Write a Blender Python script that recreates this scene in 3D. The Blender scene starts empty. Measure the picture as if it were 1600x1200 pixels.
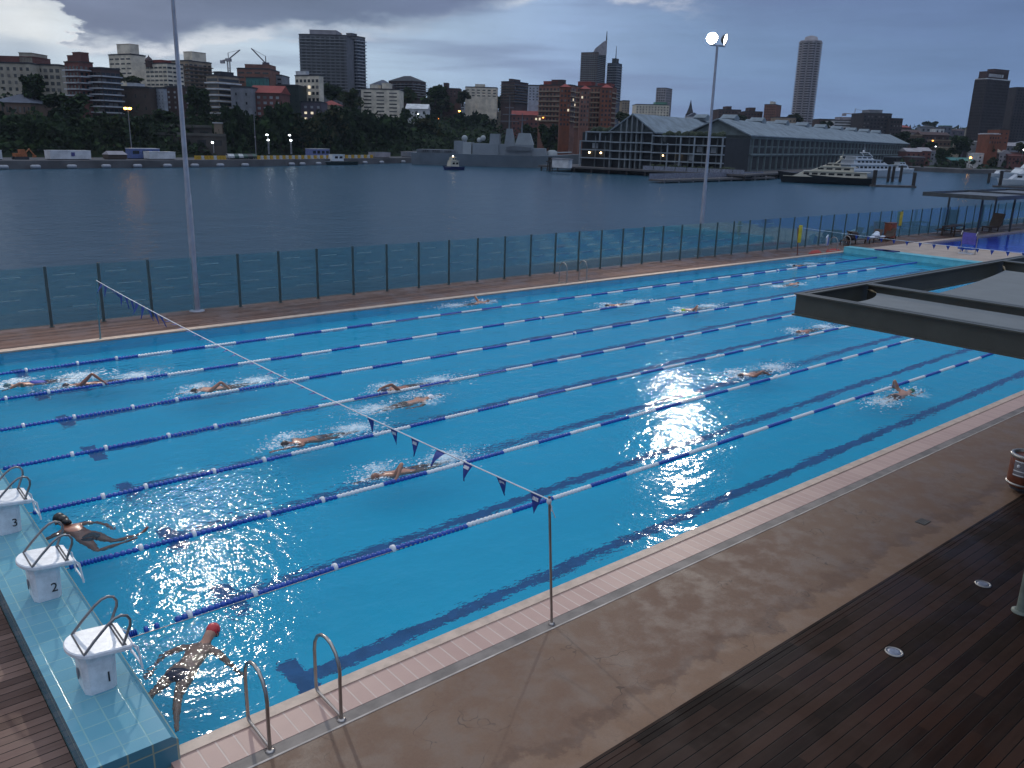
import bpy, math, random
from mathutils import Vector, Matrix
random.seed(7)
SC = bpy.context.scene
COL = SC.collection
rad = math.radians
PI = math.pi

# ------------------------------------------------------------------ camera
CAMP = Vector((-2.2942, -8.1876, 6.5106))
YAW, PITCH, ROLL, FPX = 0.864985, -0.28225, 0.0277915, 1324.1
_f = Vector((math.cos(YAW)*math.cos(PITCH), math.sin(YAW)*math.cos(PITCH), math.sin(PITCH)))
_r = Vector((math.sin(YAW), -math.cos(YAW), 0))
_u = _r.cross(_f)
CR = math.cos(ROLL)*_r + math.sin(ROLL)*_u
CU = -math.sin(ROLL)*_r + math.cos(ROLL)*_u
cam = bpy.data.cameras.new('camera')
cam.sensor_width = 36
cam.lens = 36*FPX/1600
cam.clip_start = 0.1
cam.clip_end = 30000
camo = bpy.data.objects.new('camera', cam)
COL.objects.link(camo)
camo.matrix_world = Matrix(((CR.x, CU.x, -_f.x, CAMP.x), (CR.y, CU.y, -_f.y, CAMP.y), (CR.z, CU.z, -_f.z, CAMP.z), (0, 0, 0, 1)))
SC.camera = camo
FH = Vector((math.cos(YAW), math.sin(YAW), 0))
RH = _r.copy()

def ray(px, py):
    return CR*((px-800)/FPX) - CU*((py-600)/FPX) + _f
def at(px, py, D):                     # point seen at that place of the photo, D metres ahead
    d = ray(px, py)
    return CAMP + d*(D/d.dot(FH))
def flat(px, py, z=0.0):               # point on the level z
    d = ray(px, py)
    return CAMP + d*((z-CAMP.z)/d.z)
def ground(px, D):                     # plan position
    p = at(px, 220, D)
    return p.x, p.y

# ------------------------------------------------------------------ world
SC.view_settings.view_transform = 'Standard'
SC.view_settings.look = 'None'
SC.view_settings.exposure = 0.0
SC.view_settings.gamma = 1.0
W = bpy.data.worlds.new('World')
SC.world = W
W.use_nodes = True
wn, wl = W.node_tree.nodes, W.node_tree.links
wn.clear()
def nd(t, **k):
    n = wn.new(t)
    for a, b in k.items(): setattr(n, a, b)
    return n
def wm(op, a, b=None, c=None, clamp=False):
    n = nd('ShaderNodeMath', operation=op, use_clamp=clamp)
    for i, v in enumerate((a, b, c)):
        if v is None: continue
        if isinstance(v, (int, float)): n.inputs[i].default_value = v
        else: wl.new(v, n.inputs[i])
    return n.outputs[0]
def wdot(vec):
    n = nd('ShaderNodeVectorMath', operation='DOT_PRODUCT')
    wl.new(gen, n.inputs[0]); n.inputs[1].default_value = vec
    return n.outputs['Value']
def wmix(f, a, b):
    n = nd('ShaderNodeMix', data_type='RGBA')
    if isinstance(f, (int, float)): n.inputs['Factor'].default_value = f
    else: wl.new(f, n.inputs['Factor'])
    for i, v in ((6, a), (7, b)):
        if isinstance(v, tuple): n.inputs[i].default_value = (*v, 1)
        else: wl.new(v, n.inputs[i])
    return n.outputs[2]
def wramp(x, stops, interp='EASE'):
    n = nd('ShaderNodeValToRGB')
    n.color_ramp.interpolation = interp
    e = n.color_ramp.elements
    while len(e) < len(stops): e.new(0.5)
    for el, (p, c) in zip(e, stops):
        el.position = p
        el.color = (*c, 1) if isinstance(c, tuple) else (c, c, c, 1)
    wl.new(x, n.inputs[0])
    return n.outputs[0]
def wstep(x, lo, hi):
    n = nd('ShaderNodeMapRange', interpolation_type='SMOOTHSTEP')
    wl.new(x, n.inputs[0]); n.inputs[1].default_value = lo; n.inputs[2].default_value = hi
    return n.outputs[0]
tc = nd('ShaderNodeTexCoord')
gen = tc.outputs['Generated']
az = wm('ARCTAN2', wdot(tuple(RH)), wdot(tuple(FH)))      # bearing, radians, 0 towards the wharf
el = wdot((0, 0, 1))                                       # height above the horizon
comb = nd('ShaderNodeCombineXYZ'); wl.new(az, comb.inputs[0]); wl.new(el, comb.inputs[1])
def wnoise(sx, sy, detail=6, rough=0.55, off=0.0):
    mp = nd('ShaderNodeMapping'); wl.new(comb.outputs[0], mp.inputs[0])
    mp.inputs['Scale'].default_value = (sx, sy, 1); mp.inputs['Location'].default_value = (off, off*0.7, off)
    n = nd('ShaderNodeTexNoise'); wl.new(mp.outputs[0], n.inputs['Vector'])
    n.inputs['Scale'].default_value = 1; n.inputs['Detail'].default_value = detail; n.inputs['Roughness'].default_value = rough
    return n.outputs[0]
n1 = wm('SUBTRACT', wnoise(9, 26, 7, 0.6, 3.1), 0.5)
n2 = wm('SUBTRACT', wnoise(4, 40, 5, 0.5, 8.4), 0.5)
n3 = wm('SUBTRACT', wnoise(26, 70, 6, 0.6, 1.7), 0.5)
def azramp(stops):                       # stops: (photo x, value)
    x = wm('ADD', wm('DIVIDE', az, 1.6), 0.5, clamp=True)
    return wramp(x, [(min(1, max(0, (math.atan((p-800)/1379)/1.6+0.5))), v) for p, v in stops], 'LINEAR')
# air below the cloud deck
low = azramp([(-100, (0.50, 0.63, 0.76)), (100, (0.68, 0.80, 0.90)), (250, (0.64, 0.76, 0.86)), (600, (0.46, 0.60, 0.76)), (850, (0.33, 0.46, 0.68)), (1100, (0.20, 0.31, 0.51)), (1600, (0.155, 0.25, 0.45))])
deck = azramp([(0, (0.205, 0.240, 0.345)), (500, (0.155, 0.200, 0.300)), (900, (0.160, 0.200, 0.340)), (1200, (0.13, 0.185, 0.34)), (1600, (0.122, 0.19, 0.36))])
az0 = az; az = wm('ADD', az, wm('ADD', wm('MULTIPLY', n1, 0.16), wm('MULTIPLY', n3, 0.08)))
edge = azramp([(-150, 0.38), (0, 0.385), (60, 0.40), (105, 0.38), (130, 0.27), (280, 0.27), (330, 0.33), (450, 0.36), (600, 0.38), (700, 0.42), (860, 0.55), (1000, 0.50), (1300, 0.44), (1650, 0.40)])
az = az0
hgt = wm('ADD', wm('MULTIPLY', el, 3.4), wm('ADD', wm('MULTIPLY', n1, 0.20), wm('MULTIPLY', n3, 0.11)))
soft = azramp([(0, 0.06), (900, 0.05), (1100, 0.16), (1600, 0.25)])
dm = wm('DIVIDE', wm('SUBTRACT', hgt, wm('SUBTRACT', edge, soft)), wm('MULTIPLY', soft, 2), clamp=True)
dm = wstep(dm, 0, 1)
lowc = wmix(wm('MULTIPLY', wstep(n2, -0.05, 0.22), 0.65), low, deck)
sky = wmix(dm, lowc, deck)
# bright breaks near the rim of the cloud deck
brk = wm('MULTIPLY', wstep(dm, 0.02, 0.3), wm('SUBTRACT', 1, wstep(dm, 0.35, 0.95)))
brk = wm('MULTIPLY', brk, azramp([(0, 1.0), (450, 0.55), (640, 0.15), (800, 0.55), (1020, 0.55), (1100, 0.0), (1600, 0.0)]))
sky = wmix(wm('MULTIPLY', brk, wstep(n1, -0.12, 0.1), clamp=True), sky, (0.80, 0.82, 0.86))
gap = wm('MULTIPLY', azramp([(-300, 0.0), (-90, 0.2), (-20, 0.9), (30, 1), (70, 1), (150, 0.35), (330, 0.25), (420, 0)]), wm('MULTIPLY', wstep(wm('ADD', el, wm('MULTIPLY', n1, 0.03)), 0.055, 0.085), wm('SUBTRACT', 1, dm)))
sky = wmix(wm('MULTIPLY', gap, 0.9), sky, (0.82, 0.85, 0.86))
wed = wm('MULTIPLY', azramp([(-200, 0.8), (40, 0.9), (110, 0.3), (180, 0)]), wm('MULTIPLY', wstep(el, 0.03, 0.05), wm('SUBTRACT', 1, wstep(wm('ADD', el, wm('MULTIPLY', n1, 0.02)), 0.072, 0.084))))
sky = wmix(wm('MULTIPLY', wed, 0.75), sky, (0.42, 0.50, 0.60))
# mottling
mot = wm('ADD', 1.0, wm('ADD', wm('MULTIPLY', n2, 0.55), wm('MULTIPLY', n1, 0.35)))
vs = nd('ShaderNodeVectorMath', operation='SCALE'); wl.new(sky, vs.inputs[0]); wl.new(mot, vs.inputs['Scale'])
# the open cloud overhead is much brighter than the rim
up = wmix(wstep(el, 0.36, 0.85), vs.outputs[0], (0.80, 0.92, 1.12))
up = wmix(wstep(el, -0.02, -0.2), up, (0.03, 0.04, 0.05))
nish = nd('ShaderNodeTexSky', sky_type='NISHITA', sun_disc=False)
nish.sun_elevation = rad(3); nish.sun_rotation = rad(20)
k10 = nd('ShaderNodeVectorMath', operation='SCALE'); wl.new(up, k10.inputs[0]); k10.inputs['Scale'].default_value = 10.0
fin = wmix(0.003, k10.outputs[0], nish.outputs[0])
bg = nd('ShaderNodeBackground'); wl.new(fin, bg.inputs[0]); bg.inputs[1].default_value = 0.1
wo = nd('ShaderNodeOutputWorld'); wl.new(bg.outputs[0], wo.inputs[0])

# ------------------------------------------------------------------ sun: weak, wide, from the bright gap on the left
sl = bpy.data.lights.new('sun', 'SUN')
sl.energy = 0.12; sl.angle = rad(30); sl.color = (1.0, 0.93, 0.84)
so = bpy.data.objects.new('sun', sl); COL.objects.link(so)
sd = FH*0.17 - RH*0.98; sd.z = 0.5     # from the bright side, left of the view
so.rotation_euler = (-sd).to_track_quat('-Z', 'Y').to_euler()
nish.sun_rotation = math.atan2(sd.x, sd.y)

SC.cycles.use_denoising = True
SC.cycles.max_bounces = 10
SC.cycles.transmission_bounces = 8
SC.cycles.transparent_max_bounces = 16
SC.cycles.sample_clamp_indirect = 3.0
SC.cycles.sample_clamp_direct = 0.0
SC.cycles.blur_glossy = 0.0

# ------------------------------------------------------------------ materials
MATS = {}
class NT:
    def __init__(s, m):
        s.n, s.l = m.node_tree.nodes, m.node_tree.links
    def new(s, t, **k):
        n = s.n.new(t)
        for a, b in k.items():
            if a in n.inputs:
                n.inputs[a].default_value = b
            else: setattr(n, a, b)
        return n
    def link(s, a, b): s.l.new(a, b)
def noise_fac(nt, scale, detail=4, rough=0.55, vec=None, stretch=None):
    t = nt.new('ShaderNodeTexNoise'); t.inputs['Scale'].default_value = scale
    t.inputs['Detail'].default_value = detail; t.inputs['Roughness'].default_value = rough
    if vec is None: vec = nt.new('ShaderNodeTexCoord').outputs['Object']
    if stretch:
        mp = nt.new('ShaderNodeMapping'); mp.inputs['Scale'].default_value = stretch
        nt.link(vec, mp.inputs[0]); vec = mp.outputs[0]
    nt.link(vec, t.inputs['Vector'])
    return t.outputs[0]
def mixc(nt, f, a, b):
    n = nt.new('ShaderNodeMix'); n.data_type = 'RGBA'
    if isinstance(f, (int, float)): n.inputs[0].default_value = f
    else: nt.link(f, n.inputs[0])
    for i, v in ((6, a), (7, b)):
        if isinstance(v, tuple): n.inputs[i].default_value = (*v, 1)
        else: nt.link(v, n.inputs[i])
    return n.outputs[2]
def ramp(nt, x, lo, hi, a=0.0, b=1.0):
    n = nt.new('ShaderNodeMapRange'); n.interpolation_type = 'SMOOTHSTEP'
    nt.link(x, n.inputs[0])
    for i, v in enumerate((lo, hi, a, b)): n.inputs[i+1].default_value = v
    return n.outputs[0]
def math_(nt, op, a, b=None, clamp=False):
    n = nt.new('ShaderNodeMath'); n.operation = op; n.use_clamp = clamp
    for i, v in enumerate((a, b)):
        if v is None: continue
        if isinstance(v, (int, float)): n.inputs[i].default_value = v
        else: nt.link(v, n.inputs[i])
    return n.outputs[0]
def base_mat(name):
    m = bpy.data.materials.new(name); m.use_nodes = True
    nt = NT(m)
    p = next(n for n in nt.n if n.type == 'BSDF_PRINCIPLED')
    MATS[name] = m
    return m, nt, p
def mat(name, col, rough=0.6, metal=0.0, vary=0.25, scale=3.0, spec=0.5, bump=0.0, stretch=None):
    if name in MATS: return MATS[name]
    m, nt, p = base_mat(name)
    f = noise_fac(nt, scale, 5, 0.6, stretch=stretch)
    lo = tuple(c*(1-vary) for c in col); hi = tuple(min(1, c*(1+vary)) for c in col)
    nt.link(mixc(nt, ramp(nt, f, 0.3, 0.7), lo, hi), p.inputs['Base Color'])
    p.inputs['Roughness'].default_value = rough
    p.inputs['Metallic'].default_value = metal
    p.inputs['Specular IOR Level'].default_value = spec
    if bump:
        b = nt.new('ShaderNodeBump'); b.inputs['Strength'].default_value = bump; b.inputs['Distance'].default_value = 0.02
        nt.link(noise_fac(nt, scale*6, 4), b.inputs['Height']); nt.link(b.outputs[0], p.inputs['Normal'])
    return m
def emit(name, col, s, sample=False):
    if name in MATS: return MATS[name]
    m, nt, p = base_mat(name)
    p.inputs['Base Color'].default_value = (*[min(0.8, c) for c in col], 1)
    p.inputs['Emission Color'].default_value = (*col, 1)
    p.inputs['Emission Strength'].default_value = s
    if not sample:
        try: m.cycles.emission_sampling = 'NONE'
        except Exception: pass
    return m

# ------------------------------------------------------------------ mesh builder
class MB:
    def __init__(s): s.v, s.f, s.m, s.s = [], [], [], []
    def add(s, vs, fs, mi=0, smooth=False):
        o = len(s.v); s.v += [tuple(v) for v in vs]
        for f in fs:
            s.f.append([i+o for i in f]); s.m.append(mi); s.s.append(smooth)
        return s
    def box(s, x0, y0, z0, x1, y1, z1, mi=0):
        return s.add([(x0,y0,z0),(x1,y0,z0),(x1,y1,z0),(x0,y1,z0),(x0,y0,z1),(x1,y0,z1),(x1,y1,z1),(x0,y1,z1)],
                     [(0,3,2,1),(4,5,6,7),(0,1,5,4),(1,2,6,5),(2,3,7,6),(3,0,4,7)], mi)
    def prism(s, poly, z0, z1, mi=0, smooth=False):         # poly in XY, counter-clockwise
        n = len(poly)
        vs = [(x, y, z0) for x, y in poly]+[(x, y, z1) for x, y in poly]
        s.add(vs, [list(range(n))[::-1], list(range(n, 2*n))], mi)
        return s.add(vs, [(i, (i+1) % n, n+(i+1) % n, n+i) for i in range(n)], mi, smooth)
    def xz(s, poly, y0, y1, mi=0):                          # profile in XZ pulled along Y
        n = len(poly)
        vs = [(x, y0, z) for x, z in poly]+[(x, y1, z) for x, z in poly]
        s.add(vs, [list(range(n)), list(range(n, 2*n))[::-1]], mi)
        return s.add(vs, [(i, n+i, n+(i+1) % n, (i+1) % n) for i in range(n)], mi)
    def tube(s, pts, r, n=8, mi=0, caps=True, closed=False):
        pts = [Vector(p) for p in pts]; rs = r if isinstance(r, (list, tuple)) else [r]*len(pts)
        rings, prev = [], None
        N = len(pts)
        for i, p in enumerate(pts):
            a = pts[(i-1) % N] if (closed or i > 0) else pts[0]
            b = pts[(i+1) % N] if (closed or i < N-1) else pts[-1]
            t = (b-a).normalized()
            if prev is None:
                h = Vector((0, 0, 1)) if abs(t.z) < 0.9 else Vector((1, 0, 0))
                x = t.cross(h).normalized()
            else:
                x = (prev - t*prev.dot(t)).normalized()
            prev = x; y = t.cross(x)
            rings.append([p+(x*math.cos(2*PI*k/n)+y*math.sin(2*PI*k/n))*rs[i] for k in range(n)])
        vs = [q for rg in rings for q in rg]; fs = []
        M = N if closed else N-1
        for i in range(M):
            j = (i+1) % N
            for k in range(n):
                fs.append((i*n+k, i*n+(k+1) % n, j*n+(k+1) % n, j*n+k))
        s.add(vs, fs, mi, True)
        if caps and not closed:
            s.add(rings[0], [list(range(n))[::-1]], mi); s.add(rings[-1], [list(range(n))], mi)
        return s
    def lathe(s, prof, n=16, c=(0, 0, 0), mi=0, axis='z', smooth=True):   # prof: (radius, height)
        vs, fs = [], []
        for r, h in prof:
            for k in range(n):
                a = 2*PI*k/n
                q = (r*math.cos(a), r*math.sin(a), h)
                if axis == 'x': q = (q[2], q[0], q[1])
                if axis == 'y': q = (q[0], q[2], q[1])
                vs.append((q[0]+c[0], q[1]+c[1], q[2]+c[2]))
        for i in range(len(prof)-1):
            for k in range(n): fs.append((i*n+k, i*n+(k+1) % n, (i+1)*n+(k+1) % n, (i+1)*n+k))
        s.add(vs, fs, mi, smooth)
        m = len(prof)-1
        s.add(vs[:n], [list(range(n))[::-1]], mi); s.add(vs[m*n:], [list(range(n))], mi)
        return s
    def ball(s, c, r, mi=0, seg=12, rings=8):
        rx, ry, rz = r if isinstance(r, (tuple, list)) else (r, r, r)
        vs, fs = [(c[0], c[1], c[2]-rz)], []
        for i in range(1, rings):
            t = PI*i/rings
            for k in range(seg):
                a = 2*PI*k/seg
                vs.append((c[0]+rx*math.sin(t)*math.cos(a), c[1]+ry*math.sin(t)*math.sin(a), c[2]-rz*math.cos(t)))
        vs.append((c[0], c[1], c[2]+rz)); L = len(vs)-1
        for k in range(seg): fs.append((0, 1+(k+1) % seg, 1+k))
        for i in range(rings-2):
            for k in range(seg):
                a = 1+i*seg
                fs.append((a+k, a+(k+1) % seg, a+seg+(k+1) % seg, a+seg+k))
        a = 1+(rings-2)*seg
        for k in range(seg): fs.append((a+k, a+(k+1) % seg, L))
        return s.add(vs, fs, mi, True)
    def mesh(s, name, mats):
        me = bpy.data.meshes.new(name)
        me.from_pydata(s.v, [], s.f)
        for m in (mats if isinstance(mats, (list, tuple)) else [mats]): me.materials.append(m)
        me.polygons.foreach_set('material_index', s.m); me.polygons.foreach_set('use_smooth', s.s)
        me.update()
        return me

def tag(o, label=None, cat=None, group=None, kind=None):
    if label: o['label'] = label
    if cat: o['category'] = cat
    if group: o['group'] = group
    if kind: o['kind'] = kind
    return o
def put(name, me, parent=None, loc=(0, 0, 0), rz=0.0, rot=None, scale=None):
    o = bpy.data.objects.new(name, me)
    COL.objects.link(o)
    o.location = loc
    o.rotation_euler = rot if rot else (0, 0, rz)
    if scale: o.scale = scale
    if parent: o.parent = parent
    return o
def obj(name, mb, mats, parent=None, **k):
    return put(name, mb.mesh(name, mats), parent, **k)
def root(name, label, cat, loc=(0, 0, 0), rz=0.0, group=None):
    o = put(name, None, None, loc, rz)
    return tag(o, label, cat, group)
def dup(o, parent=None):
    c = o.copy(); COL.objects.link(c)
    if parent is not None: c.parent = parent
    for ch in o.children: dup(ch, c)
    return c
def struct(name, mb, mats, **k):
    return tag(obj(name, mb, mats, **k), kind='structure')
def text_mb(s, size, align='CENTER', depth=0.002):
    cu = bpy.data.curves.new('lettering', 'FONT')
    cu.body = s; cu.size = size; cu.align_x = align; cu.align_y = 'CENTER'; cu.extrude = depth
    o = bpy.data.objects.new('lettering', cu); COL.objects.link(o)
    bpy.context.view_layer.update()
    me = bpy.data.meshes.new_from_object(o.evaluated_get(bpy.context.evaluated_depsgraph_get()))
    bpy.data.objects.remove(o)
    return me

# ------------------------------------------------------------------ surface materials of the pool area
def m_concrete():
    m, nt, p = base_mat('stained_concrete')
    v = nt.new('ShaderNodeTexCoord').outputs['Object']
    a = noise_fac(nt, 0.55, 6, 0.6, v); b = noise_fac(nt, 2.3, 6, 0.65, v); c = noise_fac(nt, 40, 3, 0.6, v)
    col = mixc(nt, ramp(nt, a, 0.38, 0.62), (0.240, 0.145, 0.098), (0.275, 0.182, 0.130))
    col = mixc(nt, math_(nt, 'MULTIPLY', ramp(nt, b, 0.38, 0.72), 0.45), col, (0.225, 0.180, 0.155))
    sx = nt.new('ShaderNodeSeparateXYZ'); nt.link(v, sx.inputs[0])
    # dry sandy margin along the timber deck with a ragged tide line
    yy = math_(nt, 'ADD', sx.outputs[1], math_(nt, 'MULTIPLY', math_(nt, 'SUBTRACT', noise_fac(nt, 1.6, 6, 0.65, v), 0.5), 1.3))
    col = mixc(nt, math_(nt, 'MULTIPLY', ramp(nt, yy, -2.46, -2.62), 0.55), col, (0.36, 0.235, 0.155))
    tide = math_(nt, 'MULTIPLY', ramp(nt, yy, -2.66, -2.54), ramp(nt, yy, -2.28, -2.46))
    col = mixc(nt, math_(nt, 'MULTIPLY', tide, 0.45), col, (0.13, 0.065, 0.04))
    col = mixc(nt, math_(nt, 'MULTIPLY', ramp(nt, c, 0.35, 0.7), 0.18), col, (0.12, 0.09, 0.07))
    # hairline cracks
    vo = nt.new('ShaderNodeTexVoronoi'); vo.feature = 'DISTANCE_TO_EDGE'; vo.inputs['Scale'].default_value = 0.9
    wv = nt.new('ShaderNodeVectorMath'); wv.operation = 'ADD'
    wn2 = nt.new('ShaderNodeTexNoise'); wn2.inputs['Scale'].default_value = 2.5; nt.link(v, wn2.inputs['Vector'])
    nt.link(v, wv.inputs[0]); nt.link(wn2.outputs['Color'], wv.inputs[1]); nt.link(wv.outputs[0], vo.inputs['Vector'])
    cr = math_(nt, 'MULTIPLY', ramp(nt, vo.outputs['Distance'], 0.010, 0.003), ramp(nt, a, 0.5, 0.6))
    col = mixc(nt, math_(nt, 'MULTIPLY', cr, 0.6), col, (0.06, 0.04, 0.03))
    dk = nt.new('ShaderNodeVectorMath'); dk.operation = 'SCALE'; dk.operation = 'MULTIPLY'; dk.inputs[1].default_value = (0.62, 0.545, 0.475); nt.link(col, dk.inputs[0])
    nt.link(dk.outputs[0], p.inputs['Base Color'])
    nt.link(ramp(nt, b, 0.4, 0.65, 0.72, 0.5), p.inputs['Roughness'])
    bp = nt.new('ShaderNodeBump'); bp.inputs['Strength'].default_value = 0.25; bp.inputs['Distance'].default_value = 0.01
    nt.link(c, bp.inputs['Height']); nt.link(bp.outputs[0], p.inputs['Normal'])
    return m
def m_planks(name, a, b, board, along='x', gap=(0.006, 0.004, 0.003), wet=0.4, rough=0.5, spec=0.22):
    m, nt, p = base_mat(name)
    v = nt.new('ShaderNodeTexCoord').outputs['Object']
    sx = nt.new('ShaderNodeSeparateXYZ'); nt.link(v, sx.inputs[0])
    y = sx.outputs[1] if along == 'x' else sx.outputs[0]
    x = sx.outputs[0] if along == 'x' else sx.outputs[1]
    u = math_(nt, 'DIVIDE', y, board)
    idx = math_(nt, 'FLOOR', u); fr = math_(nt, 'SUBTRACT', u, idx)
    cb = nt.new('ShaderNodeCombineXYZ'); nt.link(idx, cb.inputs[0])
    seg = math_(nt, 'FLOOR', math_(nt, 'ADD', math_(nt, 'DIVIDE', x, 3.1), math_(nt, 'MULTIPLY', idx, 0.377)))
    nt.link(seg, cb.inputs[1])
    wnz = nt.new('ShaderNodeTexWhiteNoise'); nt.link(cb.outputs[0], wnz.inputs['Vector'])
    g = noise_fac(nt, 1.0, 6, 0.65, v, stretch=(1.2, 14, 1) if along == 'x' else (14, 1.2, 1))
    big = noise_fac(nt, 0.8, 4, 0.6, v)
    f = math_(nt, 'ADD', math_(nt, 'MULTIPLY', wnz.outputs['Value'], 0.45), math_(nt, 'ADD', math_(nt, 'MULTIPLY', g, 0.35), math_(nt, 'MULTIPLY', big, 0.35)), clamp=True)
    col = mixc(nt, ramp(nt, f, 0.25, 0.85), a, b)
    ed = math_(nt, 'MINIMUM', fr, math_(nt, 'SUBTRACT', 1.0, fr))
    gm = ramp(nt, ed, 0.055, 0.03)
    col = mixc(nt, gm, col, gap)
    nt.link(col, p.inputs['Base Color'])
    nt.link(ramp(nt, big, 0.35, 0.65, rough+0.2, rough-wet*0.5), p.inputs['Roughness']); p.inputs['Specular IOR Level'].default_value = spec
    bp = nt.new('ShaderNodeBump'); bp.inputs['Strength'].default_value = 0.8; bp.inputs['Distance'].default_value = 0.012
    h = math_(nt, 'SUBTRACT', math_(nt, 'MULTIPLY', g, 0.15), gm)
    nt.link(h, bp.inputs['Height']); nt.link(bp.outputs[0], p.inputs['Normal'])
    return m
def m_tiles(name, a, b, grout, sx_, sy_, w=0.03, rough=0.25, axes=(0, 1), jitter=0.5):
    m, nt, p = base_mat(name)
    v = nt.new('ShaderNodeTexCoord').outputs['Object']
    sp = nt.new('ShaderNodeSeparateXYZ'); nt.link(v, sp.inputs[0])
    ix, ms = [], []
    for k, sz in zip(axes, (sx_, sy_)):
        u = math_(nt, 'DIVIDE', math_(nt, 'ADD', sp.outputs[k], 0.013), sz); i = math_(nt, 'FLOOR', u); fr = math_(nt, 'SUBTRACT', u, i)
        ed = math_(nt, 'MULTIPLY', math_(nt, 'MINIMUM', fr, math_(nt, 'SUBTRACT', 1.0, fr)), sz)
        ix.append(i); ms.append(ramp(nt, ed, w*0.35, w*0.15))
    cb = nt.new('ShaderNodeCombineXYZ'); nt.link(ix[0], cb.inputs[0]); nt.link(ix[1], cb.inputs[1])
    wnz = nt.new('ShaderNodeTexWhiteNoise'); nt.link(cb.outputs[0], wnz.inputs['Vector'])
    dirt = noise_fac(nt, 3, 5, 0.6, v)
    col = mixc(nt, math_(nt, 'ADD', math_(nt, 'MULTIPLY', wnz.outputs['Value'], jitter), math_(nt, 'MULTIPLY', dirt, 0.5), clamp=True), a, b)
    gm = math_(nt, 'MAXIMUM', ms[0], ms[1])
    nt.link(mixc(nt, gm, col, grout), p.inputs['Base Color'])
    p.inputs['Roughness'].default_value = rough
    bp = nt.new('ShaderNodeBump'); bp.inputs['Strength'].default_value = 0.4; bp.inputs['Distance'].default_value = 0.004
    nt.link(math_(nt, 'SUBTRACT', 1.0, gm), bp.inputs['Height']); nt.link(bp.outputs[0], p.inputs['Normal'])
    return m
def m_pool_water(name, tint, wave=1.0):
    m, nt, p = base_mat(name)
    nt.n.remove(p)
    out = next(n for n in nt.n if n.type == 'OUTPUT_MATERIAL')
    v = nt.new('ShaderNodeTexCoord').outputs['Object']
    a = noise_fac(nt, 1.1, 3, 0.5, v, (1.0, 1.25, 1)); b = noise_fac(nt, 4.2, 3, 0.55, v); c = noise_fac(nt, 11, 2, 0.5, v, (1, 1.3, 1))
    at_ = nt.new('ShaderNodeAttribute'); at_.attribute_name = 'stir'
    stir = math_(nt, 'ADD', 0.55, math_(nt, 'MULTIPLY', at_.outputs['Fac'], 2.8))
    h = math_(nt, 'ADD', math_(nt, 'MULTIPLY', a, 0.050*wave), math_(nt, 'MULTIPLY', math_(nt, 'ADD', math_(nt, 'MULTIPLY', b, 0.021*wave), math_(nt, 'MULTIPLY', c, 0.0055*wave)), stir))
    bp = nt.new('ShaderNodeBump'); bp.inputs['Strength'].default_value = 1.0; bp.inputs['Distance'].default_value = 1.0
    nt.link(h, bp.inputs['Height'])
    fr = nt.new('ShaderNodeFresnel'); fr.inputs['IOR'].default_value = 1.33; nt.link(bp.outputs[0], fr.inputs['Normal'])
    rf = nt.new('ShaderNodeBsdfRefraction'); rf.inputs['IOR'].default_value = 1.33; rf.inputs['Roughness'].default_value = 0.0
    rf.inputs['Color'].default_value = (*tint, 1); nt.link(bp.outputs[0], rf.inputs['Normal'])
    gl = nt.new('ShaderNodeBsdfGlossy'); gl.inputs['Roughness'].default_value = 0.08; nt.link(bp.outputs[0], gl.inputs['Normal'])
    mx = nt.new('ShaderNodeMixShader'); nt.link(fr.outputs[0], mx.inputs[0]); nt.link(rf.outputs[0], mx.inputs[1]); nt.link(gl.outputs[0], mx.inputs[2])
    nt.link(mx.outputs[0], out.inputs['Surface'])
    return m
def m_harbour():
    m, nt, p = base_mat('harbour_water')
    v = nt.new('ShaderNodeTexCoord').outputs['Object']
    p.inputs['Base Color'].default_value = (0.018, 0.068, 0.108, 1)
    p.inputs['Specular IOR Level'].default_value = 0.42; p.inputs['Roughness'].default_value = 0.26; p.inputs['IOR'].default_value = 1.33
    a = noise_fac(nt, 0.9, 4, 0.55, v, (1.0, 1.0, 1)); b = noise_fac(nt, 0.16, 3, 0.5, v)
    c = noise_fac(nt, 0.012, 4, 0.6, v, (0.5, 1.6, 1))
    amp = ramp(nt, c, 0.35, 0.65, 0.75, 1.15)
    h = math_(nt, 'MULTIPLY', math_(nt, 'ADD', math_(nt, 'MULTIPLY', a, 0.17), math_(nt, 'MULTIPLY', b, 0.30)), amp)
    bp = nt.new('ShaderNodeBump'); bp.inputs['Strength'].default_value = 1.0; bp.inputs['Distance'].default_value = 1.0
    nt.link(h, bp.inputs['Height']); nt.link(bp.outputs[0], p.inputs['Normal'])
    return m
def m_glass(name, tint, mixf=0.12):
    m, nt, p = base_mat(name)
    nt.n.remove(p)
    out = next(n for n in nt.n if n.type == 'OUTPUT_MATERIAL')
    tr = nt.new('ShaderNodeBsdfTransparent'); tr.inputs[0].default_value = (*tint, 1)
    gl = nt.new('ShaderNodeBsdfGlossy'); gl.inputs['Roughness'].default_value = 0.06; gl.inputs[0].default_value = (0.9, 0.95, 0.95, 1)
    df = nt.new('ShaderNodeBsdfDiffuse'); df.inputs[0].default_value = (0.16, 0.30, 0.30, 1)
    m0 = nt.new('ShaderNodeMixShader'); m0.inputs[0].default_value = mixf
    nt.link(tr.outputs[0], m0.inputs[1]); nt.link(df.outputs[0], m0.inputs[2])
    fr = nt.new('ShaderNodeFresnel'); fr.inputs['IOR'].default_value = 1.45
    mx = nt.new('ShaderNodeMixShader'); nt.link(math_(nt, 'MULTIPLY', fr.outputs[0], 0.55), mx.inputs[0]); nt.link(m0.outputs[0], mx.inputs[1]); nt.link(gl.outputs[0], mx.inputs[2])
    nt.link(mx.outputs[0], out.inputs['Surface'])
    return m

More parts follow.
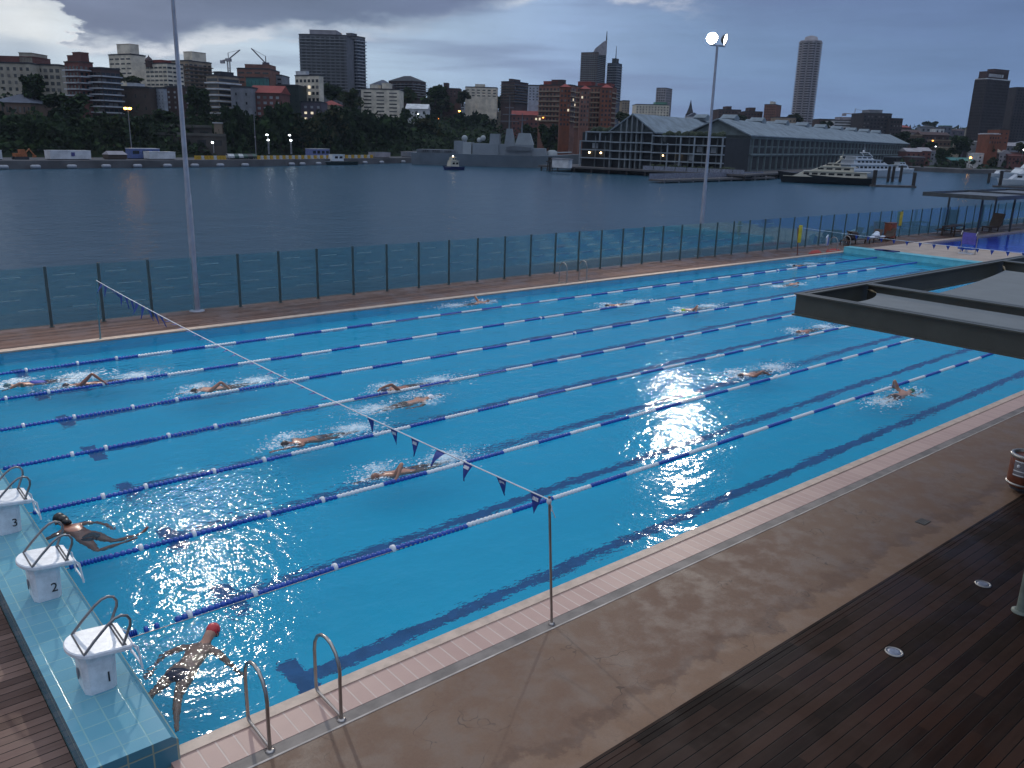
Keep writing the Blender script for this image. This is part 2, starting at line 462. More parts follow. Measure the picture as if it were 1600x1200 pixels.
M_conc = m_concrete()
M_deck_dark = m_planks('shaded_wet_decking', (0.010, 0.0056, 0.0040), (0.046, 0.0225, 0.0150), 0.145, 'x', gap=(0.003, 0.002, 0.0015), spec=0.10)  # wet boards, with the shade of the unseen building put into their colour
M_deck_brown = m_planks('worn_brown_decking', (0.085, 0.046, 0.035), (0.21, 0.125, 0.098), 0.14, 'x', gap=(0.02, 0.011, 0.008))
M_coping = mat('coping_stone', (0.50, 0.38, 0.30), 0.55, vary=0.15, scale=5)
M_pink = m_tiles('pink_grip_tiles', (0.40, 0.25, 0.21), (0.52, 0.35, 0.29), (0.54, 0.42, 0.36), 0.20, 0.86, w=0.035, rough=0.5)
M_drain = mat('grey_drain_strip', (0.17, 0.145, 0.13), 0.6, vary=0.3, scale=2.5)
M_line = mat('pale_joint', (0.42, 0.37, 0.33), 0.7)
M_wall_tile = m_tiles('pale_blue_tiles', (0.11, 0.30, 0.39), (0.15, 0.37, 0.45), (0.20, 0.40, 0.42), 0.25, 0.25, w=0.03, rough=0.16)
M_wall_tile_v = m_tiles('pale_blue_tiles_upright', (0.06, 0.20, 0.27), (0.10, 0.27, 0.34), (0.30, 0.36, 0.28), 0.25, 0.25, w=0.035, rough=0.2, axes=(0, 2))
M_floor = m_tiles('blue_pool_tiles', (0.003, 0.58, 0.80), (0.005, 0.64, 0.86), (0.005, 0.63, 0.82), 0.5, 0.5, w=0.02, rough=0.4, jitter=0.3)
M_floor_line = mat('dark_lane_tiles', (0.014, 0.13, 0.32), 0.4, vary=0.2)
M_far_tile = mat('teal_end_tiles', (0.16, 0.50, 0.55), 0.3, vary=0.12, scale=2)
M_water = m_pool_water('pool_water', (0.88, 0.97, 1.0))
M_water2 = m_pool_water('deep_blue_pool_water', (0.75, 0.88, 1.0), 0.5)
M_floor2 = mat('royal_blue_floor', (0.010, 0.11, 0.72), 0.4, vary=0.12, scale=0.6)
M_harb = m_harbour()
M_steel = mat('brushed_steel', (0.42, 0.38, 0.35), 0.28, 0.9, vary=0.15)
M_pole = mat('galvanised_pole', (0.33, 0.33, 0.38), 0.5, 0.3, vary=0.12)
M_white = mat('white_plastic', (0.80, 0.80, 0.82), 0.4, vary=0.06)
M_blue = mat('royal_blue_plastic', (0.010, 0.070, 0.38), 0.4, vary=0.12)
M_navy_txt = mat('dark_lettering', (0.02, 0.02, 0.025), 0.6)
M_dkgreen = mat('dark_green_paint', (0.055, 0.085, 0.085), 0.5, vary=0.15)
M_fglass = m_glass('green_tinted_glass', (0.78, 0.92, 0.95), 0.10)
M_shade = mat('grey_green_steel', (0.070, 0.072, 0.060), 0.42, 0.0, vary=0.1)
M_sail = mat('grey_shade_cloth', (0.140, 0.155, 0.163), 0.85, vary=0.06)
# ================================================================== SETTING AROUND THE POOL
ZH = -2.5                                   # harbour level
LX, LY = 49.5, 20.0
DEP = -1.3
s_ = MB(); s_.box(-0.88, -3.0, -3.2, 52, -0.80, 0.04); struct('concrete_paving', s_, M_conc)
s_ = MB(); s_.box(-0.10, -0.80, -3.0, 52, -0.775, 0.046); struct('pale_joint_line', s_, M_line)
s_ = MB(); s_.box(-0.10, -0.775, -3.0, 52, -0.60, 0.036); struct('drain_strip', s_, M_drain)
s_ = MB(); s_.box(-0.10, -0.60, -3.0, 52, -0.17, 0.04); struct('pink_tile_border', s_, M_pink)
s_ = MB(); s_.box(-0.10, -0.17, -3.0, 50.3, 0.0, 0.055); struct('pool_coping', s_, M_coping)
s_ = MB(); s_.box(-14, 20.0, -3.0, 50.3, 20.32, 0.05); struct('far_pool_coping', s_, M_coping)
s_ = MB(); s_.box(-14, 20.32, -3.0, 130, 23.3, 0.035); struct('waterside_timber_deck', s_, M_deck_brown)
s_ = MB(); s_.box(-14, -12, -3.0, -0.88, 20.0, -0.02); struct('end_timber_deck', s_, M_deck_brown)
s_ = MB(); s_.box(-0.88, -12, -3.0, 60, -3.11, 0.10); s_.box(-0.88, -3.11, -3.0, 60, -3.0, 0.105); struct('dark_timber_deck', s_, M_deck_dark)
M_sand = mat('pale_concrete', (0.40, 0.31, 0.25), 0.7, vary=0.15, scale=0.8)
s_ = MB(); s_.box(50.3, -0.80, -3.0, 59.7, 20.32, 0.03); s_.box(52, -3.0, -3.0, 59.7, -0.80, 0.03); struct('pale_concourse', s_, M_sand)
s_ = MB(); s_.box(59.7, -3, -3.0, 60.2, 20.32, 0.05); s_.box(60.2, 19.85, -3.0, 130, 20.32, 0.05); struct('second_pool_coping', s_, M_coping)
s_ = MB(); s_.box(60.2, -3, -3.0, 110, 19.85, -1.2); struct('second_pool_floor', s_, M_floor2)
s_ = MB(); s_.add([(60.2, -3, -0.05), (110, -3, -0.05), (110, 19.85, -0.05), (60.2, 19.85, -0.05)], [(0, 1, 2, 3)]); struct('second_pool_water', s_, M_water2)
# basin
s_ = MB(); s_.box(0, 0, -1.6, LX, LY, DEP); struct('pool_floor', s_, M_floor)
s_ = MB()
for k in range(8):
    y = 1.25+2.5*k
    s_.box(2.25, y-0.13, DEP-0.05, LX-2.0, y+0.13, DEP+0.004)
    s_.box(1.95, y-0.5, DEP-0.05, 2.25, y+0.5, DEP+0.004)
    s_.box(LX-2.0, y-0.5, DEP-0.05, LX-1.7, y+0.5, DEP+0.004)
struct('pool_floor_lane_lines', s_, M_floor_line)
s_ = MB(); s_.box(0, -0.0999, DEP, LX, -0.0005, -0.06); struct('pool_side_wall', s_, M_floor)
s_ = MB(); s_.box(0, 19.98, DEP, LX, 19.9995, 0.0); struct('far_pool_side_wall', s_, M_floor)

# starting wall and the far end wall: tiled walls one can point at
s_ = MB()
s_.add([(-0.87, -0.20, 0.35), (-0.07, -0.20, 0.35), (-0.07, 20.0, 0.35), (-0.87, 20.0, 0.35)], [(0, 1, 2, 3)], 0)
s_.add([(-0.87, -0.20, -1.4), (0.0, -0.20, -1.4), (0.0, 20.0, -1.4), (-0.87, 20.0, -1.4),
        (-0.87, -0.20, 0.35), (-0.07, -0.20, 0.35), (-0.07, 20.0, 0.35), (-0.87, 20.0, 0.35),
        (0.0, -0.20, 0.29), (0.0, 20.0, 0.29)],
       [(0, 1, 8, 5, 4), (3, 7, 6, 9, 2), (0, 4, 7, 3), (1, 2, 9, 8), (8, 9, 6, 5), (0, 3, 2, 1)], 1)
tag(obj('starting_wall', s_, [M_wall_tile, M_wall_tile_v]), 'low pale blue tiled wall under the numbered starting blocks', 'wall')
s_ = MB(); s_.box(LX, 0.0, -1.4, LX+0.8, 20.0, 0.33); s_.box(LX-0.03, 0.0, 0.331, LX+0.83, 20.0, 0.37)
tag(obj('end_wall', s_, M_far_tile), 'teal tiled wall closing the far end of the lap pool', 'wall')

# ------------------------------------------------------------------ swimmers (list first: their wakes stir the water)
# (photo x,y of the head, heading +1/-1 along the lanes, ...)
SWIM = [
 dict(h=(12, 600), d=-1, pose='reach', cap=(0.03, 0.10, 0.12), suit=(0.03, 0.05, 0.35), one=True, lab='swimmer in a blue one piece suit by the left edge of the photo', tw=0),
 dict(h=(104, 600), d=-1, pose='back2', cap=(0.02, 0.02, 0.03), suit=(0.03, 0.03, 0.05), lab='swimmer with bent arm out of the water behind the blue suited swimmer', tw=1),
 dict(h=(304, 608), d=-1, pose='back2', cap=(0.01, 0.012, 0.015), suit=(0.02, 0.02, 0.03), lab='swimmer in black cap passing under the flag rope', tw=0),
 dict(h=(601, 607), d=-1, pose='high', cap=(0.03, 0.05, 0.10), suit=(0.02, 0.02, 0.03), lab='swimmer flinging one long arm forward above the water', tw=0),
 dict(h=(672, 618), d=1, pose='glide', cap=(0.75, 0.75, 0.78), suit=(0.015, 0.015, 0.02), lab='swimmer in white cap heading away in mid pool', tw=0),
 dict(h=(446, 690), d=-1, pose='glide2', cap=(0.03, 0.02, 0.02), suit=(0.03, 0.05, 0.08), lab='swimmer stretched flat with arm ahead beside a churned patch', tw=0),
 dict(h=(588, 741), d=-1, pose='elbow', cap=(0.22, 0.10, 0.07), suit=(0.02, 0.03, 0.08), lab='bareheaded swimmer with raised elbow before the hanging flags', tw=1),
 dict(h=(93, 812), hip=(138, 838), d=-1, pose='breast', cap=(0.008, 0.007, 0.008), suit=(0.015, 0.035, 0.045), hair=True, lab='black haired breaststroke swimmer reaching the starting wall', tw=0),
 dict(h=(332, 984), hip=(283, 1046), d=1, pose='frog', cap=(0.55, 0.04, 0.045), suit=(0.02, 0.02, 0.06), lab='swimmer in red cap setting out below block 1', tw=0),
 dict(h=(1158, 585), d=-1, pose='back', cap=(0.012, 0.014, 0.03), suit=(0.02, 0.02, 0.03), lab='dark capped swimmer with arm trailing beside the glittering patch', tw=0),
 dict(h=(1424, 608), hip=(1398, 622), d=1, pose='elbow', cap=(0.02, 0.16, 0.10), suit=(0.02, 0.02, 0.03), lab='swimmer in dark green cap in the nearest lanes below the shade beam', tw=1),
 dict(h=(1248, 517), d=-1, pose='glide2', cap=(0.20, 0.10, 0.08), suit=(0.03, 0.03, 0.04), lab='swimmer just below the corner of the shade beam', tw=0),
 dict(h=(1068, 483), d=-1, pose='elbow', cap=(0.45, 0.62, 0.03), suit=(0.25, 0.25, 0.3), lab='swimmer in lime yellow cap', tw=0),
 dict(h=(949, 476), d=-1, pose='glide2', cap=(0.008, 0.01, 0.02), suit=(0.02, 0.02, 0.03), lab='black capped swimmer beyond the middle of the pool', tw=0),
 dict(h=(762, 469), d=1, pose='elbow', cap=(0.18, 0.10, 0.07), suit=(0.02, 0.03, 0.05), lab='swimmer in the farthest lane close to the coping', tw=0),
 dict(h=(1241, 414), d=-1, pose='glide', cap=(0.008, 0.009, 0.012), suit=(0.02, 0.02, 0.03), lab='swimmer with dark head near the red mat at the far end', tw=0),
 dict(h=(1246, 441), d=1, pose='glide2', cap=(0.16, 0.08, 0.06), suit=(0.03, 0.03, 0.04), lab='swimmer near the far end just above the shade corner', tw=0),
]
for s in SWIM: s['p'] = flat(s['h'][0], s['h'][1], 0.06)

# ------------------------------------------------------------------ pool water (a grid, stirred behind each swimmer)
me = bpy.data.meshes.new('pool_water')
nx, ny = 199, 81
vs = [(LX*i/(nx-1), LY*j/(ny-1), 0) for j in range(ny) for i in range(nx)]
me.from_pydata(vs, [], [(j*nx+i, j*nx+i+1, (j+1)*nx+i+1, (j+1)*nx+i) for j in range(ny-1) for i in range(nx-1)])
att = me.attributes.new('stir', 'FLOAT', 'POINT')
val = []
rw = random.Random(3)
for x, y, z in vs:
    t = 0.0
    for s in SWIM:
        dx = (s['p'].x-x)*s['d']; dy = y-s['p'].y
        if -0.9 < dx < 5.5 and abs(dy) < 2:
            w = 0.45+0.12*max(dx, 0)
            t += math.exp(-(dy/w)**2)*(1 if dx < 2 else math.exp(-(dx-2)/1.6))*(1 if dx > -0.2 else 0.5)
    t += 0.2*math.exp(-((x-14)**2/30+(y-5.2)**2/9))
    t += 0.65*math.exp(-((x-3.2)**2/5.5+(y-4.6)**2/7.0))            # churn left by people turning at the wall
    val.append(min(t, 1.4)*0.8+0.12*math.sin(x*0.7+y*0.4)*math.sin(y*0.9-x*0.3))
att.data.foreach_set('value', val)
me.materials.append(M_water)
for p_ in me.polygons: p_.use_smooth = True
tag(put('pool_water', me), kind='structure')

# ------------------------------------------------------------------ harbour
s_ = MB(); s_.add([(-1280, -1280, ZH), (1280, -1280, ZH), (1280, 1280, ZH), (-1280, 1280, ZH)], [(0, 1, 2, 3)])
struct('harbour_water', s_, M_harb)

# ------------------------------------------------------------------ lane ropes
def section_mesh(name, m):
    b = MB(); prof = []
    n = 11
    for i in range(n):
        x0 = i/n; w = 1/n
        prof += [(0.024, x0), (0.024, x0+0.10*w), (0.046, x0+0.16*w), (0.054, x0+0.5*w), (0.046, x0+0.84*w), (0.024, x0+0.90*w)]
    prof.append((0.024, 1.0))
    b.lathe(prof, 10, axis='x')
    return b.mesh(name, m)
M_ropewhite = mat('white_float_plastic', (0.66, 0.70, 0.74), 0.45, vary=0.10, scale=20)
sec_b, sec_w = section_mesh('blue_floats', M_blue), section_mesh('white_floats', M_ropewhite)
b = MB(); b.lathe([(0.03, -0.06), (0.085, -0.045), (0.085, 0.045), (0.03, 0.06)], 12, axis='x'); mark = b.mesh('marker_float', M_white)
rope_lab = ['nearest lane rope, running beside block 1 past the flag pole', 'second nearest lane rope, ending at block 2', 'third nearest lane rope, ending by block 3',
            'middle lane rope, fourth from either side', 'third farthest lane rope, under the black capped swimmer by the flag rope', 'second farthest lane rope, past the swimmer with bent arm at far left', 'farthest lane rope, closest to the glass fence']
for k in range(1, 8):
    Y = 2.5*k
    off = {1: 5.9, 2: 4.7}.get(k, 5.0)
    r_ = root('lane_rope', rope_lab[k-1], 'lane rope', (0, Y, 0.012), group='lane ropes across the lap pool')
    yy = lambda x: 0.05*math.sin(x*0.13+k*1.7)+0.025*math.sin(x*0.41+k)
    def sec(x0, L, me_, nm):
        a = math.atan2(yy(x0+L)-yy(x0), L)
        put(nm, me_, r_, (x0, yy(x0), 0.006*math.sin(x0*2.1+k)), rz=a, scale=(L, 1, 1))
    x = off
    i = 0
    while x < 44.5:
        sec(x, 1.0, sec_w if i % 2 == 0 else sec_b, 'white_section' if i % 2 == 0 else 'blue_section'); x += 1.0; i += 1
    while x < LX-1.3:
        sec(x, 1.0, sec_b, 'blue_section'); x += 1
    x = off
    while x > 1.0:
        x -= 1.0; sec(x, 1.0, sec_b, 'blue_section')
    if k == 1:
        sec(0.12, 0.28, sec_b, 'blue_section')
        for q in (0.52, 0.66): put('loose_float', mark, r_, (q, yy(q), 0), scale=(0.5, 0.6, 0.6)).data = mark
    elif x > 0.2: sec(0.15, x-0.15, sec_b, 'blue_section')
    for q in (1.0+0.1*k % 0.5, 2.05, 3.35, 4.4):
        if q < off-0.2: put('marker_float', mark, r_, (q, yy(q), 0.015), scale=(0.6, 0.80, 0.80))
    for q in (17.6+k*0.7 % 3, 38.2):
        put('marker_float', mark, r_, (q, yy(q), 0.01), scale=(0.6, 0.80, 0.80))
    c = MB(); c.tube([(0.0, 0, 0), (LX, 0, 0)], 0.008, 5); obj('cable', c, M_steel, r_)
M_bluedark = M_blue
for o in [o for o in bpy.data.objects if o.name.startswith('loose_float')]:
    b = MB(); b.lathe([(0.03, -0.06), (0.085, -0.045), (0.085, 0.045), (0.03, 0.06)], 12, axis='x'); o.data = b.mesh('loose_float', M_blue)

# ------------------------------------------------------------------ backstroke flag lines
M_frope = mat('white_rope', (0.62, 0.62, 0.66), 0.7, vary=0.1)
M_flag = mat('blue_flag_cloth', (0.014, 0.040, 0.24), 0.75, vary=0.12)
M_flagw = mat('white_flag_print', (0.55, 0.55, 0.60), 0.7)
def plumb_top(base, px, py):             # where the sight line passes closest above the base
    d = ray(px, py)
    dh = Vector((d.x, d.y, 0)); w = Vector((base.x-CAMP.x, base.y-CAMP.y, 0))
    t = w.dot(dh)/dh.dot(dh)
    return CAMP+d*t
nb = flat(862, 975, 0.04); nt_ = plumb_top(nb, 858, 781)
fb = flat(157, 530, 0.035); ft = plumb_top(fb, 150, 438)
def pole(label, a, b, r, mats, extra=None):
    p = root('flag_pole', label, 'pole', a)
    m = MB(); m.tube([(0, 0, 0), Vector(b)-Vector(a)], r, 10); obj('post', m, mats, p)
    m = MB(); m.lathe([(r*2.6, 0), (r*2.6, 0.012), (r*1.3, 0.03)], 14); obj('base_collar', m, mats, p)
    return p
np_ = pole('slim steel pole at the near pool edge holding the flag rope', nb, nt_+Vector((0, 0, 0.05)), 0.019, M_steel)
m = MB()
m.ball((0, 0, -0.02), (0.035, 0.035, 0.05)); m.tube([(0.0, 0.0, -0.03), (0.03, -0.02, -0.10), (0.02, -0.03, -0.16)], 0.011, 6)
m.tube([(0.0, 0.02, -0.05), (0.05, -0.03, -0.17), (0.09, -0.04, -0.27)], 0.007, 5)
obj('knotted_cord', m, M_frope, np_, loc=nt_-nb)
pole('faint glassy pole by the far coping holding the flag rope', fb, ft+Vector((0, 0, 0.04)), 0.022, mat('pale_tube', (0.10, 0.22, 0.25), 0.3, vary=0.1))
def flag_mesh(curl, seed):
    r = random.Random(seed); v = []
    w, L = 0.17, 0.40
    n = 6; vs, fs, mi = [], [], []
    for i in range(n+1):
        t = i/n; hw = w*(1-t)/1+0.001
        bend = curl*(t**1.5)*L*0.8; wob = 0.03*math.sin(t*5+seed)*t
        z = -L*t*(1-0.35*abs(curl))
        vs += [(bend-0.0*hw, -hw/1+bend*0.2, z), (bend+wob, 0, z-0.0), (bend, hw+bend*0.2, z)]
    b = MB()
    for i in range(n):
        a = i*3
        for q in (0, 1): b.add([vs[a+q], vs[a+q+1], vs[a+q+4], vs[a+q+3]], [(0, 1, 2, 3)], 0, True)
    return b.mesh('pennant', M_flag)
def logo_mesh():
    b = MB()
    for s in (-1, 1):
        for x0, x1 in ((-0.085, -0.045), (-0.035, 0.0), (0.01, 0.05), (0.058, 0.085)):
            b.box(s*0.008-0.001, x0, -0.115, s*0.008+0.001, x1, -0.045)
    return b.mesh('printed_lettering', M_flagw)
logo = logo_mesh()
def flag_line(label, A, B, sag, items, grp, fs=0.72):
    r_ = root('flag_rope', label, 'flag rope', A)
    V = Vector(B)-Vector(A); a = math.atan2(V.y, V.x)-PI/2
    P = lambda t: V*t+Vector((0, 0, -sag*4*t*(1-t)))
    m = MB(); m.tube([P(i/30) for i in range(31)], 0.0105, 6); obj('rope', m, M_frope, r_)
    for t, curl, roll, has in items:
        q = fs if fs < 0.7 or has or t < 0.26 or t > 0.7 else fs*0.5
        if t > 0.7 and fs > 0.7: q = 0.9
        f = put('pennant', flag_mesh(curl, int(t*997)), r_, P(t)-Vector((0, 0, 0.01)), rot=(0, roll, a), scale=(q, q*0.9, q))
        if has: put('printed_lettering', logo, f, (0, 0, 0))
    return r_
rf = random.Random(5)
items = [(0.012, 0.15, 0.25, 1), (0.048, -0.1, -0.3, 1), (0.085, 0.35, 0.6, 1), (0.118, 0.5, 1.2, 0), (0.152, 0.05, 0.1, 1), (0.182, 0.1, -0.1, 1), (0.218, -0.45, -0.5, 1)]
for k in range(20): items.append((0.27+k*0.022, rf.uniform(-0.2, 0.2), 1.45+rf.uniform(-.1, .15), 0))
for k in range(12): items.append((0.72+k*0.023, rf.uniform(-0.3, 0.3), rf.uniform(-0.5, 0.5), 0))
flag_line('white rope with blue pennants across the near end of the pool', nt_, ft, 0.14, items, None)
# far line
yb = flat(1246, 398, 0.05); yt = plumb_top(yb, 1247, 355)
ye = Vector((yb.x-0.2, -0.6, 2.0))
flag_line('white rope with a row of small blue pennants across the far end', yt, ye, 0.25, [(0.18+0.035*k, rf.uniform(-.2, .2), rf.uniform(-.4, .4), 0) for k in range(22)], None, 0.66)
p_ = pole('short pole with a yellow sleeve beside the red mat', yb, yt, 0.03, mat('rusty_pole', (0.16, 0.05, 0.035), 0.6))
m = MB(); m.lathe([(0.10, 0.75), (0.11, 0.80), (0.11, 1.75), (0.10, 1.8)], 12); obj('yellow_sleeve', m, mat('yellow_vinyl', (0.55, 0.42, 0.02), 0.5), p_)
ye2 = root('flag_pole', 'steel pole carrying the far flag rope on the near edge', 'pole', (ye.x, ye.y, 0.04))
m = MB(); m.tube([(0, 0, 0), (0, 0, 1.99)], 0.02, 8); obj('post', m, M_steel, ye2)

# ------------------------------------------------------------------ starting blocks
M_blk = mat('white_block_shell', (0.72, 0.74, 0.77), 0.42, vary=0.13, scale=9)
M_grip = mat('dark_grip_line', (0.04, 0.04, 0.05), 0.7)
M_rail = mat('dull_steel_rail', (0.26, 0.25, 0.25), 0.35, 0.8, vary=0.15)
def start_block(n, label):
    r_ = root('starting_block', label, 'starting block', (0, 1.22+2.5*(n-1), 0.35), group='numbered starting blocks')
    # pedestal: tapered, rounded plan
    m = MB(); lo, hi = [], []
    pl = [(-0.58, -0.13), (-0.53, -0.19), (-0.30, -0.19), (-0.25, -0.15), (-0.25, 0.15), (-0.30, 0.19), (-0.53, 0.19), (-0.58, 0.13)]
    cx = -0.40
    rings = []
    for z, s in ((0, 1.0), (0.03, 1.02), (0.42, 1.10), (0.49, 1.2)):
        rings.append([(cx+(x-cx)*s, y*s, z+(0.03*(cx-x) if z > .4 else 0)) for x, y in pl])
    k = len(pl); vs = [v for rg in rings for v in rg]
    m.add(vs, [(i*k+j, i*k+(j+1) % k, (i+1)*k+(j+1) % k, (i+1)*k+j) for i in range(3) for j in range(k)]+[tuple(range(3*k, 4*k))], 0, False)
    obj('pedestal', m, M_blk, r_)
    m = MB(); m.lathe([(0.001, 0.0), (0.05, 0.0), (0.055, 0.012), (0.001, 0.014)], 14, axis='x'); obj('side_port', m, mat('grey_port', (0.22, 0.22, 0.24), 0.5), r_, loc=(-0.60, 0, 0.22), rz=PI, scale=(1, 0.8, 1.4))
    # platform: round behind, square to the water, tipped forward
    m = MB(); pts = []
    for i in range(13):
        a = PI/2+PI*i/12
        pts.append((-0.47+0.24*math.cos(a), 0.30*math.sin(a)))
    pts += [(-0.10, -0.30), (-0.07, -0.27), (-0.07, 0.27), (-0.10, 0.30)]
    inner = [(x*0.97-0.01, y*0.96) for x, y in pts]
    n_ = len(pts); tl = lambda x: -0.10*(x+0.4)
    vs = [(x, y, 0.50+tl(x)) for x, y in inner]+[(x, y, 0.515+tl(x)) for x, y in pts]+[(x, y, 0.55+tl(x)) for x, y in pts]+[(x, y, 0.565+tl(x)) for x, y in inner]
    fs = [tuple(range(n_))[::-1], tuple(range(3*n_, 4*n_))]
    for q in range(3): fs += [(q*n_+i, q*n_+(i+1) % n_, (q+1)*n_+(i+1) % n_, (q+1)*n_+i) for i in range(n_)]
    m.add(vs, fs); pf = obj('platform', m, M_blk, r_)
    for x, h in ((-0.575, 0.245), (-0.17, 0.27), (-0.135, 0.27)):
        m = MB(); m.box(x-0.008, -h, 0.562+tl(x), x+0.008, h, 0.572+tl(x)); obj('grip_strip', m, M_grip, pf)
    for s in (-1, 1):
        y = 0.255*s
        m = MB(); pt = [(-0.57, 0.57), (-0.45, 0.70), (-0.30, 0.845), (-0.22, 0.90), (-0.15, 0.915), (-0.09, 0.89), (-0.06, 0.83), (-0.065, 0.76), (-0.11, 0.66), (-0.16, 0.54)]
        m.tube([(x, y, z) for x, z in pt], 0.0165, 10); obj('hand_loop', m, M_rail, r_)
    m = MB()
    for y in (-0.20, 0.20):
        m.tube([(-0.08, y, 0.50), (0.0, y, 0.42), (0.03, y, 0.12)], 0.013, 8)
    m.tube([(0.03, -0.20, 0.16), (0.03, 0.20, 0.16)], 0.013, 8); m.tube([(0.01, -0.20, 0.34), (0.01, 0.20, 0.34)], 0.013, 8)
    obj('backstroke_grip', m, M_white, r_)
    put('number', text_mb(str(n), 0.18), r_, (-0.335, -0.2085, 0.17), rot=(PI/2-0.04, 0, 0)).data.materials.append(M_navy_txt)
    return r_
for n, lb in ((1, 'white starting block marked 1 at the near corner'), (2, 'white starting block marked 2, between blocks 1 and 3'), (3, 'white starting block marked 3, cut by the left edge')):
    start_block(n, lb)

# ------------------------------------------------------------------ pool ladders' hand rails
def rail(x, yo, yi, s, label, nm='pool_handrail', h=0.92, group=None):
    r_ = root(nm, label, 'handrail', (x, yo, 0.04), group=group)
    d = (yi-yo); pt = [(0, 0, 0)]
    for t in (0.2, 0.4, 0.55): pt.append((0, 0.01*d, h*t/0.6*0.6))
    for i in range(9):
        a = PI-PI*i/8
        pt.append((0, d*0.5+d*0.5*math.cos(PI-a)*-1 if False else d*(0.5-0.5*math.cos(PI*i/8)), h*0.66+h*0.34*math.sin(PI*i/8)))
    pt += [(0, d, h*0.4), (0, d, h*0.14), (0, d*0.985, 0.085), (0, d*0.93, 0.05)]
    m = MB(); m.tube(pt, 0.021, 12); obj('hoop', m, M_steel, r_)
    m = MB(); m.tube([(0, d*0.93, 0.05), (0, d*0.5, 0.045), (0, 0.0, 0.04)], 0.019, 10); obj('foot_bar', m, M_steel, r_)
    m = MB(); m.lathe([(0.055, 0), (0.055, 0.008), (0.028, 0.02)], 14); obj('floor_flange', m, M_steel, r_)
    return r_
rail(0.80, -0.67, -0.10, 1, 'steel ladder rail nearest the corner by block 1', group='near corner ladder rails')
rail(1.66, -0.69, -0.08, 1, 'steel ladder rail between the corner rail and the flag pole', group='near corner ladder rails')
rail(24.98, 20.62, 20.10, -1, 'left steel rail of the ladder below the glass fence', group='far side ladder rails', h=0.98)
rail(26.28, 20.62, 20.10, -1, 'right steel rail of the ladder below the glass fence', group='far side ladder rails', h=0.98)
# ================================================================== FENCE, POLES, CANOPIES, SMALL THINGS
fz = root('glass_fence', 'long tinted glass fence with dark posts between pool deck and harbour', 'fence', (0, 22.88, 0.035))
m = MB(); m.box(-0.045, -0.022, 0, 0.045, 0.022, 2.02); m.box(-0.08, -0.06, 0, 0.08, 0.06, 0.015); pm = m.mesh('fence_post', M_dkgreen)
m = MB(); m.box(0.06, -0.006, 0.06, 1.58, 0.006, 2.0)
gm_ = m.mesh('glass_panel', M_fglass)
M_frost = mat('etched_line', (0.30, 0.42, 0.43), 0.8)
m = MB()
for x0, x1, z in ((0.2, 0.9, 1.72), (0.55, 1.35, 1.28), (0.15, 0.8, 0.98), (0.7, 1.45, 0.62)): m.box(x0, -0.0085, z, x1, -0.0065, z+0.018)
em_ = m.mesh('etched_line', M_frost)
k0 = -9
for k in range(k0, 58):
    x = 7.16+1.635*k
    put('post', pm, fz, (x, 0, 0)); g = put('glass_panel', gm_, fz, (x, 0, 0))
    if k < 24: put('etched_line', em_, g, (0, 0, 0), scale=(1, 1, 1))

M_lamp = emit('floodlight_glass', (1.0, 0.93, 0.82), 3400.0, True)
M_lamp2 = emit('floodlight_glass_side', (1.0, 0.95, 0.88), 30.0, True)
M_lhead = mat('floodlight_housing', (0.05, 0.045, 0.045), 0.5, 0.4)
def flood_pole(label, base, h, r0):
    r_ = root('floodlight_pole', label, 'floodlight pole', base, group='tall floodlight poles')
    m = MB(); m.tube([(0, 0, 0), (0, 0, h*0.35), (0, 0, h*0.36), (0, 0, h)], [r0, r0*0.85, r0*0.72, r0*0.50], 14); obj('mast', m, M_pole, r_)
    m = MB(); m.lathe([(r0*2.2, 0), (r0*2.2, 0.03), (r0*1.2, 0.05)], 16); obj('base_plate', m, M_pole, r_)
    m = MB(); m.box(-0.05, -0.02, 0.9, 0.05, 0.02, 1.2); obj('hatch', m, M_pole, r_, loc=(0, -r0*0.93, 0))
    m = MB(); m.tube([(-0.55, 0.06, h), (0.58, -0.06, h)], 0.05, 8); obj('cross_arm', m, M_pole, r_)
    for sx, aim, mt in ((-0.50, Vector((-0.58, -0.78, -0.30)), M_lamp), (0.55, Vector((0.34, -0.92, -0.20)), M_lamp2)):
        m = MB(); m.lathe([(0.11, -0.20), (0.20, -0.15), (0.30, 0.0), (0.325, 0.17 if sx < 0 else 0.05), (0.31, 0.17 if sx < 0 else 0.05), (0.285, 0.0)], 18)
        q = aim.to_track_quat('Z', 'Y').to_euler()
        hd = obj('lamp_head', m, M_lhead, r_, loc=(sx, -0.12*sx, h+0.36), rot=q)
        m = MB(); m.lathe([(0.28, 0.0), (0.20, 0.035), (0.02, 0.05)], 18); obj('lens', m, mt, hd)
        m = MB(); m.tube([(sx, -0.12*sx, h), (sx, -0.12*sx, h+0.22)], 0.03, 6); obj('bracket', m, M_lhead, r_)
    return r_
lb_ = flat(308, 486, 0.035); rb_ = flat(1092, 400.5, 0.035)
flood_pole('floodlight pole at left whose lamps are above the photo', lb_, 12.0, 0.125)
flood_pole('floodlight pole with lit lamps in front of the wharf', rb_, 11.75, 0.135)

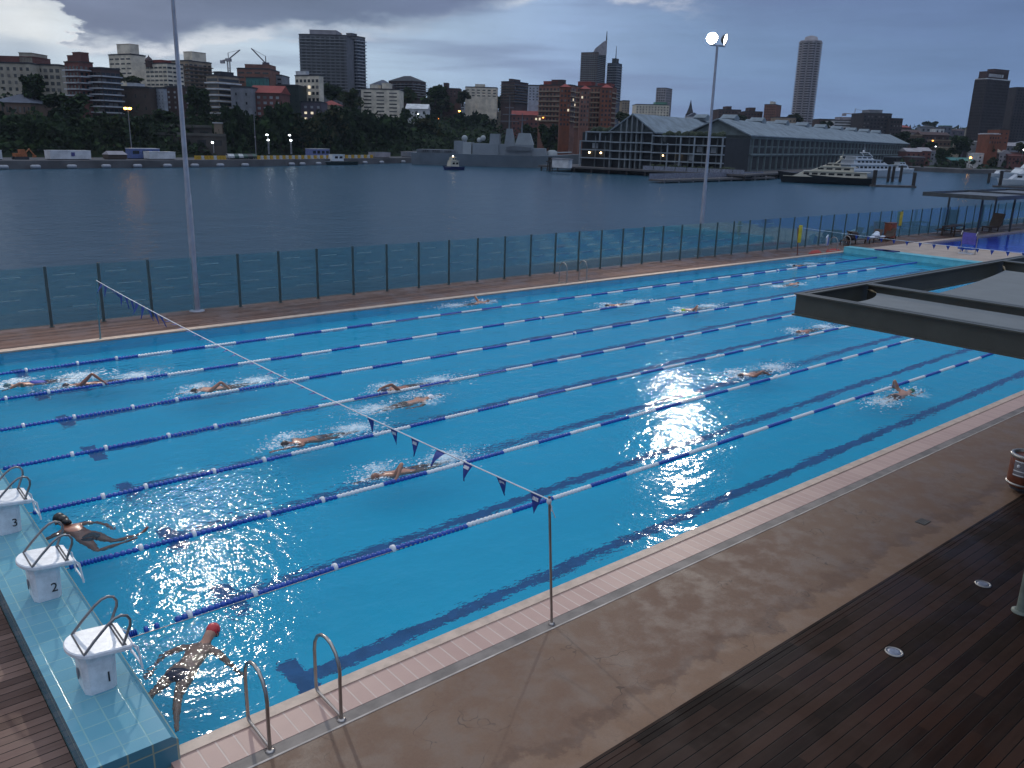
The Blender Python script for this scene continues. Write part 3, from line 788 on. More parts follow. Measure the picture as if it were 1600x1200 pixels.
# ------------------------------------------------------------------ near shade structure
ZT = 4.40
def channel(b, p, q, d=0.33, fl=0.10, flip=1, mi=0):
    p, q = Vector(p), Vector(q); t = (q-p).normalized(); n = Vector((-t.y, t.x, 0))*flip
    prof = [(0, 0), (fl, 0), (fl, -0.02), (0.014, -0.02), (0.014, -d+0.02), (fl, -d+0.02), (fl, -d), (0, -d)]
    vs = [p+n*a+Vector((0, 0, z)) for a, z in prof]+[q+n*a+Vector((0, 0, z)) for a, z in prof]
    k = len(prof)
    b.add(vs, [(i, (i+1) % k, k+(i+1) % k, k+i) for i in range(k)]+[tuple(range(k))[::-1], tuple(range(k, 2*k))], mi)
sh = root('shade_canopy', 'grey steel framed shade canopy jutting in from the right over the deck', 'canopy', (9.12, -1.38, 0))
SX = [0.0, 1.86, 7.3, 13.7, 20.1]
SYL = -10.0
m = MB(); channel(m, (0.10, 0, ZT), (24, 0, ZT), flip=1, fl=0.05); channel(m, (24, -0.03, ZT-0.001), (0.10, -0.03, ZT-0.001), flip=1, fl=0.07); obj('edge_beam', m, M_shade, sh)
m = MB(); channel(m, (0, SYL, ZT), (0, 0.05, ZT), flip=1, fl=0.085); m2 = m
channel(m, (0.02, 0.05, ZT-0.001), (0.02, SYL, ZT-0.001), flip=1, fl=0.075); obj('cross_beam', m, M_shade, sh)
for x in SX[1:]:
    m = MB(); channel(m, (x, SYL, ZT-0.001), (x, -0.10, ZT-0.001), flip=1, fl=0.09); channel(m, (x+0.02, -0.10, ZT-0.002), (x+0.02, SYL, ZT-0.002), flip=1, fl=0.09)
    obj('cross_beam', m, M_shade, sh)
def sail(b, cs, bow, n=10, dip=0.05):
    # four tied corners with hollow edges
    c = [Vector(p) for p in cs]; ctr = sum(c, Vector())/4
    grid = []
    for j in range(n+1):
        row = []
        for i in range(n+1):
            u, v = i/n, j/n
            p = (c[0]*(1-u)+c[1]*u)*(1-v)+(c[3]*(1-u)+c[2]*u)*v
            bx = bow*4*v*(1-v)*(1-2*u)*2.0
            by = bow*4*u*(1-u)*(1-2*v)*2.0
            p = p+(c[1]-c[0]).normalized()*bx*0.5+(c[3]-c[0]).normalized()*by*0.5
            row.append(p-Vector((0, 0, dip*4*u*(1-u)*4*v*(1-v))))
        grid.append(row)
    vs = [p for r in grid for p in r]; w = n+1
    b.add(vs, [(j*w+i, j*w+i+1, (j+1)*w+i+1, (j+1)*w+i) for j in range(n) for i in range(n)], 0, True)
zs = ZT-0.17
M_gold = mat('brass_shackle', (0.42, 0.33, 0.20), 0.4, 0.6)
for i, (x0, x1) in enumerate(zip(SX[:-1], SX[1:])):
    m = MB()
    a, c = x0+0.14, x1-0.14
    if i == 0: cs = [(a-0.08, -0.62, ZT-0.06), (c+0.02, -0.30, ZT-0.11), (c-0.10, SYL+0.6, ZT-0.05), (a-0.08, SYL+0.6, ZT-0.04)]
    else: cs = [(a-0.09, -0.80, ZT-0.16), (c-0.45, -0.36, ZT-0.12), (c-0.3, SYL+0.6, ZT-0.1), (a, SYL+0.6, ZT-0.1)]
    sail(m, cs, 0.10 if i else 0.16)
    o = obj('shade_cloth', m, M_sail, sh)
    m = MB()
    for s_i, (tx, ty) in ((1, (x1-0.03, -0.09)), (0, (x0+0.06, -0.12))):
        if i == 0 and s_i == 0: continue
        p = Vector(cs[s_i]); q = Vector((tx, ty, zs+0.08))
        m.tube([p, q], 0.008, 6); mid = p*0.5+q*0.5; m.tube([p*.7+q*.3, p*.35+q*.65], 0.02, 6)
    obj('turnbuckle', m, M_gold, sh)
m = MB(); m.tube([(0, 0, 0.1), (0, 0, 4.1)], 0.07, 14); m.lathe([(0.13, 0.0), (0.13, 0.02), (0.08, 0.03)], 16, c=(0, 0, 0.1))
pp = flat(1594, 957, 0.1)
obj('post', m, mat('pale_green_post', (0.16, 0.19, 0.165), 0.5), sh, loc=(pp.x-9.12+0.03, pp.y+1.38, 0))
for dx in (6.4, 12.8):
    m = MB(); m.tube([(0, 0, 0.1), (0, 0, 4.1)], 0.07, 14); obj('post', m, MATS['pale_green_post'], sh, loc=(pp.x-9.12+dx, pp.y+1.38, 0))
m = MB(); m.box(1.0, -3.35, ZT-0.40, 22, -3.20, ZT-0.335); obj('bearer', m, M_shade, sh)

# ------------------------------------------------------------------ pavilion by the second pool
pv = root('shade_canopy', 'flat open steel canopy beside the bright blue pool in the distance', 'canopy', (66, 17.6, 0))
m = MB(); ZP = 3.35
for a, b_ in (((0, 0), (24, 0)), ((0, 5.4), (24, 5.4)), ((0, 0), (0, 5.4)), ((8, 0), (8, 5.4)), ((16, 0), (16, 5.4)), ((24, 0), (24, 5.4))):
    p, q = Vector((*a, ZP)), Vector((*b_, ZP)); t = (q-p).normalized(); n = Vector((-t.y, t.x, 0))*0.06
    m.add([p-n, q-n, q+n, p+n]+[v-Vector((0, 0, 0.30)) for v in (p-n, q-n, q+n, p+n)], [(0, 1, 2, 3), (7, 6, 5, 4), (0, 4, 5, 1), (1, 5, 6, 2), (2, 6, 7, 3), (3, 7, 4, 0)])
obj('frame', m, mat('dark_grey_steel', (0.055, 0.062, 0.066), 0.5), pv)
for x0, x1 in ((0, 8), (8, 16), (16, 24)):
    m = MB(); sail(m, [(x0+0.4, 0.4, ZP-.12), (x1-0.4, 0.4, ZP-.12), (x1-0.4, 5.0, ZP-.12), (x0+0.4, 5.0, ZP-.12)], 0.10); obj('shade_cloth', m, mat('dusky_shade_cloth', (0.13, 0.145, 0.17), 0.85), pv)
for p in ((1475, 362), (1526, 367), (1577, 362), (1549, 356)):
    w = flat(p[0], p[1], 0.05)
    m = MB(); m.tube([(0, 0, 0.03), (0, 0, ZP-0.3)], 0.085, 10); obj('post', m, MATS['dark_grey_steel'], pv, loc=(w.x-66, w.y-17.6, 0))

# ------------------------------------------------------------------ litter bin, deck lights, drain
bp_ = flat(1603, 764, 0.105); bp_.y = min(bp_.y, -3.0)
bn = root('litter_bin', 'rust brown round bin with metal rims at the right edge', 'bin', (bp_.x, bp_.y+0.15, 0.10))
M_rust = mat('rust_brown_paint', (0.16, 0.045, 0.022), 0.45, vary=0.3, scale=5)
M_rim = mat('bright_rim', (0.40, 0.38, 0.36), 0.35, 0.7)
m = MB(); m.lathe([(0.22, 0.0), (0.22, 0.06)], 24); obj('foot', m, M_grip, bn)
m = MB(); m.lathe([(0.27, 0.07), (0.285, 0.10), (0.285, 0.66), (0.275, 0.68)], 28); obj('body', m, M_rust, bn)
m = MB(); m.lathe([(0.275, 0.655), (0.30, 0.66), (0.305, 0.70), (0.295, 0.725), (0.24, 0.725), (0.235, 0.60), (0.001, 0.58)], 28); obj('top_rim', m, M_rim, bn)
m = MB(); m.lathe([(0.284, 0.10), (0.305, 0.11), (0.305, 0.135), (0.284, 0.145)], 28); obj('bottom_rim', m, M_rim, bn)
m = MB(); m.lathe([(0.001, 0.60), (0.232, 0.605)], 20); obj('dark_mouth', m, M_grip, bn)
m = MB()
for a0, z0, z1, r in ((PI*0.92, 0.30, 0.62, 0.288),):
    n = 8; vs = []
    for i in range(n+1):
        a = a0+0.75*i/n-0.2
        vs += [(r*math.cos(a), r*math.sin(a), z0), (r*math.cos(a), r*math.sin(a), z1)]
    m.add(vs, [(2*i, 2*i+2, 2*i+3, 2*i+1) for i in range(n)])
pl_ = obj('sign_plate', m, mat('grey_plate', (0.20, 0.19, 0.21), 0.4), bn)
m = MB()
for z in (0.315, 0.40, 0.595):
    n = 8; vs = []
    for i in range(n+1):
        a = PI*0.92+0.73*i/n-0.19
        for q in (z, z+0.02): vs.append((0.2905*math.cos(a), 0.2905*math.sin(a), q))
    m.add(vs, [(2*i, 2*i+2, 2*i+3, 2*i+1) for i in range(n)])
n = 10; a = PI*0.92+0.12
m.ball((0.288*math.cos(a), 0.288*math.sin(a), 0.51), (0.02, 0.035, 0.035))
obj('white_marking', m, M_white, pl_)
M_lens = mat('milky_lens', (0.20, 0.22, 0.28), 0.25, vary=0.15, scale=30)
for (px, py), lb in (((1397, 1018), 'round recessed light in the dark deck, nearer the camera'), ((1536, 912), 'round recessed light in the dark deck, farther along the boards')):
    w = flat(px, py, 0.11)
    r_ = root('deck_light', lb, 'deck light', (w.x, w.y, 0.10), group='round lights set in the timber deck')
    m = MB(); m.lathe([(0.115, 0), (0.115, 0.012), (0.105, 0.016), (0.092, 0.013), (0.092, 0.004)], 28); obj('ring', m, M_rim, r_)
    m = MB(); m.lathe([(0.091, 0.0), (0.091, 0.010), (0.05, 0.013)], 28); obj('lens', m, M_lens, r_)
w = flat(1442, 815, 0.045)
r_ = root('floor_drain', 'small dark grate set in the stained concrete', 'drain', (w.x, w.y, 0.041))
m = MB(); m.box(-0.13, -0.09, 0, 0.13, 0.09, 0.006); obj('grate', m, mat('drain_iron', (0.035, 0.035, 0.03), 0.6), r_)
m = MB()
for i in range(5): m.box(-0.11, -0.075+i*0.035, 0.006, 0.11, -0.065+i*0.035, 0.010)
obj('bar', m, M_drain, r_)

# ------------------------------------------------------------------ things at the far end of the pool
M_tim = mat('dark_outdoor_timber', (0.07, 0.035, 0.022), 0.6)
M_orange = mat('orange_brown_panel', (0.27, 0.065, 0.03), 0.55)
M_red = mat('red_rubber', (0.33, 0.028, 0.018), 0.8)
M_towel = mat('white_towelling', (0.62, 0.66, 0.74), 0.95, vary=0.1)
M_twb = mat('blue_white_towelling', (0.10, 0.16, 0.50), 0.95, vary=0.3)
def mat_sheet(px, label):
    c = [flat(x, y, 0.05) for x, y in px]; o_ = c[0]
    m = MB(); pts = [(p.x-o_.x, p.y-o_.y) for p in c]
    if sum(pts[i][0]*pts[(i+1) % 4][1]-pts[(i+1) % 4][0]*pts[i][1] for i in range(4)) < 0: pts = pts[::-1]
    m.prism(pts, 0, 0.02); r_ = root('rubber_mat', label, 'mat', (o_.x, o_.y, 0.04)); obj('sheet', m, M_red, r_)
    m = MB(); n = [(x*0.97+0.01, y*0.97+0.01) for x, y in pts]; m.prism(n, 0.02, 0.026); obj('raised_rim', m, M_red, r_)
mat_sheet([(1263, 397), (1284, 395), (1279, 390.5), (1268, 392)], 'red rubber mat nearer the yellow sleeved pole')
mat_sheet([(1290, 394.5), (1314, 392), (1308, 388.5), (1293, 389.5)], 'red rubber mat at the corner of the far end wall')
rail(49.0, 20.75, 20.2, -1, 'white ladder rail left of the towel at the far corner', group='far corner ladder rails')
rail(50.6, 20.75, 20.2, -1, 'white ladder rail right of the towel at the far corner', group='far corner ladder rails')
w = flat(1293, 384.5, 0.05)
m = MB(); m.xz([(0, 0.55), (0.05, 0.62), (0.45, 0.75), (0.50, 0.70), (0.35, 0.0), (0.30, 0.0), (0.05, 0.5)], -0.03, 0.03)
tg = obj('towel', m, M_towel, loc=(w.x-0.3, w.y, 0.05), rz=0.3); tag(tg, 'white towel slung over the ladder at the far corner', 'towel')
m = MB(); m.xz([(0.0, 0.0), (0.30, 0.0), (0.30, 0.5), (0.1, 0.52)], -0.04, 0.04); obj('blue_fold', m, M_twb, tg, loc=(0.36, 0.0, 0.06))
def lounger(px, py, rz, label, up=0.9):
    w = flat(px, py, 0.05); w.y = min(w.y, 22.1)
    r_ = root('timber_lounger', label, 'lounger', (w.x, w.y, 0.036), rz, group='timber loungers by the glass fence')
    m = MB()
    for i in range(7): m.box(-0.9+i*0.16, -0.32, 0.30, -0.77+i*0.16, 0.32, 0.335)
    obj('seat', m, M_tim, r_)
    m = MB()
    for i in range(5):
        a = up; d = 0.14*i; x = 0.24+d*math.cos(a); z = 0.33+d*math.sin(a)
        m.add([(x, -0.32, z), (x+0.12*math.cos(a), -0.32, z+0.12*math.sin(a)), (x+0.12*math.cos(a), 0.32, z+0.12*math.sin(a)), (x, 0.32, z)]+
              [(x+0.03, -0.32, z-0.02), (x+0.03+0.12*math.cos(a), -0.32, z-0.02+0.12*math.sin(a)), (x+0.03+0.12*math.cos(a), 0.32, z-0.02+0.12*math.sin(a)), (x+0.03, 0.32, z-0.02)],
              [(0, 1, 2, 3), (7, 6, 5, 4), (0, 4, 5, 1), (1, 5, 6, 2), (2, 6, 7, 3), (3, 7, 4, 0)])
    obj('backrest', m, M_tim, r_)
    for x in (-0.82, 0.7):
        for y in (-0.28, 0.28):
            m = MB(); m.box(x-0.035, y-0.03, 0, x+0.035, y+0.03, 0.30); obj('leg', m, M_tim, r_)
    return r_
lounger(1285, 377, 0.2, 'timber lounger partly behind the far corner ladder')
lounger(1318, 378, 2.6, 'dark timber lounger heaped with belongings, left of the white towels')
lounger(1345, 375, 0.1, 'timber lounger under the pile of white towels')
lounger(1378, 374, 0.1, 'low timber lounger in front of the orange brown box')
m = MB()
for (x, y, z, r) in ((0, 0, 0.5, (0.45, 0.28, 0.16)), (0.5, 0.1, 0.62, (0.35, 0.3, 0.25)), (0.2, -0.1, 0.75, (0.3, 0.25, 0.14)), (-0.3, 0.05, 0.6, (0.25, 0.2, 0.2))): m.ball((x, y, z), r, 0, 9, 6)
w = flat(1322, 381, 0.05); w.y = 21.95; tag(obj('clothes_pile', m, mat('dark_clothes', (0.022, 0.014, 0.016), 0.9, vary=0.5), loc=(w.x, w.y, 0.0)), 'dark heap of bags and clothes on a lounger by the fence', 'clothes')
m = MB()
for (x, y, z, r) in ((0, 0, 0.50, (0.42, 0.26, 0.18)), (-0.8, -0.1, 0.42, (0.36, 0.22, 0.08)), (0.3, 0.1, 0.62, (0.25, 0.2, 0.16)), (0.7, -0.1, 0.4, (0.4, 0.2, 0.07))): m.ball((x, y, z), r, 0, 9, 6)
w = flat(1360, 377, 0.05); w.y = 21.95; tag(obj('towel_pile', m, M_towel, loc=(w.x, w.y, 0.0)), 'crumpled white towels piled on a timber lounger', 'towels')
w = flat(1378, 372, 0.05)
r_ = root('cabinet', 'orange brown upright box standing by the glass fence', 'cabinet', (w.x, 22.45, 0.036))
m = MB(); m.box(-0.42, -0.25, 0.1, 0.42, 0.25, 1.15); obj('body', m, M_orange, r_)
m = MB(); m.box(-0.46, -0.29, 1.15, 0.46, 0.29, 1.21); obj('lid', m, M_rust, r_)
for sx in (-0.36, 0.36):
    m = MB(); m.box(sx-0.04, -0.2, 0, sx+0.04, 0.2, 0.1); obj('foot', m, M_tim, r_)
w = flat(1402, 370, 0.05)
r_ = root('yellow_sign', 'tall yellow sign strapped to a fence post', 'sign', (w.x, 22.80, 0.9))
m = MB(); m.box(-0.22, -0.02, 0.0, 0.22, 0.0, 1.05); obj('panel', m, MATS['yellow_vinyl'], r_)
m = MB(); m.box(-0.12, 0.0, 0.2, 0.12, 0.03, 0.26); m.box(-0.12, 0.0, 0.8, 0.12, 0.03, 0.86); obj('strap', m, M_grip, r_)
# picnic table, lounge chair, coffee of the pavilion
w = flat(1488, 367, 0.05)
r_ = root('picnic_table', 'dark timber picnic table under the far canopy', 'table', (w.x, w.y, 0.036), 0.1)
m = MB()
for i in range(5): m.box(-1.5, -0.4+i*0.165, 0.72, 1.5, -0.25+i*0.165, 0.76)
obj('tabletop', m, M_tim, r_)
for y in (-0.85, 0.75):
    m = MB(); m.box(-1.5, y-0.15, 0.42, 1.5, y+0.15, 0.46); obj('bench', m, M_tim, r_)
for x in (-1.1, 1.1):
    m = MB(); m.box(x-0.05, -0.9, 0.36, x+0.05, 0.85, 0.42); m.box(x-0.05, -0.5, 0.0, x+0.05, -0.4, 0.72); m.box(x-0.05, 0.4, 0.0, x+0.05, 0.5, 0.72); obj('trestle', m, M_tim, r_)
w = flat(1549, 361, 0.05)
r_ = root('lounge_chair', 'dark lounge chair beside the posts of the far canopy', 'chair', (w.x, w.y, 0.036), -0.2)
m = MB(); m.box(-0.9, -0.35, 0.32, 0.5, 0.35, 0.42); obj('seat', m, M_tim, r_)
m = MB(); m.xz([(0.30, 0.42), (0.42, 0.42), (0.80, 1.45), (0.68, 1.48)], -0.5, 0.5); obj('backrest', m, M_tim, r_)
for x in (-0.8, 0.4):
    for y in (-0.3, 0.3):
        m = MB(); m.box(x-0.04, y-0.04, 0, x+0.04, y+0.04, 0.32); obj('leg', m, M_tim, r_)
w = flat(1511, 396, 0.05)
r_ = root('pool_chair', 'blue backed lifting chair on the edge of the second pool', 'chair', (w.x, w.y, 0.04), 0.0)
m = MB(); m.box(-0.08, -0.42, 0.6, 0.0, 0.42, 1.35); obj('backrest', m, mat('violet_blue_panel', (0.10, 0.09, 0.40), 0.6), r_)
m = MB(); m.box(-0.5, -0.45, 0.30, 0.1, 0.45, 0.40); obj('seat', m, M_blue, r_)
m = MB()
for y in (-0.47, 0.47): m.tube([(0.05, y, 0), (0.05, y, 1.40), (-0.1, y, 1.45), (-0.25, y, 1.2)], 0.03, 7)
obj('frame', m, M_rim, r_)
m = MB(); m.box(-0.45, -0.4, 0.0, 0.08, 0.4, 0.06); m.tube([(-0.2, 0, 0.05), (-0.2, 0, 0.3)], 0.09, 8); obj('base', m, M_white, r_)
for (px, py), lb in (((1372, 391.5), 'blue kickboard lying flat on the far end wall'), ((1384, 393), 'dark blue kickboard on the far end wall, right of the other one')):
    w = flat(px, py, 0.40)
    m = MB(); m.prism([(-0.45, -0.35), (0.25, -0.35), (0.42, -0.2), (0.42, 0.2), (0.25, 0.35), (-0.45, 0.35)], 0, 0.05); kb = obj('kickboard', m, mat('navy_foam', (0.015, 0.03, 0.12), 0.8), loc=(LX+0.4, w.y, 0.371), rz=1.5)
    tag(kb, lb, 'kickboard', 'kickboards on the end wall')

# ------------------------------------------------------------------ swimmers
M_skin = mat('wet_skin', (0.40, 0.20, 0.135), 0.35, vary=0.12, scale=6)
M_skin2 = mat('tanned_wet_skin', (0.31, 0.13, 0.085), 0.35, vary=0.12, scale=6)
DG = bpy.context.evaluated_depsgraph_get
def skin_mesh(chains, sub=2):
    """chains: list of lists of (x,y,z,r); a chain whose first item is an int starts at that vertex"""
    vs, es, rs, names = [], [], [], {}
    for ch in chains:
        prev = None
        for it in ch:
            if isinstance(it, str):
                prev = names[it]; continue
            nm = it[4] if len(it) > 4 else None
            vs.append(it[:3]); rs.append(it[3]); i = len(vs)-1
            if nm: names[nm] = i
            if prev is not None: es.append((prev, i))
            prev = i
    me = bpy.data.meshes.new('body'); me.from_pydata(vs, es, [])
    o = bpy.data.objects.new('body', me); COL.objects.link(o)
    sk = o.modifiers.new('skin', 'SKIN'); sk.use_smooth_shade = True
    me.skin_vertices.new() if not me.skin_vertices else None
    for i, r in enumerate(rs):
        d = me.skin_vertices[0].data[i]; d.radius = (r, r) if not isinstance(r, tuple) else r
        d.use_root = (i == 0)
    sb = o.modifiers.new('sub', 'SUBSURF'); sb.levels = sub; sb.render_levels = sub
    bpy.context.view_layer.update()
    out = bpy.data.meshes.new_from_object(o.evaluated_get(DG()))
    bpy.data.objects.remove(o)
    for p in out.polygons: p.use_smooth = True
    return out
def hand(x, y, z, d, name):
    """palm and five fingers beyond the wrist, pointing along d"""
    d = Vector(d).normalized(); side = d.cross(Vector((0, 0, 1))).normalized()
    p = Vector((x, y, z))
    palm = p+d*0.06
    c = [[name, (*palm, 0.030, name+'p')]]
    for i, (off, L) in enumerate(((-0.032, 0.075), (-0.011, 0.088), (0.011, 0.082), (0.032, 0.066))):
        a = palm+d*0.035+side*off; b = a+d*L*0.55; e = a+d*L-Vector((0, 0, 0.012))
        c.append([name+'p', (*a, 0.011), (*b, 0.010), (*e, 0.008)])
    a = p+d*0.03+side*0.045
    c.append([name+'p', (*a, 0.012), (*(a+d*0.05+side*0.02), 0.009)])
    return c
def sstep_(x, a, b):
    t = min(1, max(0, (x-a)/(b-a))); return t*t*(3-2*t)
def arms(pose):
    # (elbow, wrist, hand direction) for the arm nearer the camera/right (s) and the other
    A = {
     'reach': (((0.52, 0.30, 0.20), (0.80, 0.26, 0.04), (1, 0, -0.5)), ((0.30, -0.26, -0.22), (0.18, -0.22, -0.44), (-0.5, 0, -1))),
     'elbow': (((0.36, 0.33, 0.30), (0.55, 0.40, 0.06), (0.7, 0.1, -0.8)), ((0.76, -0.20, -0.04), (1.02, -0.16, -0.08), (1, 0.05, -0.1))),
     'back2': (((0.20, 0.32, 0.32), (-0.02, 0.40, 0.08), (-0.7, 0.1, -0.7)), ((0.76, -0.20, -0.04), (1.02, -0.16, -0.08), (1, 0.05, -0.1))),
     'high': (((0.72, 0.28, 0.30), (0.98, 0.26, 0.26), (1, 0, -0.5)), ((0.36, -0.22, -0.22), (0.26, -0.16, -0.46), (-0.3, 0, -1))),
     'glide': (((0.80, 0.18, -0.02), (1.06, 0.14, -0.03), (1, 0, 0)), ((0.26, -0.24, -0.10), (0.02, -0.22, -0.12), (-1, 0, 0))),
     'glide2': (((0.79, 0.22, 0.04), (1.06, 0.20, 0.02), (1, 0, -0.1)), ((0.30, -0.27, -0.16), (0.12, -0.20, -0.30), (-0.8, 0, -0.5))),
     'back': (((0.24, 0.30, 0.22), (-0.02, 0.36, 0.10), (-1, 0.1, -0.3)), ((0.78, -0.16, -0.05), (1.02, -0.14, -0.10), (1, 0, -0.1))),
     'breast': (((0.52, 0.42, -0.05), (0.66, 0.55, -0.10), (0.8, -0.5, -0.2)), ((0.40, -0.40, -0.06), (0.20, -0.47, -0.14), (-0.8, 0.2, -0.3))),
     'frog': (((0.34, 0.40, -0.08), (0.14, 0.46, -0.24), (-0.8, 0.1, -0.5)), ((0.40, -0.38, -0.12), (0.42, -0.50, -0.34), (0.3, -0.3, -0.9))),
    }
    return A[pose]
def legs(pose):
    if pose == 'breast': return [((-0.40, 0.14, -0.22), (-0.66, -0.20, -0.02), (-0.80, -0.34, 0.13)), ((-0.40, -0.20, -0.14), (-0.62, -0.46, 0.0), (-0.74, -0.60, 0.20))]
    if pose == 'frog': return [((-0.42, 0.16, -0.14), (-0.82, 0.30, -0.16), (-1.02, 0.36, -0.16)), ((-0.40, -0.20, -0.16), (-0.70, -0.38, -0.22), (-0.88, -0.50, -0.20))]
    return [((-0.42, 0.09, -0.09), (-0.84, 0.08, -0.02), (-1.04, 0.07, -0.02)), ((-0.42, -0.09, -0.05), (-0.83, -0.08, -0.13), (-1.03, -0.08, -0.16))]
def swimmer(s):
    pose = s['pose']; t = 0.05 if pose in ('breast', 'frog') else 0.0
    hz = 0.17 if pose == 'frog' else 0.14 if pose == 'breast' else 0.02
    P = [[(0, 0, -0.02, 0.125, 'pel'), (0.17, 0, 0.0, 0.112, 'waist'), (0.36, 0, 0.02+t, 0.135, 'chest'), (0.50, 0, 0.03+t, 0.10, 'col'), (0.585, 0, 0.025+hz*0.6, 0.056), (0.66, 0, 0.02+hz, 0.078), (0.76, 0, 0.025+hz, 0.082, 'head'), (0.83, 0, 0.015+hz, 0.062)]]
    for sgn, nm, (el_, wr, hd) in ((1, 'l', arms(pose)[0]), (-1, 'r', arms(pose)[1])):
        up = 0.05 if el_[2] > 0.1 else 0.0
        P.append(['col', (0.47, 0.10*sgn, 0.03+t+up*0.5, 0.082), (0.455, 0.185*sgn, 0.02+t+up, 0.064, 'sh'+nm)])
        sh_ = Vector((0.455, 0.185*sgn, 0.02+t+up)); e = Vector(el_); w_ = Vector(wr)
        P.append(['sh'+nm, (*(sh_*0.55+e*0.45), 0.052), (*e, 0.041), (*(e*0.65+w_*0.35), 0.042), (*w_, 0.027, 'w'+nm)])
        P += hand(*wr, hd, 'w'+nm)
    for sgn, nm, (kn, an, to) in ((1, 'l', legs(pose)[0]), (-1, 'r', legs(pose)[1])):
        k, a, f = Vector(kn), Vector(an), Vector(to); h = Vector((-0.07, 0.085*sgn, -0.035))
        P.append(['pel', (*h, 0.098), (*(h*0.5+k*0.5), 0.080), (*k, 0.056), (*(k*0.7+a*0.3), 0.058), (*(k*0.3+a*0.7), 0.042), (*a, 0.032), (*(a*0.7+f*0.3), 0.034), (*f, 0.022)])
    me = skin_mesh(P)
    for v in me.vertices:                 # a flat, broad back
        w = sstep_(v.co.x, -0.28, 0.05)*(1-sstep_(v.co.x, 0.50, 0.70)); a = abs(v.co.y)
        v.co.y += math.copysign(min(a, 0.19)*0.30*w, v.co.y)
        if a < 0.2: v.co.z *= 1-0.16*w
    me.materials.append(M_skin if hash(s['lab']) % 1 == 0 and SWIM.index(s) % 2 == 0 else M_skin2)
    rz = 0 if s['d'] > 0 else PI
    if 'hip' in s:
        q = flat(*s['hip'], -0.05); rz = math.atan2(s['p'].y-q.y, s['p'].x-q.x)
    hd = Vector((0.76*math.cos(rz), 0.76*math.sin(rz), 0))
    r_ = put('person', me, None, (s['p'].x-hd.x, s['p'].y-hd.y, -0.05+(-0.11 if pose == 'frog' else -0.07 if pose == 'breast' else -0.02)), rot=(rad(12)*s.get('tw', 0), 0, rz))
    tag(r_, s['lab'], 'person', 'swimmers in the lap pool')
    b = MB(); cm = mat('cap_%d' % SWIM.index(s), s['cap'], 0.4, vary=0.12)
    if s.get('hair'):
        b.ball((0.765, 0, 0.055+hz), (0.112, 0.102, 0.108)); b.ball((0.66, 0, 0.07+hz), (0.10, 0.085, 0.075)); b.ball((0.57, 0.01, 0.075+hz*0.9), (0.09, 0.06, 0.05)); b.ball((0.56, -0.035, 0.05+hz*0.9), (0.07, 0.035, 0.04))
        obj('hair', b, cm, r_)
    else:
        b.ball((0.775, 0, 0.038+hz), (0.102, 0.092, 0.098)); obj('swim_cap' if max(s['cap']) > 0.3 or max(s['cap']) < 0.13 or s['cap'][1] > 0.15 else 'hair', b, cm, r_)
    if not s.get('hair'):
        b = MB(); b.tube([(0.76+0.02*math.cos(a), 0.094*math.cos(a), 0.005+hz+0.085*math.sin(a)) for a in [2*PI*i/16 for i in range(16)]], 0.008, 5, closed=True)
        for q in (-0.035, 0.035): b.ball((0.825, q, -0.035+hz), (0.02, 0.025, 0.02), 0, 8, 6)
        obj('goggles', b, M_grip, r_)
    b = MB(); b.ball((0.85, 0, -0.03+hz), (0.022, 0.016, 0.02), 0, 8, 6)
    for q in (-0.084, 0.084): b.ball((0.745, q, 0.0+hz), (0.025, 0.012, 0.03), 0, 8, 6)
    obj('nose_and_ears', b, me.materials[0], r_)
    k = legs(pose)
    one = s.get('one')
    S = [[(0.10 if not one else 0.30, 0, -0.008 if not one else 0.018, 0.121 if not one else 0.140), (0.0, 0, -0.02, 0.133, 'pel'), (-0.04, 0, -0.025, 0.126)]]
    for sgn, nm, (kn, an, to) in ((1, 'l', k[0]), (-1, 'r', k[1])):
        h = Vector((-0.07, 0.085*sgn, -0.035)); kk = Vector(kn); f = 0.30 if pose != 'glide' else 0.15
        S.append(['pel', (*h, 0.106), (*(h*(1-f)+kk*f), 0.098)])
    sm = skin_mesh(S, 2); sm.materials.append(mat('suit_%d' % SWIM.index(s), s['suit'], 0.6, vary=0.1))
    put('swimsuit', sm, r_)
    return r_
for s in SWIM: swimmer(s)

# splashes: drops and foam thrown up by each stroke
def m_veil():
    m, nt, p = base_mat('foam_veil'); nt.n.remove(p)
    out = next(n for n in nt.n if n.type == 'OUTPUT_MATERIAL')
    v = nt.new('ShaderNodeTexCoord').outputs['Object']
    a = nt.new('ShaderNodeAttribute'); a.attribute_name = 'dens'
    n1_ = noise_fac(nt, 7, 5, 0.7, v); n2_ = noise_fac(nt, 26, 3, 0.6, v)
    f = math_(nt, 'ADD', math_(nt, 'MULTIPLY', n1_, 0.65), math_(nt, 'MULTIPLY', n2_, 0.35))
    al = ramp(nt, math_(nt, 'ADD', f, math_(nt, 'MULTIPLY', a.outputs['Fac'], 0.34)), 0.60, 0.92)
    tr = nt.new('ShaderNodeBsdfTransparent'); df = nt.new('ShaderNodeBsdfDiffuse'); df.inputs[0].default_value = (0.72, 0.82, 0.88, 1)
    mx = nt.new('ShaderNodeMixShader'); nt.link(math_(nt, 'MULTIPLY', al, math_(nt, 'MULTIPLY', ramp(nt, a.outputs['Fac'], 0.02, 0.35), 0.6)), mx.inputs[0])
    nt.link(tr.outputs[0], mx.inputs[1]); nt.link(df.outputs[0], mx.inputs[2]); nt.link(mx.outputs[0], out.inputs['Surface'])
    return m
M_veil = m_veil()
M_foam = mat('white_foam', (0.72, 0.80, 0.86), 0.3, vary=0.1)
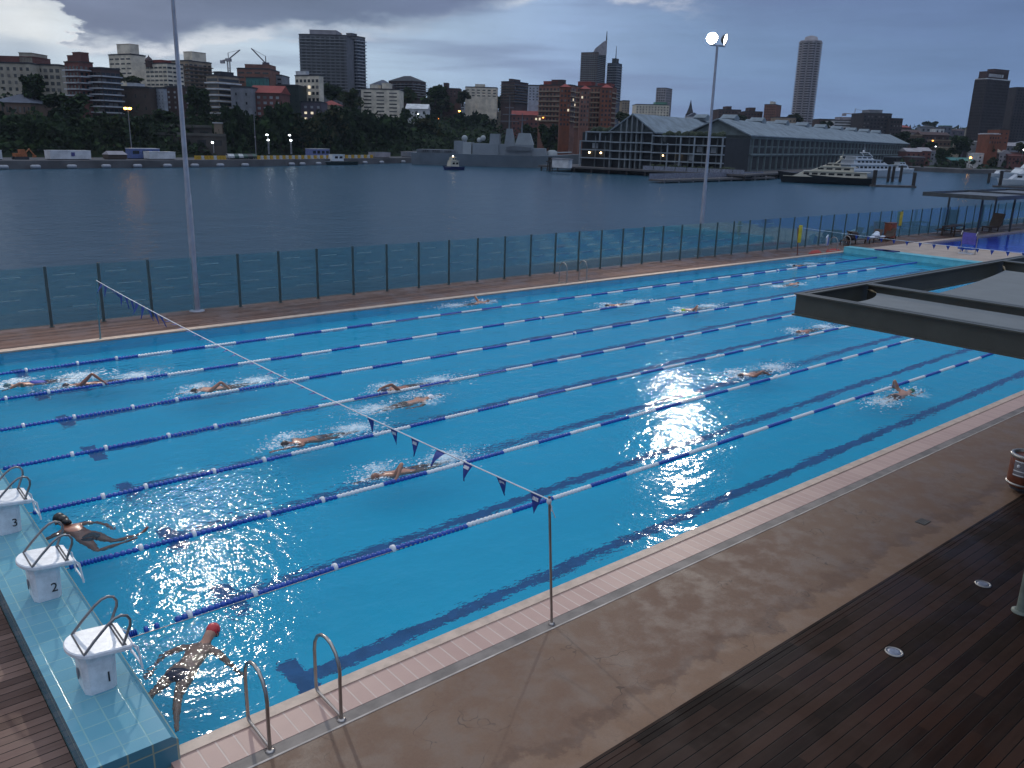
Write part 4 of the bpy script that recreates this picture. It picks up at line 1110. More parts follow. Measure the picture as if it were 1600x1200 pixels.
def splash(s, i):
    r = random.Random(40+i); b = MB(); d = s['d']; far = (s['p']-CAMP).length
    n = 420 if far < 26 else (200 if far < 40 else 80)
    n = int(n)
    spots = {'frog': [(-0.6, 0.3, .3)], 'breast': [(-1.7, 0.05, .2)]}.get(s['pose'], [(-1.75, 0.0, 0.35), (-0.25, 0.42, 0.22), (0.1, 0, 0.2)])
    for cx_, cy_, sg in spots:
        for k in range(n if cx_ < -1 else n//2):
            x = cx_+r.gauss(0, sg*1.3)
            if s['p'].x+x*d < 0.12: continue
            y = cy_+r.gauss(0, sg*0.7); z = abs(r.gauss(0, 0.05 if cx_ < -1 else -0.02))
            q = r.uniform(0.004, 0.011)*(1.0 if far < 25 else 1.4)*(1.0 if r.random() < .9 else 1.6)
            if r.random() < 0.6: b.ball((x*d, y, 0.004), (q*r.uniform(1.5, 4), q*r.uniform(1, 2.2), q*0.35), 0, 6, 4)
            else: b.ball((x*d, y, z), (q*0.8, q*0.8, q*0.8), 0, 5, 4)
    if s['pose'] == 'frog': return
    nv = len(b.v); dens = [0.0]*nv; G = 22
    x0, x1 = -2.6, 0.7
    o_ = len(b.v); ok = True
    for gy in range(G+1):
        for gx in range(G+1):
            lx = x0+(x1-x0)*gx/G; ly = -0.85+1.7*gy/G
            wx = lx*d
            if s['p'].x+wx < 0.05: wx = 0.05-s['p'].x
            de = max(1.0*math.exp(-((lx+1.7)/0.55)**2-(ly/0.42)**2), 0.85*math.exp(-((lx+0.25)/0.40)**2-((ly-0.35*d*-1)/0.35)**2), 0.6*math.exp(-((lx-0.1)/0.3)**2-(ly/0.4)**2), 0.35*math.exp(-((lx+0.9)/0.9)**2-(ly/0.45)**2))
            b.v.append((wx, ly, 0.012+0.03*de*(0.6+0.4*math.sin(lx*9+ly*7+i)))); dens.append(de)
    for gy in range(G):
        for gx in range(G):
            q = o_+gy*(G+1)+gx; b.f.append([q, q+1, q+G+2, q+G+1]); b.m.append(1); b.s.append(True)
    me_ = b.mesh('splash', [M_foam, M_veil]); at2 = me_.attributes.new('dens', 'FLOAT', 'POINT'); at2.data.foreach_set('value', dens)
    o = put('splash', me_, None, (s['p'].x, s['p'].y, 0))
    tag(o, 'white drops and foam around the '+s['lab'].replace('swimmer', 'swimmer', 1)[:60].rsplit(' ', 1)[0] if False else None, None, kind='stuff')
for i, s in enumerate(SWIM):
    if s['pose'] not in ('breast',): splash(s, i)
# ================================================================== LAND ACROSS THE WATER
SHORE = [(-220, 60), (-160, 130), (-60, 172), (33, 198), (95, 212), (167, 244), (235, 275), (330, 300), (420, 270), (385, 200), (374, 166), (372, 148), (384, 141), (378, 126), (384, 60), (372, 20), (330, -30), (280, -80)]
def shore_r(a):
    dx, dy = math.cos(a), math.sin(a); best = None
    for (x0, y0), (x1, y1) in zip(SHORE, SHORE[1:]):
        x0 -= CAMP.x; x1 -= CAMP.x; y0 -= CAMP.y; y1 -= CAMP.y
        ex, ey = x1-x0, y1-y0; den = dx*ey-dy*ex
        if abs(den) < 1e-9: continue
        t = (x0*ey-y0*ex)/den; u = (x0*dy-y0*dx)/den
        if t > 0 and 0 <= u <= 1 and (best is None or t < best): best = t
    return best or 380.0
def sstep(x, a, b):
    t = min(1, max(0, (x-a)/(b-a))); return t*t*(3-2*t)
def land_z(a, dr):
    left = sstep(a-YAW, -0.10, 0.10)                     # a larger = further left
    zl = -0.8+(7.5*sstep(dr, 22, 45)+5*sstep(dr, 50, 120)+10*sstep(dr, 120, 240)+6*sstep(dr, 240, 900))
    zr = -0.8+(4*sstep(dr, 30, 120)+8*sstep(dr, 100, 350)+20*sstep(dr, 350, 1000)+12*sstep(dr, 900, 2500))
    return zl*left+zr*(1-left)
def land_at(x, y):
    a = math.atan2(y-CAMP.y, x-CAMP.x); d = math.hypot(x-CAMP.x, y-CAMP.y)
    return land_z(a, d-shore_r(a))
M_land = mat('scrubby_hillside', (0.018, 0.026, 0.014), 0.95, vary=0.5, scale=0.08)
next(n for n in M_land.node_tree.nodes if n.type == 'BSDF_PRINCIPLED').inputs['Specular IOR Level'].default_value = 0.05
M_quay = mat('quay_concrete', (0.085, 0.082, 0.085), 0.8, vary=0.35, scale=0.15)
DRS = [0, 0.3, 6, 22, 28, 34, 42, 55, 70, 90, 110, 140, 180, 240, 320, 420, 550, 650, 780, 860]
NA = 260; A0, A1 = YAW-0.85, YAW+0.85
vs, fs = [], []
for i in range(NA+1):
    a = A0+(A1-A0)*i/NA; r0 = shore_r(a)
    for j, d in enumerate(DRS):
        z = ZH-1 if j == 0 else land_z(a, d)
        if d > 30: z += 1.2*math.sin(a*55+d*0.02)*sstep(d, 30, 300)+0.8*math.sin(a*140)
        vs.append((CAMP.x+math.cos(a)*(r0+d), CAMP.y+math.sin(a)*(r0+d), z))
n = len(DRS)
b = MB(); b.add(vs, [(i*n+j, i*n+j+1, (i+1)*n+j+1, (i+1)*n+j) for i in range(NA) for j in range(3, n-1)], 0, True)
b.add(vs, [(i*n+j, i*n+j+1, (i+1)*n+j+1, (i+1)*n+j) for i in range(NA) for j in range(0, 3)], 1, False)
struct('hillside_terrain', b, [M_land, M_quay])

def shore_d(px):
    d = ray(px, 230); a = math.atan2(d.y, d.x)
    return shore_r(a)*math.cos(a-YAW)
def deeper(D, px):                      # distances were read for a straight quay; the real one runs away to the right
    return D+(shore_d(px)-183)*(1-sstep(px, 780, 900))*(1 if D < 400 else 0.4) if px < 900 else D
# ------------------------------------------------------------------ buildings
M_glassd = mat('dark_window_glass', (0.018, 0.022, 0.028), 0.18, vary=0.3, scale=0.5)
M_glassb = mat('pale_window_frame', (0.30, 0.32, 0.34), 0.4, vary=0.3, scale=0.4)
M_blind = mat('drawn_blinds', (0.13, 0.125, 0.12), 0.6, vary=0.3, scale=0.3)
M_lit = emit('lit_window', (1.0, 0.80, 0.55), 0.7)
M_litw = emit('lit_window_cool', (0.95, 1.0, 0.95), 2.2)
def bmat(name, col, rough=0.85, vary=0.22, scale=0.35): return mat(name, col, rough, 0, vary, scale)
M_brick = bmat('red_brick', (0.145, 0.050, 0.042)); M_brickd = bmat('dark_brick', (0.068, 0.038, 0.036)); M_cream = bmat('cream_render', (0.66, 0.58, 0.46))
M_beige = bmat('beige_render', (0.36, 0.315, 0.25)); M_grey = bmat('grey_render', (0.20, 0.205, 0.225)); M_whiteb = bmat('white_render', (0.56, 0.56, 0.57))
M_brownw = bmat('brown_wall', (0.068, 0.047, 0.038)); M_palebl = bmat('pale_blue_wall', (0.36, 0.385, 0.43)); M_pinkb = bmat('pink_brick', (0.20, 0.088, 0.062))
M_tilered = bmat('red_roof_tiles', (0.24, 0.045, 0.035)); M_slate = bmat('grey_slate', (0.085, 0.095, 0.125)); M_tan = bmat('tan_render', (0.28, 0.215, 0.155))
M_green = bmat('green_black_netting', (0.010, 0.022, 0.020)); M_towerg = bmat('tower_grey', (0.13, 0.128, 0.14)); M_towerd = bmat('tower_dark_brown', (0.040, 0.033, 0.038))
M_band = bmat('pale_balcony_edge', (0.40, 0.40, 0.42)); M_bandg = bmat('grey_balcony_edge', (0.26, 0.26, 0.275)); M_dkroof = bmat('dark_roof', (0.035, 0.037, 0.045))
M_mauve = bmat('mauve_wall', (0.085, 0.072, 0.095)); M_teal = bmat('teal_hoarding', (0.04, 0.15, 0.14)); M_sandst = bmat('sandstone', (0.135, 0.088, 0.066)); M_copper = bmat('green_metal_roof', (0.10, 0.26, 0.17))
M_orangeb = bmat('orange_brick', (0.19, 0.058, 0.028)); M_lilac = bmat('lilac_concrete', (0.30, 0.275, 0.29)); M_spire = bmat('spire_slate', (0.030, 0.032, 0.040))
NWIN = 0
def bld(label, xl, xr, yt, D, depth=14, wall=M_grey, win=None, cols=5, rows=5, ww=0.55, wh=0.5, band=None, side=0.0, roof='flat', roofm=M_dkroof, roofh=2.5, wm=None, top=0.06, low=0.0, pent=(), cat='building', name='building', zb=None, lit=0, sidewin=True, ylow=None):
    """facade between photo columns xl and xr, roof line at yt, D metres away; rows of windows from the top down to photo row ylow"""
    D = deeper(D, (xl+xr)/2)
    pL, pR = at(xl, yt, D), at(xr, yt, D)
    L = math.hypot(pR.x-pL.x, pR.y-pL.y); t = math.atan2(pR.y-pL.y, pR.x-pL.x)
    ang = rad(28) if side else 0.0
    wf = L*(1-abs(side))/math.cos(ang) if side else L
    dp = L*abs(side)/math.sin(ang) if side else depth
    zt = at((xl+xr)/2, yt, D).z
    cx, cy = (pL.x+pR.x)/2, (pL.y+pR.y)/2
    if zb is None: zb = min(land_at(cx, cy)-3, zt-8)
    H = zt-zb
    if side >= 0: ox, oy, rz = pL.x, pL.y, t-ang if side else t
    else: ox, oy, rz = pL.x+math.cos(t)*L*abs(side), pL.y+math.sin(t)*L*abs(side), t+ang
    if side > 0:
        # front swings away to the left of the corner nearest the camera
        ox, oy = pL.x+math.cos(t)*L*(1-side), pL.y+math.sin(t)*L*(1-side)
        ox -= math.cos(t-ang)*wf; oy -= math.sin(t-ang)*wf
    r_ = root(name, label, cat, (ox, oy, zb), rz)
    b = MB(); b.box(0, 0, 0, wf, dp, H); wl_ = obj('wall', b, wall, r_)
    b = MB()
    if roof == 'flat':
        b.box(-0.15, -0.15, H, wf+0.15, dp+0.15, H+0.35); b.box(0.4, 0.4, H+0.35, wf-0.4, dp-0.4, H+0.5)
    elif roof == 'hip':
        i = min(wf, dp)*0.45
        b.add([(-.4, -.4, H), (wf+.4, -.4, H), (wf+.4, dp+.4, H), (-.4, dp+.4, H), (i, dp/2, H+roofh), (wf-i, dp/2, H+roofh)], [(0, 1, 5, 4), (1, 2, 5), (2, 3, 4, 5), (3, 0, 4), (3, 2, 1, 0)])
    elif roof == 'gable':
        b.add([(-.3, -.4, H), (wf+.3, -.4, H), (wf+.3, dp+.4, H), (-.3, dp+.4, H), (-.3, dp/2, H+roofh), (wf+.3, dp/2, H+roofh)], [(0, 1, 5, 4), (2, 3, 4, 5), (3, 0, 4), (1, 2, 5), (3, 2, 1, 0)])
    elif roof == 'front':
        b.add([(-.3, -.3, H), (wf+.3, -.3, H), (wf+.3, dp, H), (-.3, dp, H), (wf/2, -.3, H+roofh), (wf/2, dp, H+roofh)], [(0, 1, 4), (3, 0, 4, 5), (1, 2, 5, 4), (2, 3, 5), (3, 2, 1, 0)])
    elif roof == 'dome':
        b.lathe([(wf*0.48, H), (wf*0.44, H+roofh*0.5), (wf*0.27, H+roofh*0.85), (wf*0.03, H+roofh)], 14, c=(wf/2, dp/2, 0))
    obj('roof', b, roofm, r_)
    for (x0, x1, h, pm_) in pent:
        b = MB(); b.box(wf*x0, dp*0.2, H+0.4, wf*x1, dp*0.8, H+0.4+h); b.box(wf*x0-.1, dp*0.2-.1, H+.4+h, wf*x1+.1, dp*0.8+.1, H+0.6+h); obj('rooftop_block', b, pm_, r_)
    if win is None: return r_
    zlo = at((xl+xr)/2, ylow, D).z-zb if ylow else H*low
    fh = (H*(1-0.0)-H*top*0-zlo-0.6)/rows
    rr = random.Random(hash(label) % 1000 if False else len(label)*7+int(xl))
    faces = [(wf, 0, 0.0)]
    if side and sidewin: faces.append((dp, 1, 0.0))
    mw = wm or M_glassd
    total = sum(max(1, round(cols*f[0]/wf)) for f in faces)*rows
    for (fw_, k, _) in faces:
        nc = cols if k == 0 else max(1, round(cols*fw_/wf))
        if win == 'punch' or (win == 'bays' and total <= 100):
            cw = fw_/nc; w_, h_ = cw*ww, fh*wh
            b = MB(); b.box(-w_/2, -0.06, 0, w_/2, 0.08, h_); me_ = b.mesh('window', mw)
            b = MB(); b.box(-w_/2, -0.06, 0, w_/2, 0.08, h_); mlit = b.mesh('window', M_lit)
            b = MB(); b.box(-w_/2, -0.06, 0, w_/2, 0.08, h_); mbl = b.mesh('window', M_blind)
            for i in range(rows):
                for j in range(nc):
                    x = cw*(j+0.5); z = H-0.6-fh*(i+1)+fh*(1-wh)/2
                    ml = me_
                    if lit and rr.random() < lit: ml = mlit
                    elif rr.random() < 0.16: ml = mbl
                    if k == 0: put('window', ml, r_, (x, 0, z))
                    elif side > 0: put('window', ml, r_, (wf, x, z), rz=PI/2)
                    else: put('window', ml, r_, (0, x, z), rz=-PI/2)
        else:
            h_ = fh*wh
            b = MB(); b.box(fw_*0.04, -0.06, 0, fw_*0.96, 0.08, h_)
            me_ = b.mesh('window_row', mw)
            for j in range(nc+1 if win == 'bays' else 0):
                x = fw_*(0.04+0.92*j/nc); bp2 = MB(); bp2.box(x-fw_/nc*(1-ww)/2, -0.2, zlo, x+fw_/nc*(1-ww)/2, 0.1, H-0.3)
                o2 = obj('pier', bp2, wall, r_)
                if k: o2.location, o2.rotation_euler = ((wf, 0, 0), (0, 0, PI/2)) if side > 0 else ((0, dp, 0), (0, 0, -PI/2))
        if True:
            ms_ = None
            if band:
                h_ = fh*wh
                b = MB(); b.box(-0.1, -0.9, 0, fw_+0.1, 0.1, fh*(1-wh)*0.42); ms_ = b.mesh('balcony', band)
            for i in range(rows if (ms_ or not (win == 'punch' or (win == 'bays' and total <= 100))) else 0):
                z = H-0.6-fh*(i+1)+fh*(1-wh)*0.75
                loc, rzz = ((0, 0, z), 0) if k == 0 else (((wf, 0, z), PI/2) if side > 0 else ((0, dp, z), -PI/2))
                if not (win == 'punch' or (win == 'bays' and total <= 100)): put('window_row', me_, r_, loc, rz=rzz)
                if ms_:
                    l2 = (loc[0], loc[1], H-0.6-fh*(i+1)+0.05); put('balcony', ms_, r_, l2, rz=rzz)
    return r_

# left ridge
bld('long beige apartment block with brick red attic at the left edge of the skyline', -14, 47, 99, 292, 16, M_beige, 'punch', 6, 6, .42, .5, ylow=165, pent=((0.0, 1.0, 1.9, M_brick), (0.60, 0.93, 3.1, M_beige)))
bld('beige block with dark windows right of the brick attic block', 47, 93, 102, 292, 16, M_beige, 'bays', 5, 6, .62, .55, ylow=165)
bld('red brick apartment tower with white string courses', 92, 134, 97, 250, 12, M_brick, 'bays', 4, 5, .5, .52, band=M_band, side=0.28, ylow=150, pent=((0.05, 0.5, 1.5, M_brick), (0.45, 0.98, 2.3, M_brick)), roofm=M_brickd)
bld('dark red brick block with pale balcony edges stepping down the hill', 134, 173, 107, 246, 12, M_brickd, 'bays', 3, 8, .8, .5, band=M_band, side=0.42, ylow=186)
bld('sandstone building with grey slate roof low at the left edge', -14, 47, 160, 236, 12, M_sandst, 'punch', 9, 1, .35, .62, roof='hip', roofm=M_slate, roofh=2.4, ylow=178)
bld('cream apartment block with a square rooftop block', 158, 217, 85, 330, 18, M_cream, 'bays', 4, 5, .7, .32, side=0.22, ylow=125, pent=((0.28, 0.86, 3.6, M_cream),), sidewin=False)
bld('low cream block with red roof and brown cupola', 217, 275, 99, 312, 14, M_cream, 'bays', 5, 5, .78, .42, side=0.26, ylow=135, pent=((0.0, 0.62, 1.0, M_tilered),))
p = at(233, 98, deeper(312, 246)+4); b = MB(); 
r_ = root('cupola', 'small dark brown domed cupola on the red roof', 'cupola', (p.x, p.y, p.z-1.5))
b.lathe([(1.4, 0), (1.4, 2.0), (1.55, 2.1)], 8, smooth=False); obj('drum', b, M_brickd, r_)
b = MB(); b.lathe([(1.6, 2.1), (1.1, 3.0), (0.25, 3.7), (0.05, 4.3)], 8); obj('dome', b, M_brickd, r_)
bld('tan apartment block with a tall stair tower behind the left floodlight pole', 252, 316, 95, 342, 16, M_tan, 'bays', 5, 6, .6, .42, side=0.34, ylow=135, band=M_sandst, pent=((0.58, 0.98, 3.4, M_cream),))
bld('plain dark brown slab wall in the middle of the left hillside', 173, 233, 137, 250, 10, M_brownw, 'punch', 4, 2, .12, .3, ylow=178, pent=((0.36, 0.6, 0.9, M_whiteb),))
bld('narrow pale blue slab building beside the dark brown slab', 232, 258, 138, 248, 10, M_palebl, 'punch', 4, 6, .12, .35, side=0.12, ylow=175, sidewin=False)
bld('dark brick house with small windows right of the pale slab', 258, 296, 137, 254, 10, M_brickd, 'punch', 4, 4, .3, .4, wm=M_glassb, ylow=172)
bld('tan and white block with deep white balconies', 318, 361, 118, 262, 12, M_tan, 'band', 3, 6, .9, .48, band=M_whiteb, side=0.5, ylow=178, pent=((0.3, 0.9, 0.9, M_dkroof),))
bld('blank grey concrete house beside the red roofed brick block', 360, 392, 137, 252, 10, M_grey, 'punch', 2, 3, .15, .3, ylow=182)
bld('red brick block with bright red roof and white windows', 389, 438, 145, 250, 12, M_brick, 'punch', 5, 4, .5, .46, wm=M_glassb, roof='gable', roofm=M_tilered, roofh=2.6, ylow=182)
bld('dark green shrouded building between brick and cream blocks', 431, 466, 134, 262, 12, M_green, 'punch', 4, 5, .2, .3, ylow=178)
bld('pinkish block with teal hoarding under a dark crane', 370, 421, 108, 335, 16, M_pinkb, 'bays', 4, 3, .7, .35, ylow=132, pent=((0.18, 0.95, 1.6, M_pinkb),))
bld('teal painted hoarding in front of the pinkish block', 384, 414, 122, 328, 6, M_teal, 'punch', 5, 1, .08, .6, ylow=134)
bld('small grey block right of the teal hoarding', 412, 441, 118, 338, 12, M_grey, 'bays', 3, 2, .6, .4, ylow=134)
bld('cream office block with rows of square windows', 455, 503, 118, 264, 12, M_cream, 'punch', 6, 4, .62, .48, ylow=160, side=0.1, sidewin=False, pent=((0.0, 0.45, 1.2, M_whiteb),), lit=0.04)
bld('mauve lower building with lit windows below the cream office', 462, 502, 160, 256, 10, M_mauve, 'punch', 4, 3, .4, .4, ylow=190, lit=0.30, wm=M_glassb)
bld('large grey apartment tower with curved rows of balconies', 467, 541, 55, 385, 24, M_towerg, 'bays', 9, 17, .7, .5, band=M_bandg, ylow=140, pent=((0.18, 0.75, 2.4, M_lilac),), zb=10)
bld('stepped right wing of the big tower with white balconies', 536, 567, 57, 392, 22, M_towerg, 'bays', 3, 16, .75, .5, band=M_band, side=0.35, ylow=140, zb=10, pent=((0.0, 0.45, 1.5, M_towerg),))
bld('orange roofed house tucked below the big tower', 500, 528, 164, 288, 10, M_tan, 'punch', 4, 1, .3, .4, roof='hip', roofm=M_tilered, roofh=1.9, ylow=170)
bld('brown brick block with dark mansard roof behind the cream flats', 604, 662, 126, 372, 16, M_brickd, 'bays', 6, 6, .6, .45, band=M_bandg, side=0.3, ylow=152, roof='hip', roofm=M_dkroof, roofh=3.0)
bld('dark domed roof house left of the brown mansard block', 578, 612, 133, 368, 14, M_brickd, 'punch', 5, 2, .4, .4, roof='hip', roofm=M_slate, roofh=3.0, ylow=150)
bld('cream block of flats with twin rooftop turrets', 564, 624, 140, 296, 14, M_cream, 'bays', 3, 8, .6, .34, side=0.0, ylow=188, pent=((0.22, 0.42, 1.6, M_cream), (0.52, 0.72, 2.4, M_cream)))
bld('white gabled house with red side roof and dormers', 634, 668, 170, 306, 12, M_whiteb, 'punch', 3, 1, .3, .6, roof='gable', roofm=M_whiteb, roofh=2.4, ylow=180)
bld('white belvedere tower among the dark trees', 708, 726, 162, 345, 6, M_whiteb, 'bays', 3, 2, .7, .4, roof='hip', roofm=M_slate, roofh=1.8, ylow=172)
bld('small far brown block on the wooded skyline', 691, 719, 139, 425, 12, M_brickd, 'punch', 5, 3, .4, .4, ylow=152, pent=((0.05, 0.32, 2.6, M_brickd),))
bld('far cream apartment block on the wooded skyline', 727, 777, 137, 432, 14, M_cream, 'bays', 6, 3, .55, .35, ylow=152, pent=((0.3, 0.6, 1.4, M_cream),))
bld('brown gridded block on the skyline left of the brick complex', 783, 826, 128, 425, 14, M_brickd, 'bays', 5, 7, .75, .5, band=M_sandst, side=0.5, ylow=160, pent=((0.35, 0.6, 1.3, M_brickd),))
bld('pale grey flats half hidden by the brick complex', 826, 848, 134, 428, 12, M_palebl, 'punch', 4, 5, .4, .4, ylow=158)
bld('tall pink brick apartment complex with projecting bays', 843, 902, 133, 372, 18, M_pinkb, 'bays', 9, 7, .5, .5, band=M_tan, side=0.16, ylow=190, pent=((0.1, 0.55, 1.4, M_tilered), (0.35, 0.7, 2.0, M_brickd)), lit=0.02, wm=M_glassd)
bld('right half of the brick complex with round corner bays', 902, 966, 135, 366, 18, M_pinkb, 'bays', 9, 8, .5, .5, band=M_tan, side=0.22, ylow=200, pent=((0.0, 0.4, 1.6, M_tilered), (0.6, 0.98, 0.8, M_tilered)), lit=0.015)
for x0, x1, yt_, ad, lb in ((852, 866, 138, 364, 'left projecting brick bay of the pink brick complex'), (876, 892, 136, 362, 'second projecting brick bay of the pink brick complex'), (908, 922, 139, 357, 'third projecting brick bay of the pink brick complex'), (940, 957, 137, 356, 'right projecting corner bay of the pink brick complex')):
    bld(lb, x0, x1, yt_, ad, 6, M_orangeb if x0 in (876, 940) else M_pinkb, 'punch', 3, 8, .5, .5, ylow=198, roof='hip', roofm=M_tilered, roofh=1.4, lit=0.012)
bld('low brick terrace with red roof at the foot of the complex', 800, 862, 180, 338, 12, M_brick, 'punch', 9, 3, .4, .42, roof='gable', roofm=M_tilered, roofh=2.2, ylow=205, lit=0.04)
bld('yellow gabled house behind the warship mast', 773, 799, 178, 326, 10, M_cream, 'punch', 3, 2, .25, .35, roof='front', roofm=M_cream, roofh=2.6, ylow=198)
r28 = bld('tall brown tower with a curved sail top and mast', 909, 950, 82, 720, 30, M_sandst, 'bays', 7, 18, .6, .5, band=M_bandg, side=0.4, ylow=136, zb=10)
p = at(935, 83, 728); b = MB(); b.xz([(-5, -2), (6, -2), (6, 9.5), (3, 8), (0, 5.5), (-3, 3)], -6, 6)
r_ = put('sail_crown', b.mesh('sail_crown', M_lilac), r28); r_.matrix_world = Matrix.Translation(p)@Matrix.Rotation(YAW-PI/2, 4, 'Z'); r_.matrix_parent_inverse = Matrix.Identity(4)
r_.location = r28.matrix_world.inverted()@p if False else Vector((0, 0, 0))
def local_put(o, par, p, rz):
    a = par.rotation_euler.z; q = Matrix.Rotation(-a, 4, 'Z')@(Vector(p)-Vector(par.location))
    o.location = q; o.rotation_euler = (0, 0, rz-a)
local_put(r_, r28, p, YAW-PI/2)
b = MB(); b.tube([(6, 0, 8), (6, 0, 16.5)], [0.7, 0.25], 6); m_ = obj('mast', b, M_dkroof, r28); local_put(m_, r28, p, YAW-PI/2)
r29 = bld('grey blue tower with a thin mast beside the sail topped tower', 950, 974, 99, 740, 24, M_slate, 'bays', 5, 15, .6, .5, band=M_bandg, side=0.4, ylow=160, zb=8, pent=((0.35, 0.75, 3.5, M_dkroof),))
p = at(962, 96, 745); b = MB(); b.tube([(0, 0, 0), (0, 0, 12)], [0.5, 0.15], 6); m_ = obj('mast', b, M_dkroof, r29); local_put(m_, r29, p, 0)
bld('small pale tan block just right of the two skyline towers', 972, 984, 158, 520, 12, M_tan, 'punch', 3, 4, .4, .4, ylow=175)
bld('wide cream hotel with green lit roof light', 994, 1046, 164, 610, 20, M_cream, 'punch', 11, 4, .4, .45, ylow=182, pent=((0.62, 0.95, 1.6, M_copper),))
bld('pink and dark slab tower behind the cream hotel', 1027, 1055, 138, 660, 18, M_lilac, 'bays', 4, 10, .6, .5, side=0.5, ylow=180, zb=8)
bld('white church hall below the dark spire', 1075, 1094, 182, 520, 10, M_whiteb, 'punch', 3, 1, .2, .5, roof='front', roofm=M_slate, roofh=2.2, ylow=190)
p = at(1078, 178, 530)
r_ = root('church_spire', 'thin dark church spire on the skyline', 'spire', (p.x, p.y, p.z-8))
b = MB(); b.box(-1.8, -1.8, 0, 1.8, 1.8, 8); obj('belfry', b, M_spire, r_); b = MB(); b.lathe([(2.2, 8), (1.0, 11.5), (0.05, 16)], 8, smooth=False); obj('steeple', b, M_spire, r_)
bld('first of three brown brick blocks behind the wharf roof, nearest the lit pole', 1123, 1158, 172, 560, 16, M_brickd, 'punch', 7, 4, .45, .45, ylow=190, pent=((0.38, 0.62, 1.8, M_brickd),))
bld('stepped brown brick block, middle one of the three behind the wharf roof', 1164, 1192, 175, 565, 16, M_brickd, 'punch', 6, 3, .45, .45, ylow=190, pent=((0.3, 0.65, 2.2, M_brickd),))
bld('taller brown brick block with pale corner just left of the slim tower', 1197, 1230, 164, 555, 16, M_pinkb, 'bays', 6, 6, .55, .45, ylow=190, side=0.5, pent=((0.35, 0.6, 1.6, M_cream),))
bld('low yellowish house between the brown blocks and the slim tower', 1212, 1244, 184, 520, 10, M_tan, 'punch', 6, 1, .3, .4, ylow=192)
# slim round-fronted tower
p = at(1267, 66, 790); pb = at(1267, 66, 790)
zt = p.z; r_ = root('apartment_tower', 'very tall slim pale tower with curved balconies on every floor', 'tower', (p.x, p.y, 5))
Wt = 33*790/1379/2
def scal(R): return [(R*(1+0.10*math.cos(8*a))*math.cos(a), R*(1+0.10*math.cos(8*a))*math.sin(a)) for a in [2*PI*i/48 for i in range(48)]]
b = MB(); b.prism(scal(Wt*0.88), 0, zt-5, 0, True); obj('core', b, M_towerd, r_)
nf = 43; b = MB(); b.prism(scal(Wt*0.98), 0, 1.15, 0, True); fm = b.mesh('balcony_ring', M_lilac)
for i in range(nf): put('balcony_ring', fm, r_, (0, 0, (zt-5)*(i+0.5)/nf-0.3), rz=0.0)
b = MB()
for i in range(8):
    a = 2*PI*(i+0.5)/8; b.box(Wt*0.82*math.cos(a)-.5, Wt*0.82*math.sin(a)-.5, 0, Wt*0.82*math.cos(a)+.5, Wt*0.82*math.sin(a)+.5, zt-5)
obj('fin', b, M_lilac, r_)
b = MB(); b.lathe([(Wt*0.98, zt-5), (Wt*0.98, zt-4), (Wt*0.6, zt-3.5), (Wt*0.55, zt-1), (Wt*0.2, zt+0.2)], 20); obj('crown', b, M_lilac, r_)
bld('white office with dark ribbon windows and a crane behind the wharf', 1303, 1350, 189, 510, 14, M_whiteb, 'band', 5, 4, .9, .42, ylow=208, pent=((0.25, 0.75, 1.6, M_lilac),))
bld('low brick block left of the white ribbon windowed office', 1280, 1306, 187, 525, 12, M_brickd, 'punch', 5, 3, .4, .4, ylow=205)
bld('broad dark brown stepped block above the wharf roof', 1350, 1394, 178, 490, 18, M_towerd, 'bays', 8, 6, .5, .45, ylow=212, pent=((0.28, 0.74, 1.7, M_grey),))
bld('lower right step of the broad dark brown block', 1392, 1411, 186, 486, 16, M_towerd, 'punch', 4, 4, .4, .4, ylow=212)
r_ = bld('dark brown office tower with red rooftop sign at the right edge', 1533, 1594, 124, 430, 26, M_towerd, 'bays', 16, 20, .5, .55, side=-0.16, ylow=222, zb=2, roofm=M_whiteb, pent=((0.02, 0.97, 3.0, M_brickd), (0.35, 0.98, 4.4, M_brickd)))
b = MB()
for i, (w0, w1) in enumerate(((0.10, 0.17), (0.19, 0.25), (0.27, 0.32), (0.34, 0.41), (0.43, 0.50), (0.52, 0.57), (0.60, 0.66))):
    wf = 15.5; b.box(wf*w0*1.25, 0.7, at(1560, 124, 430).z-2+1.2, wf*w1*1.25, 1.0, at(1560, 124, 430).z-2+2.6)
obj('rooftop_sign', b, M_band, r_)
bld('second dark tower cut off by the right edge', 1588, 1640, 138, 470, 26, M_towerd, 'bays', 10, 18, .5, .5, ylow=222, zb=2)
bld('orange brick stair block in front of the dark tower', 1562, 1578, 203, 400, 10, M_orangeb, 'punch', 2, 3, .3, .3, ylow=226)
bld('orange brick house with pale flat roof beside the stair block', 1547, 1563, 210, 396, 10, M_orangeb, 'punch', 4, 2, .4, .5, ylow=226, roofm=M_whiteb)

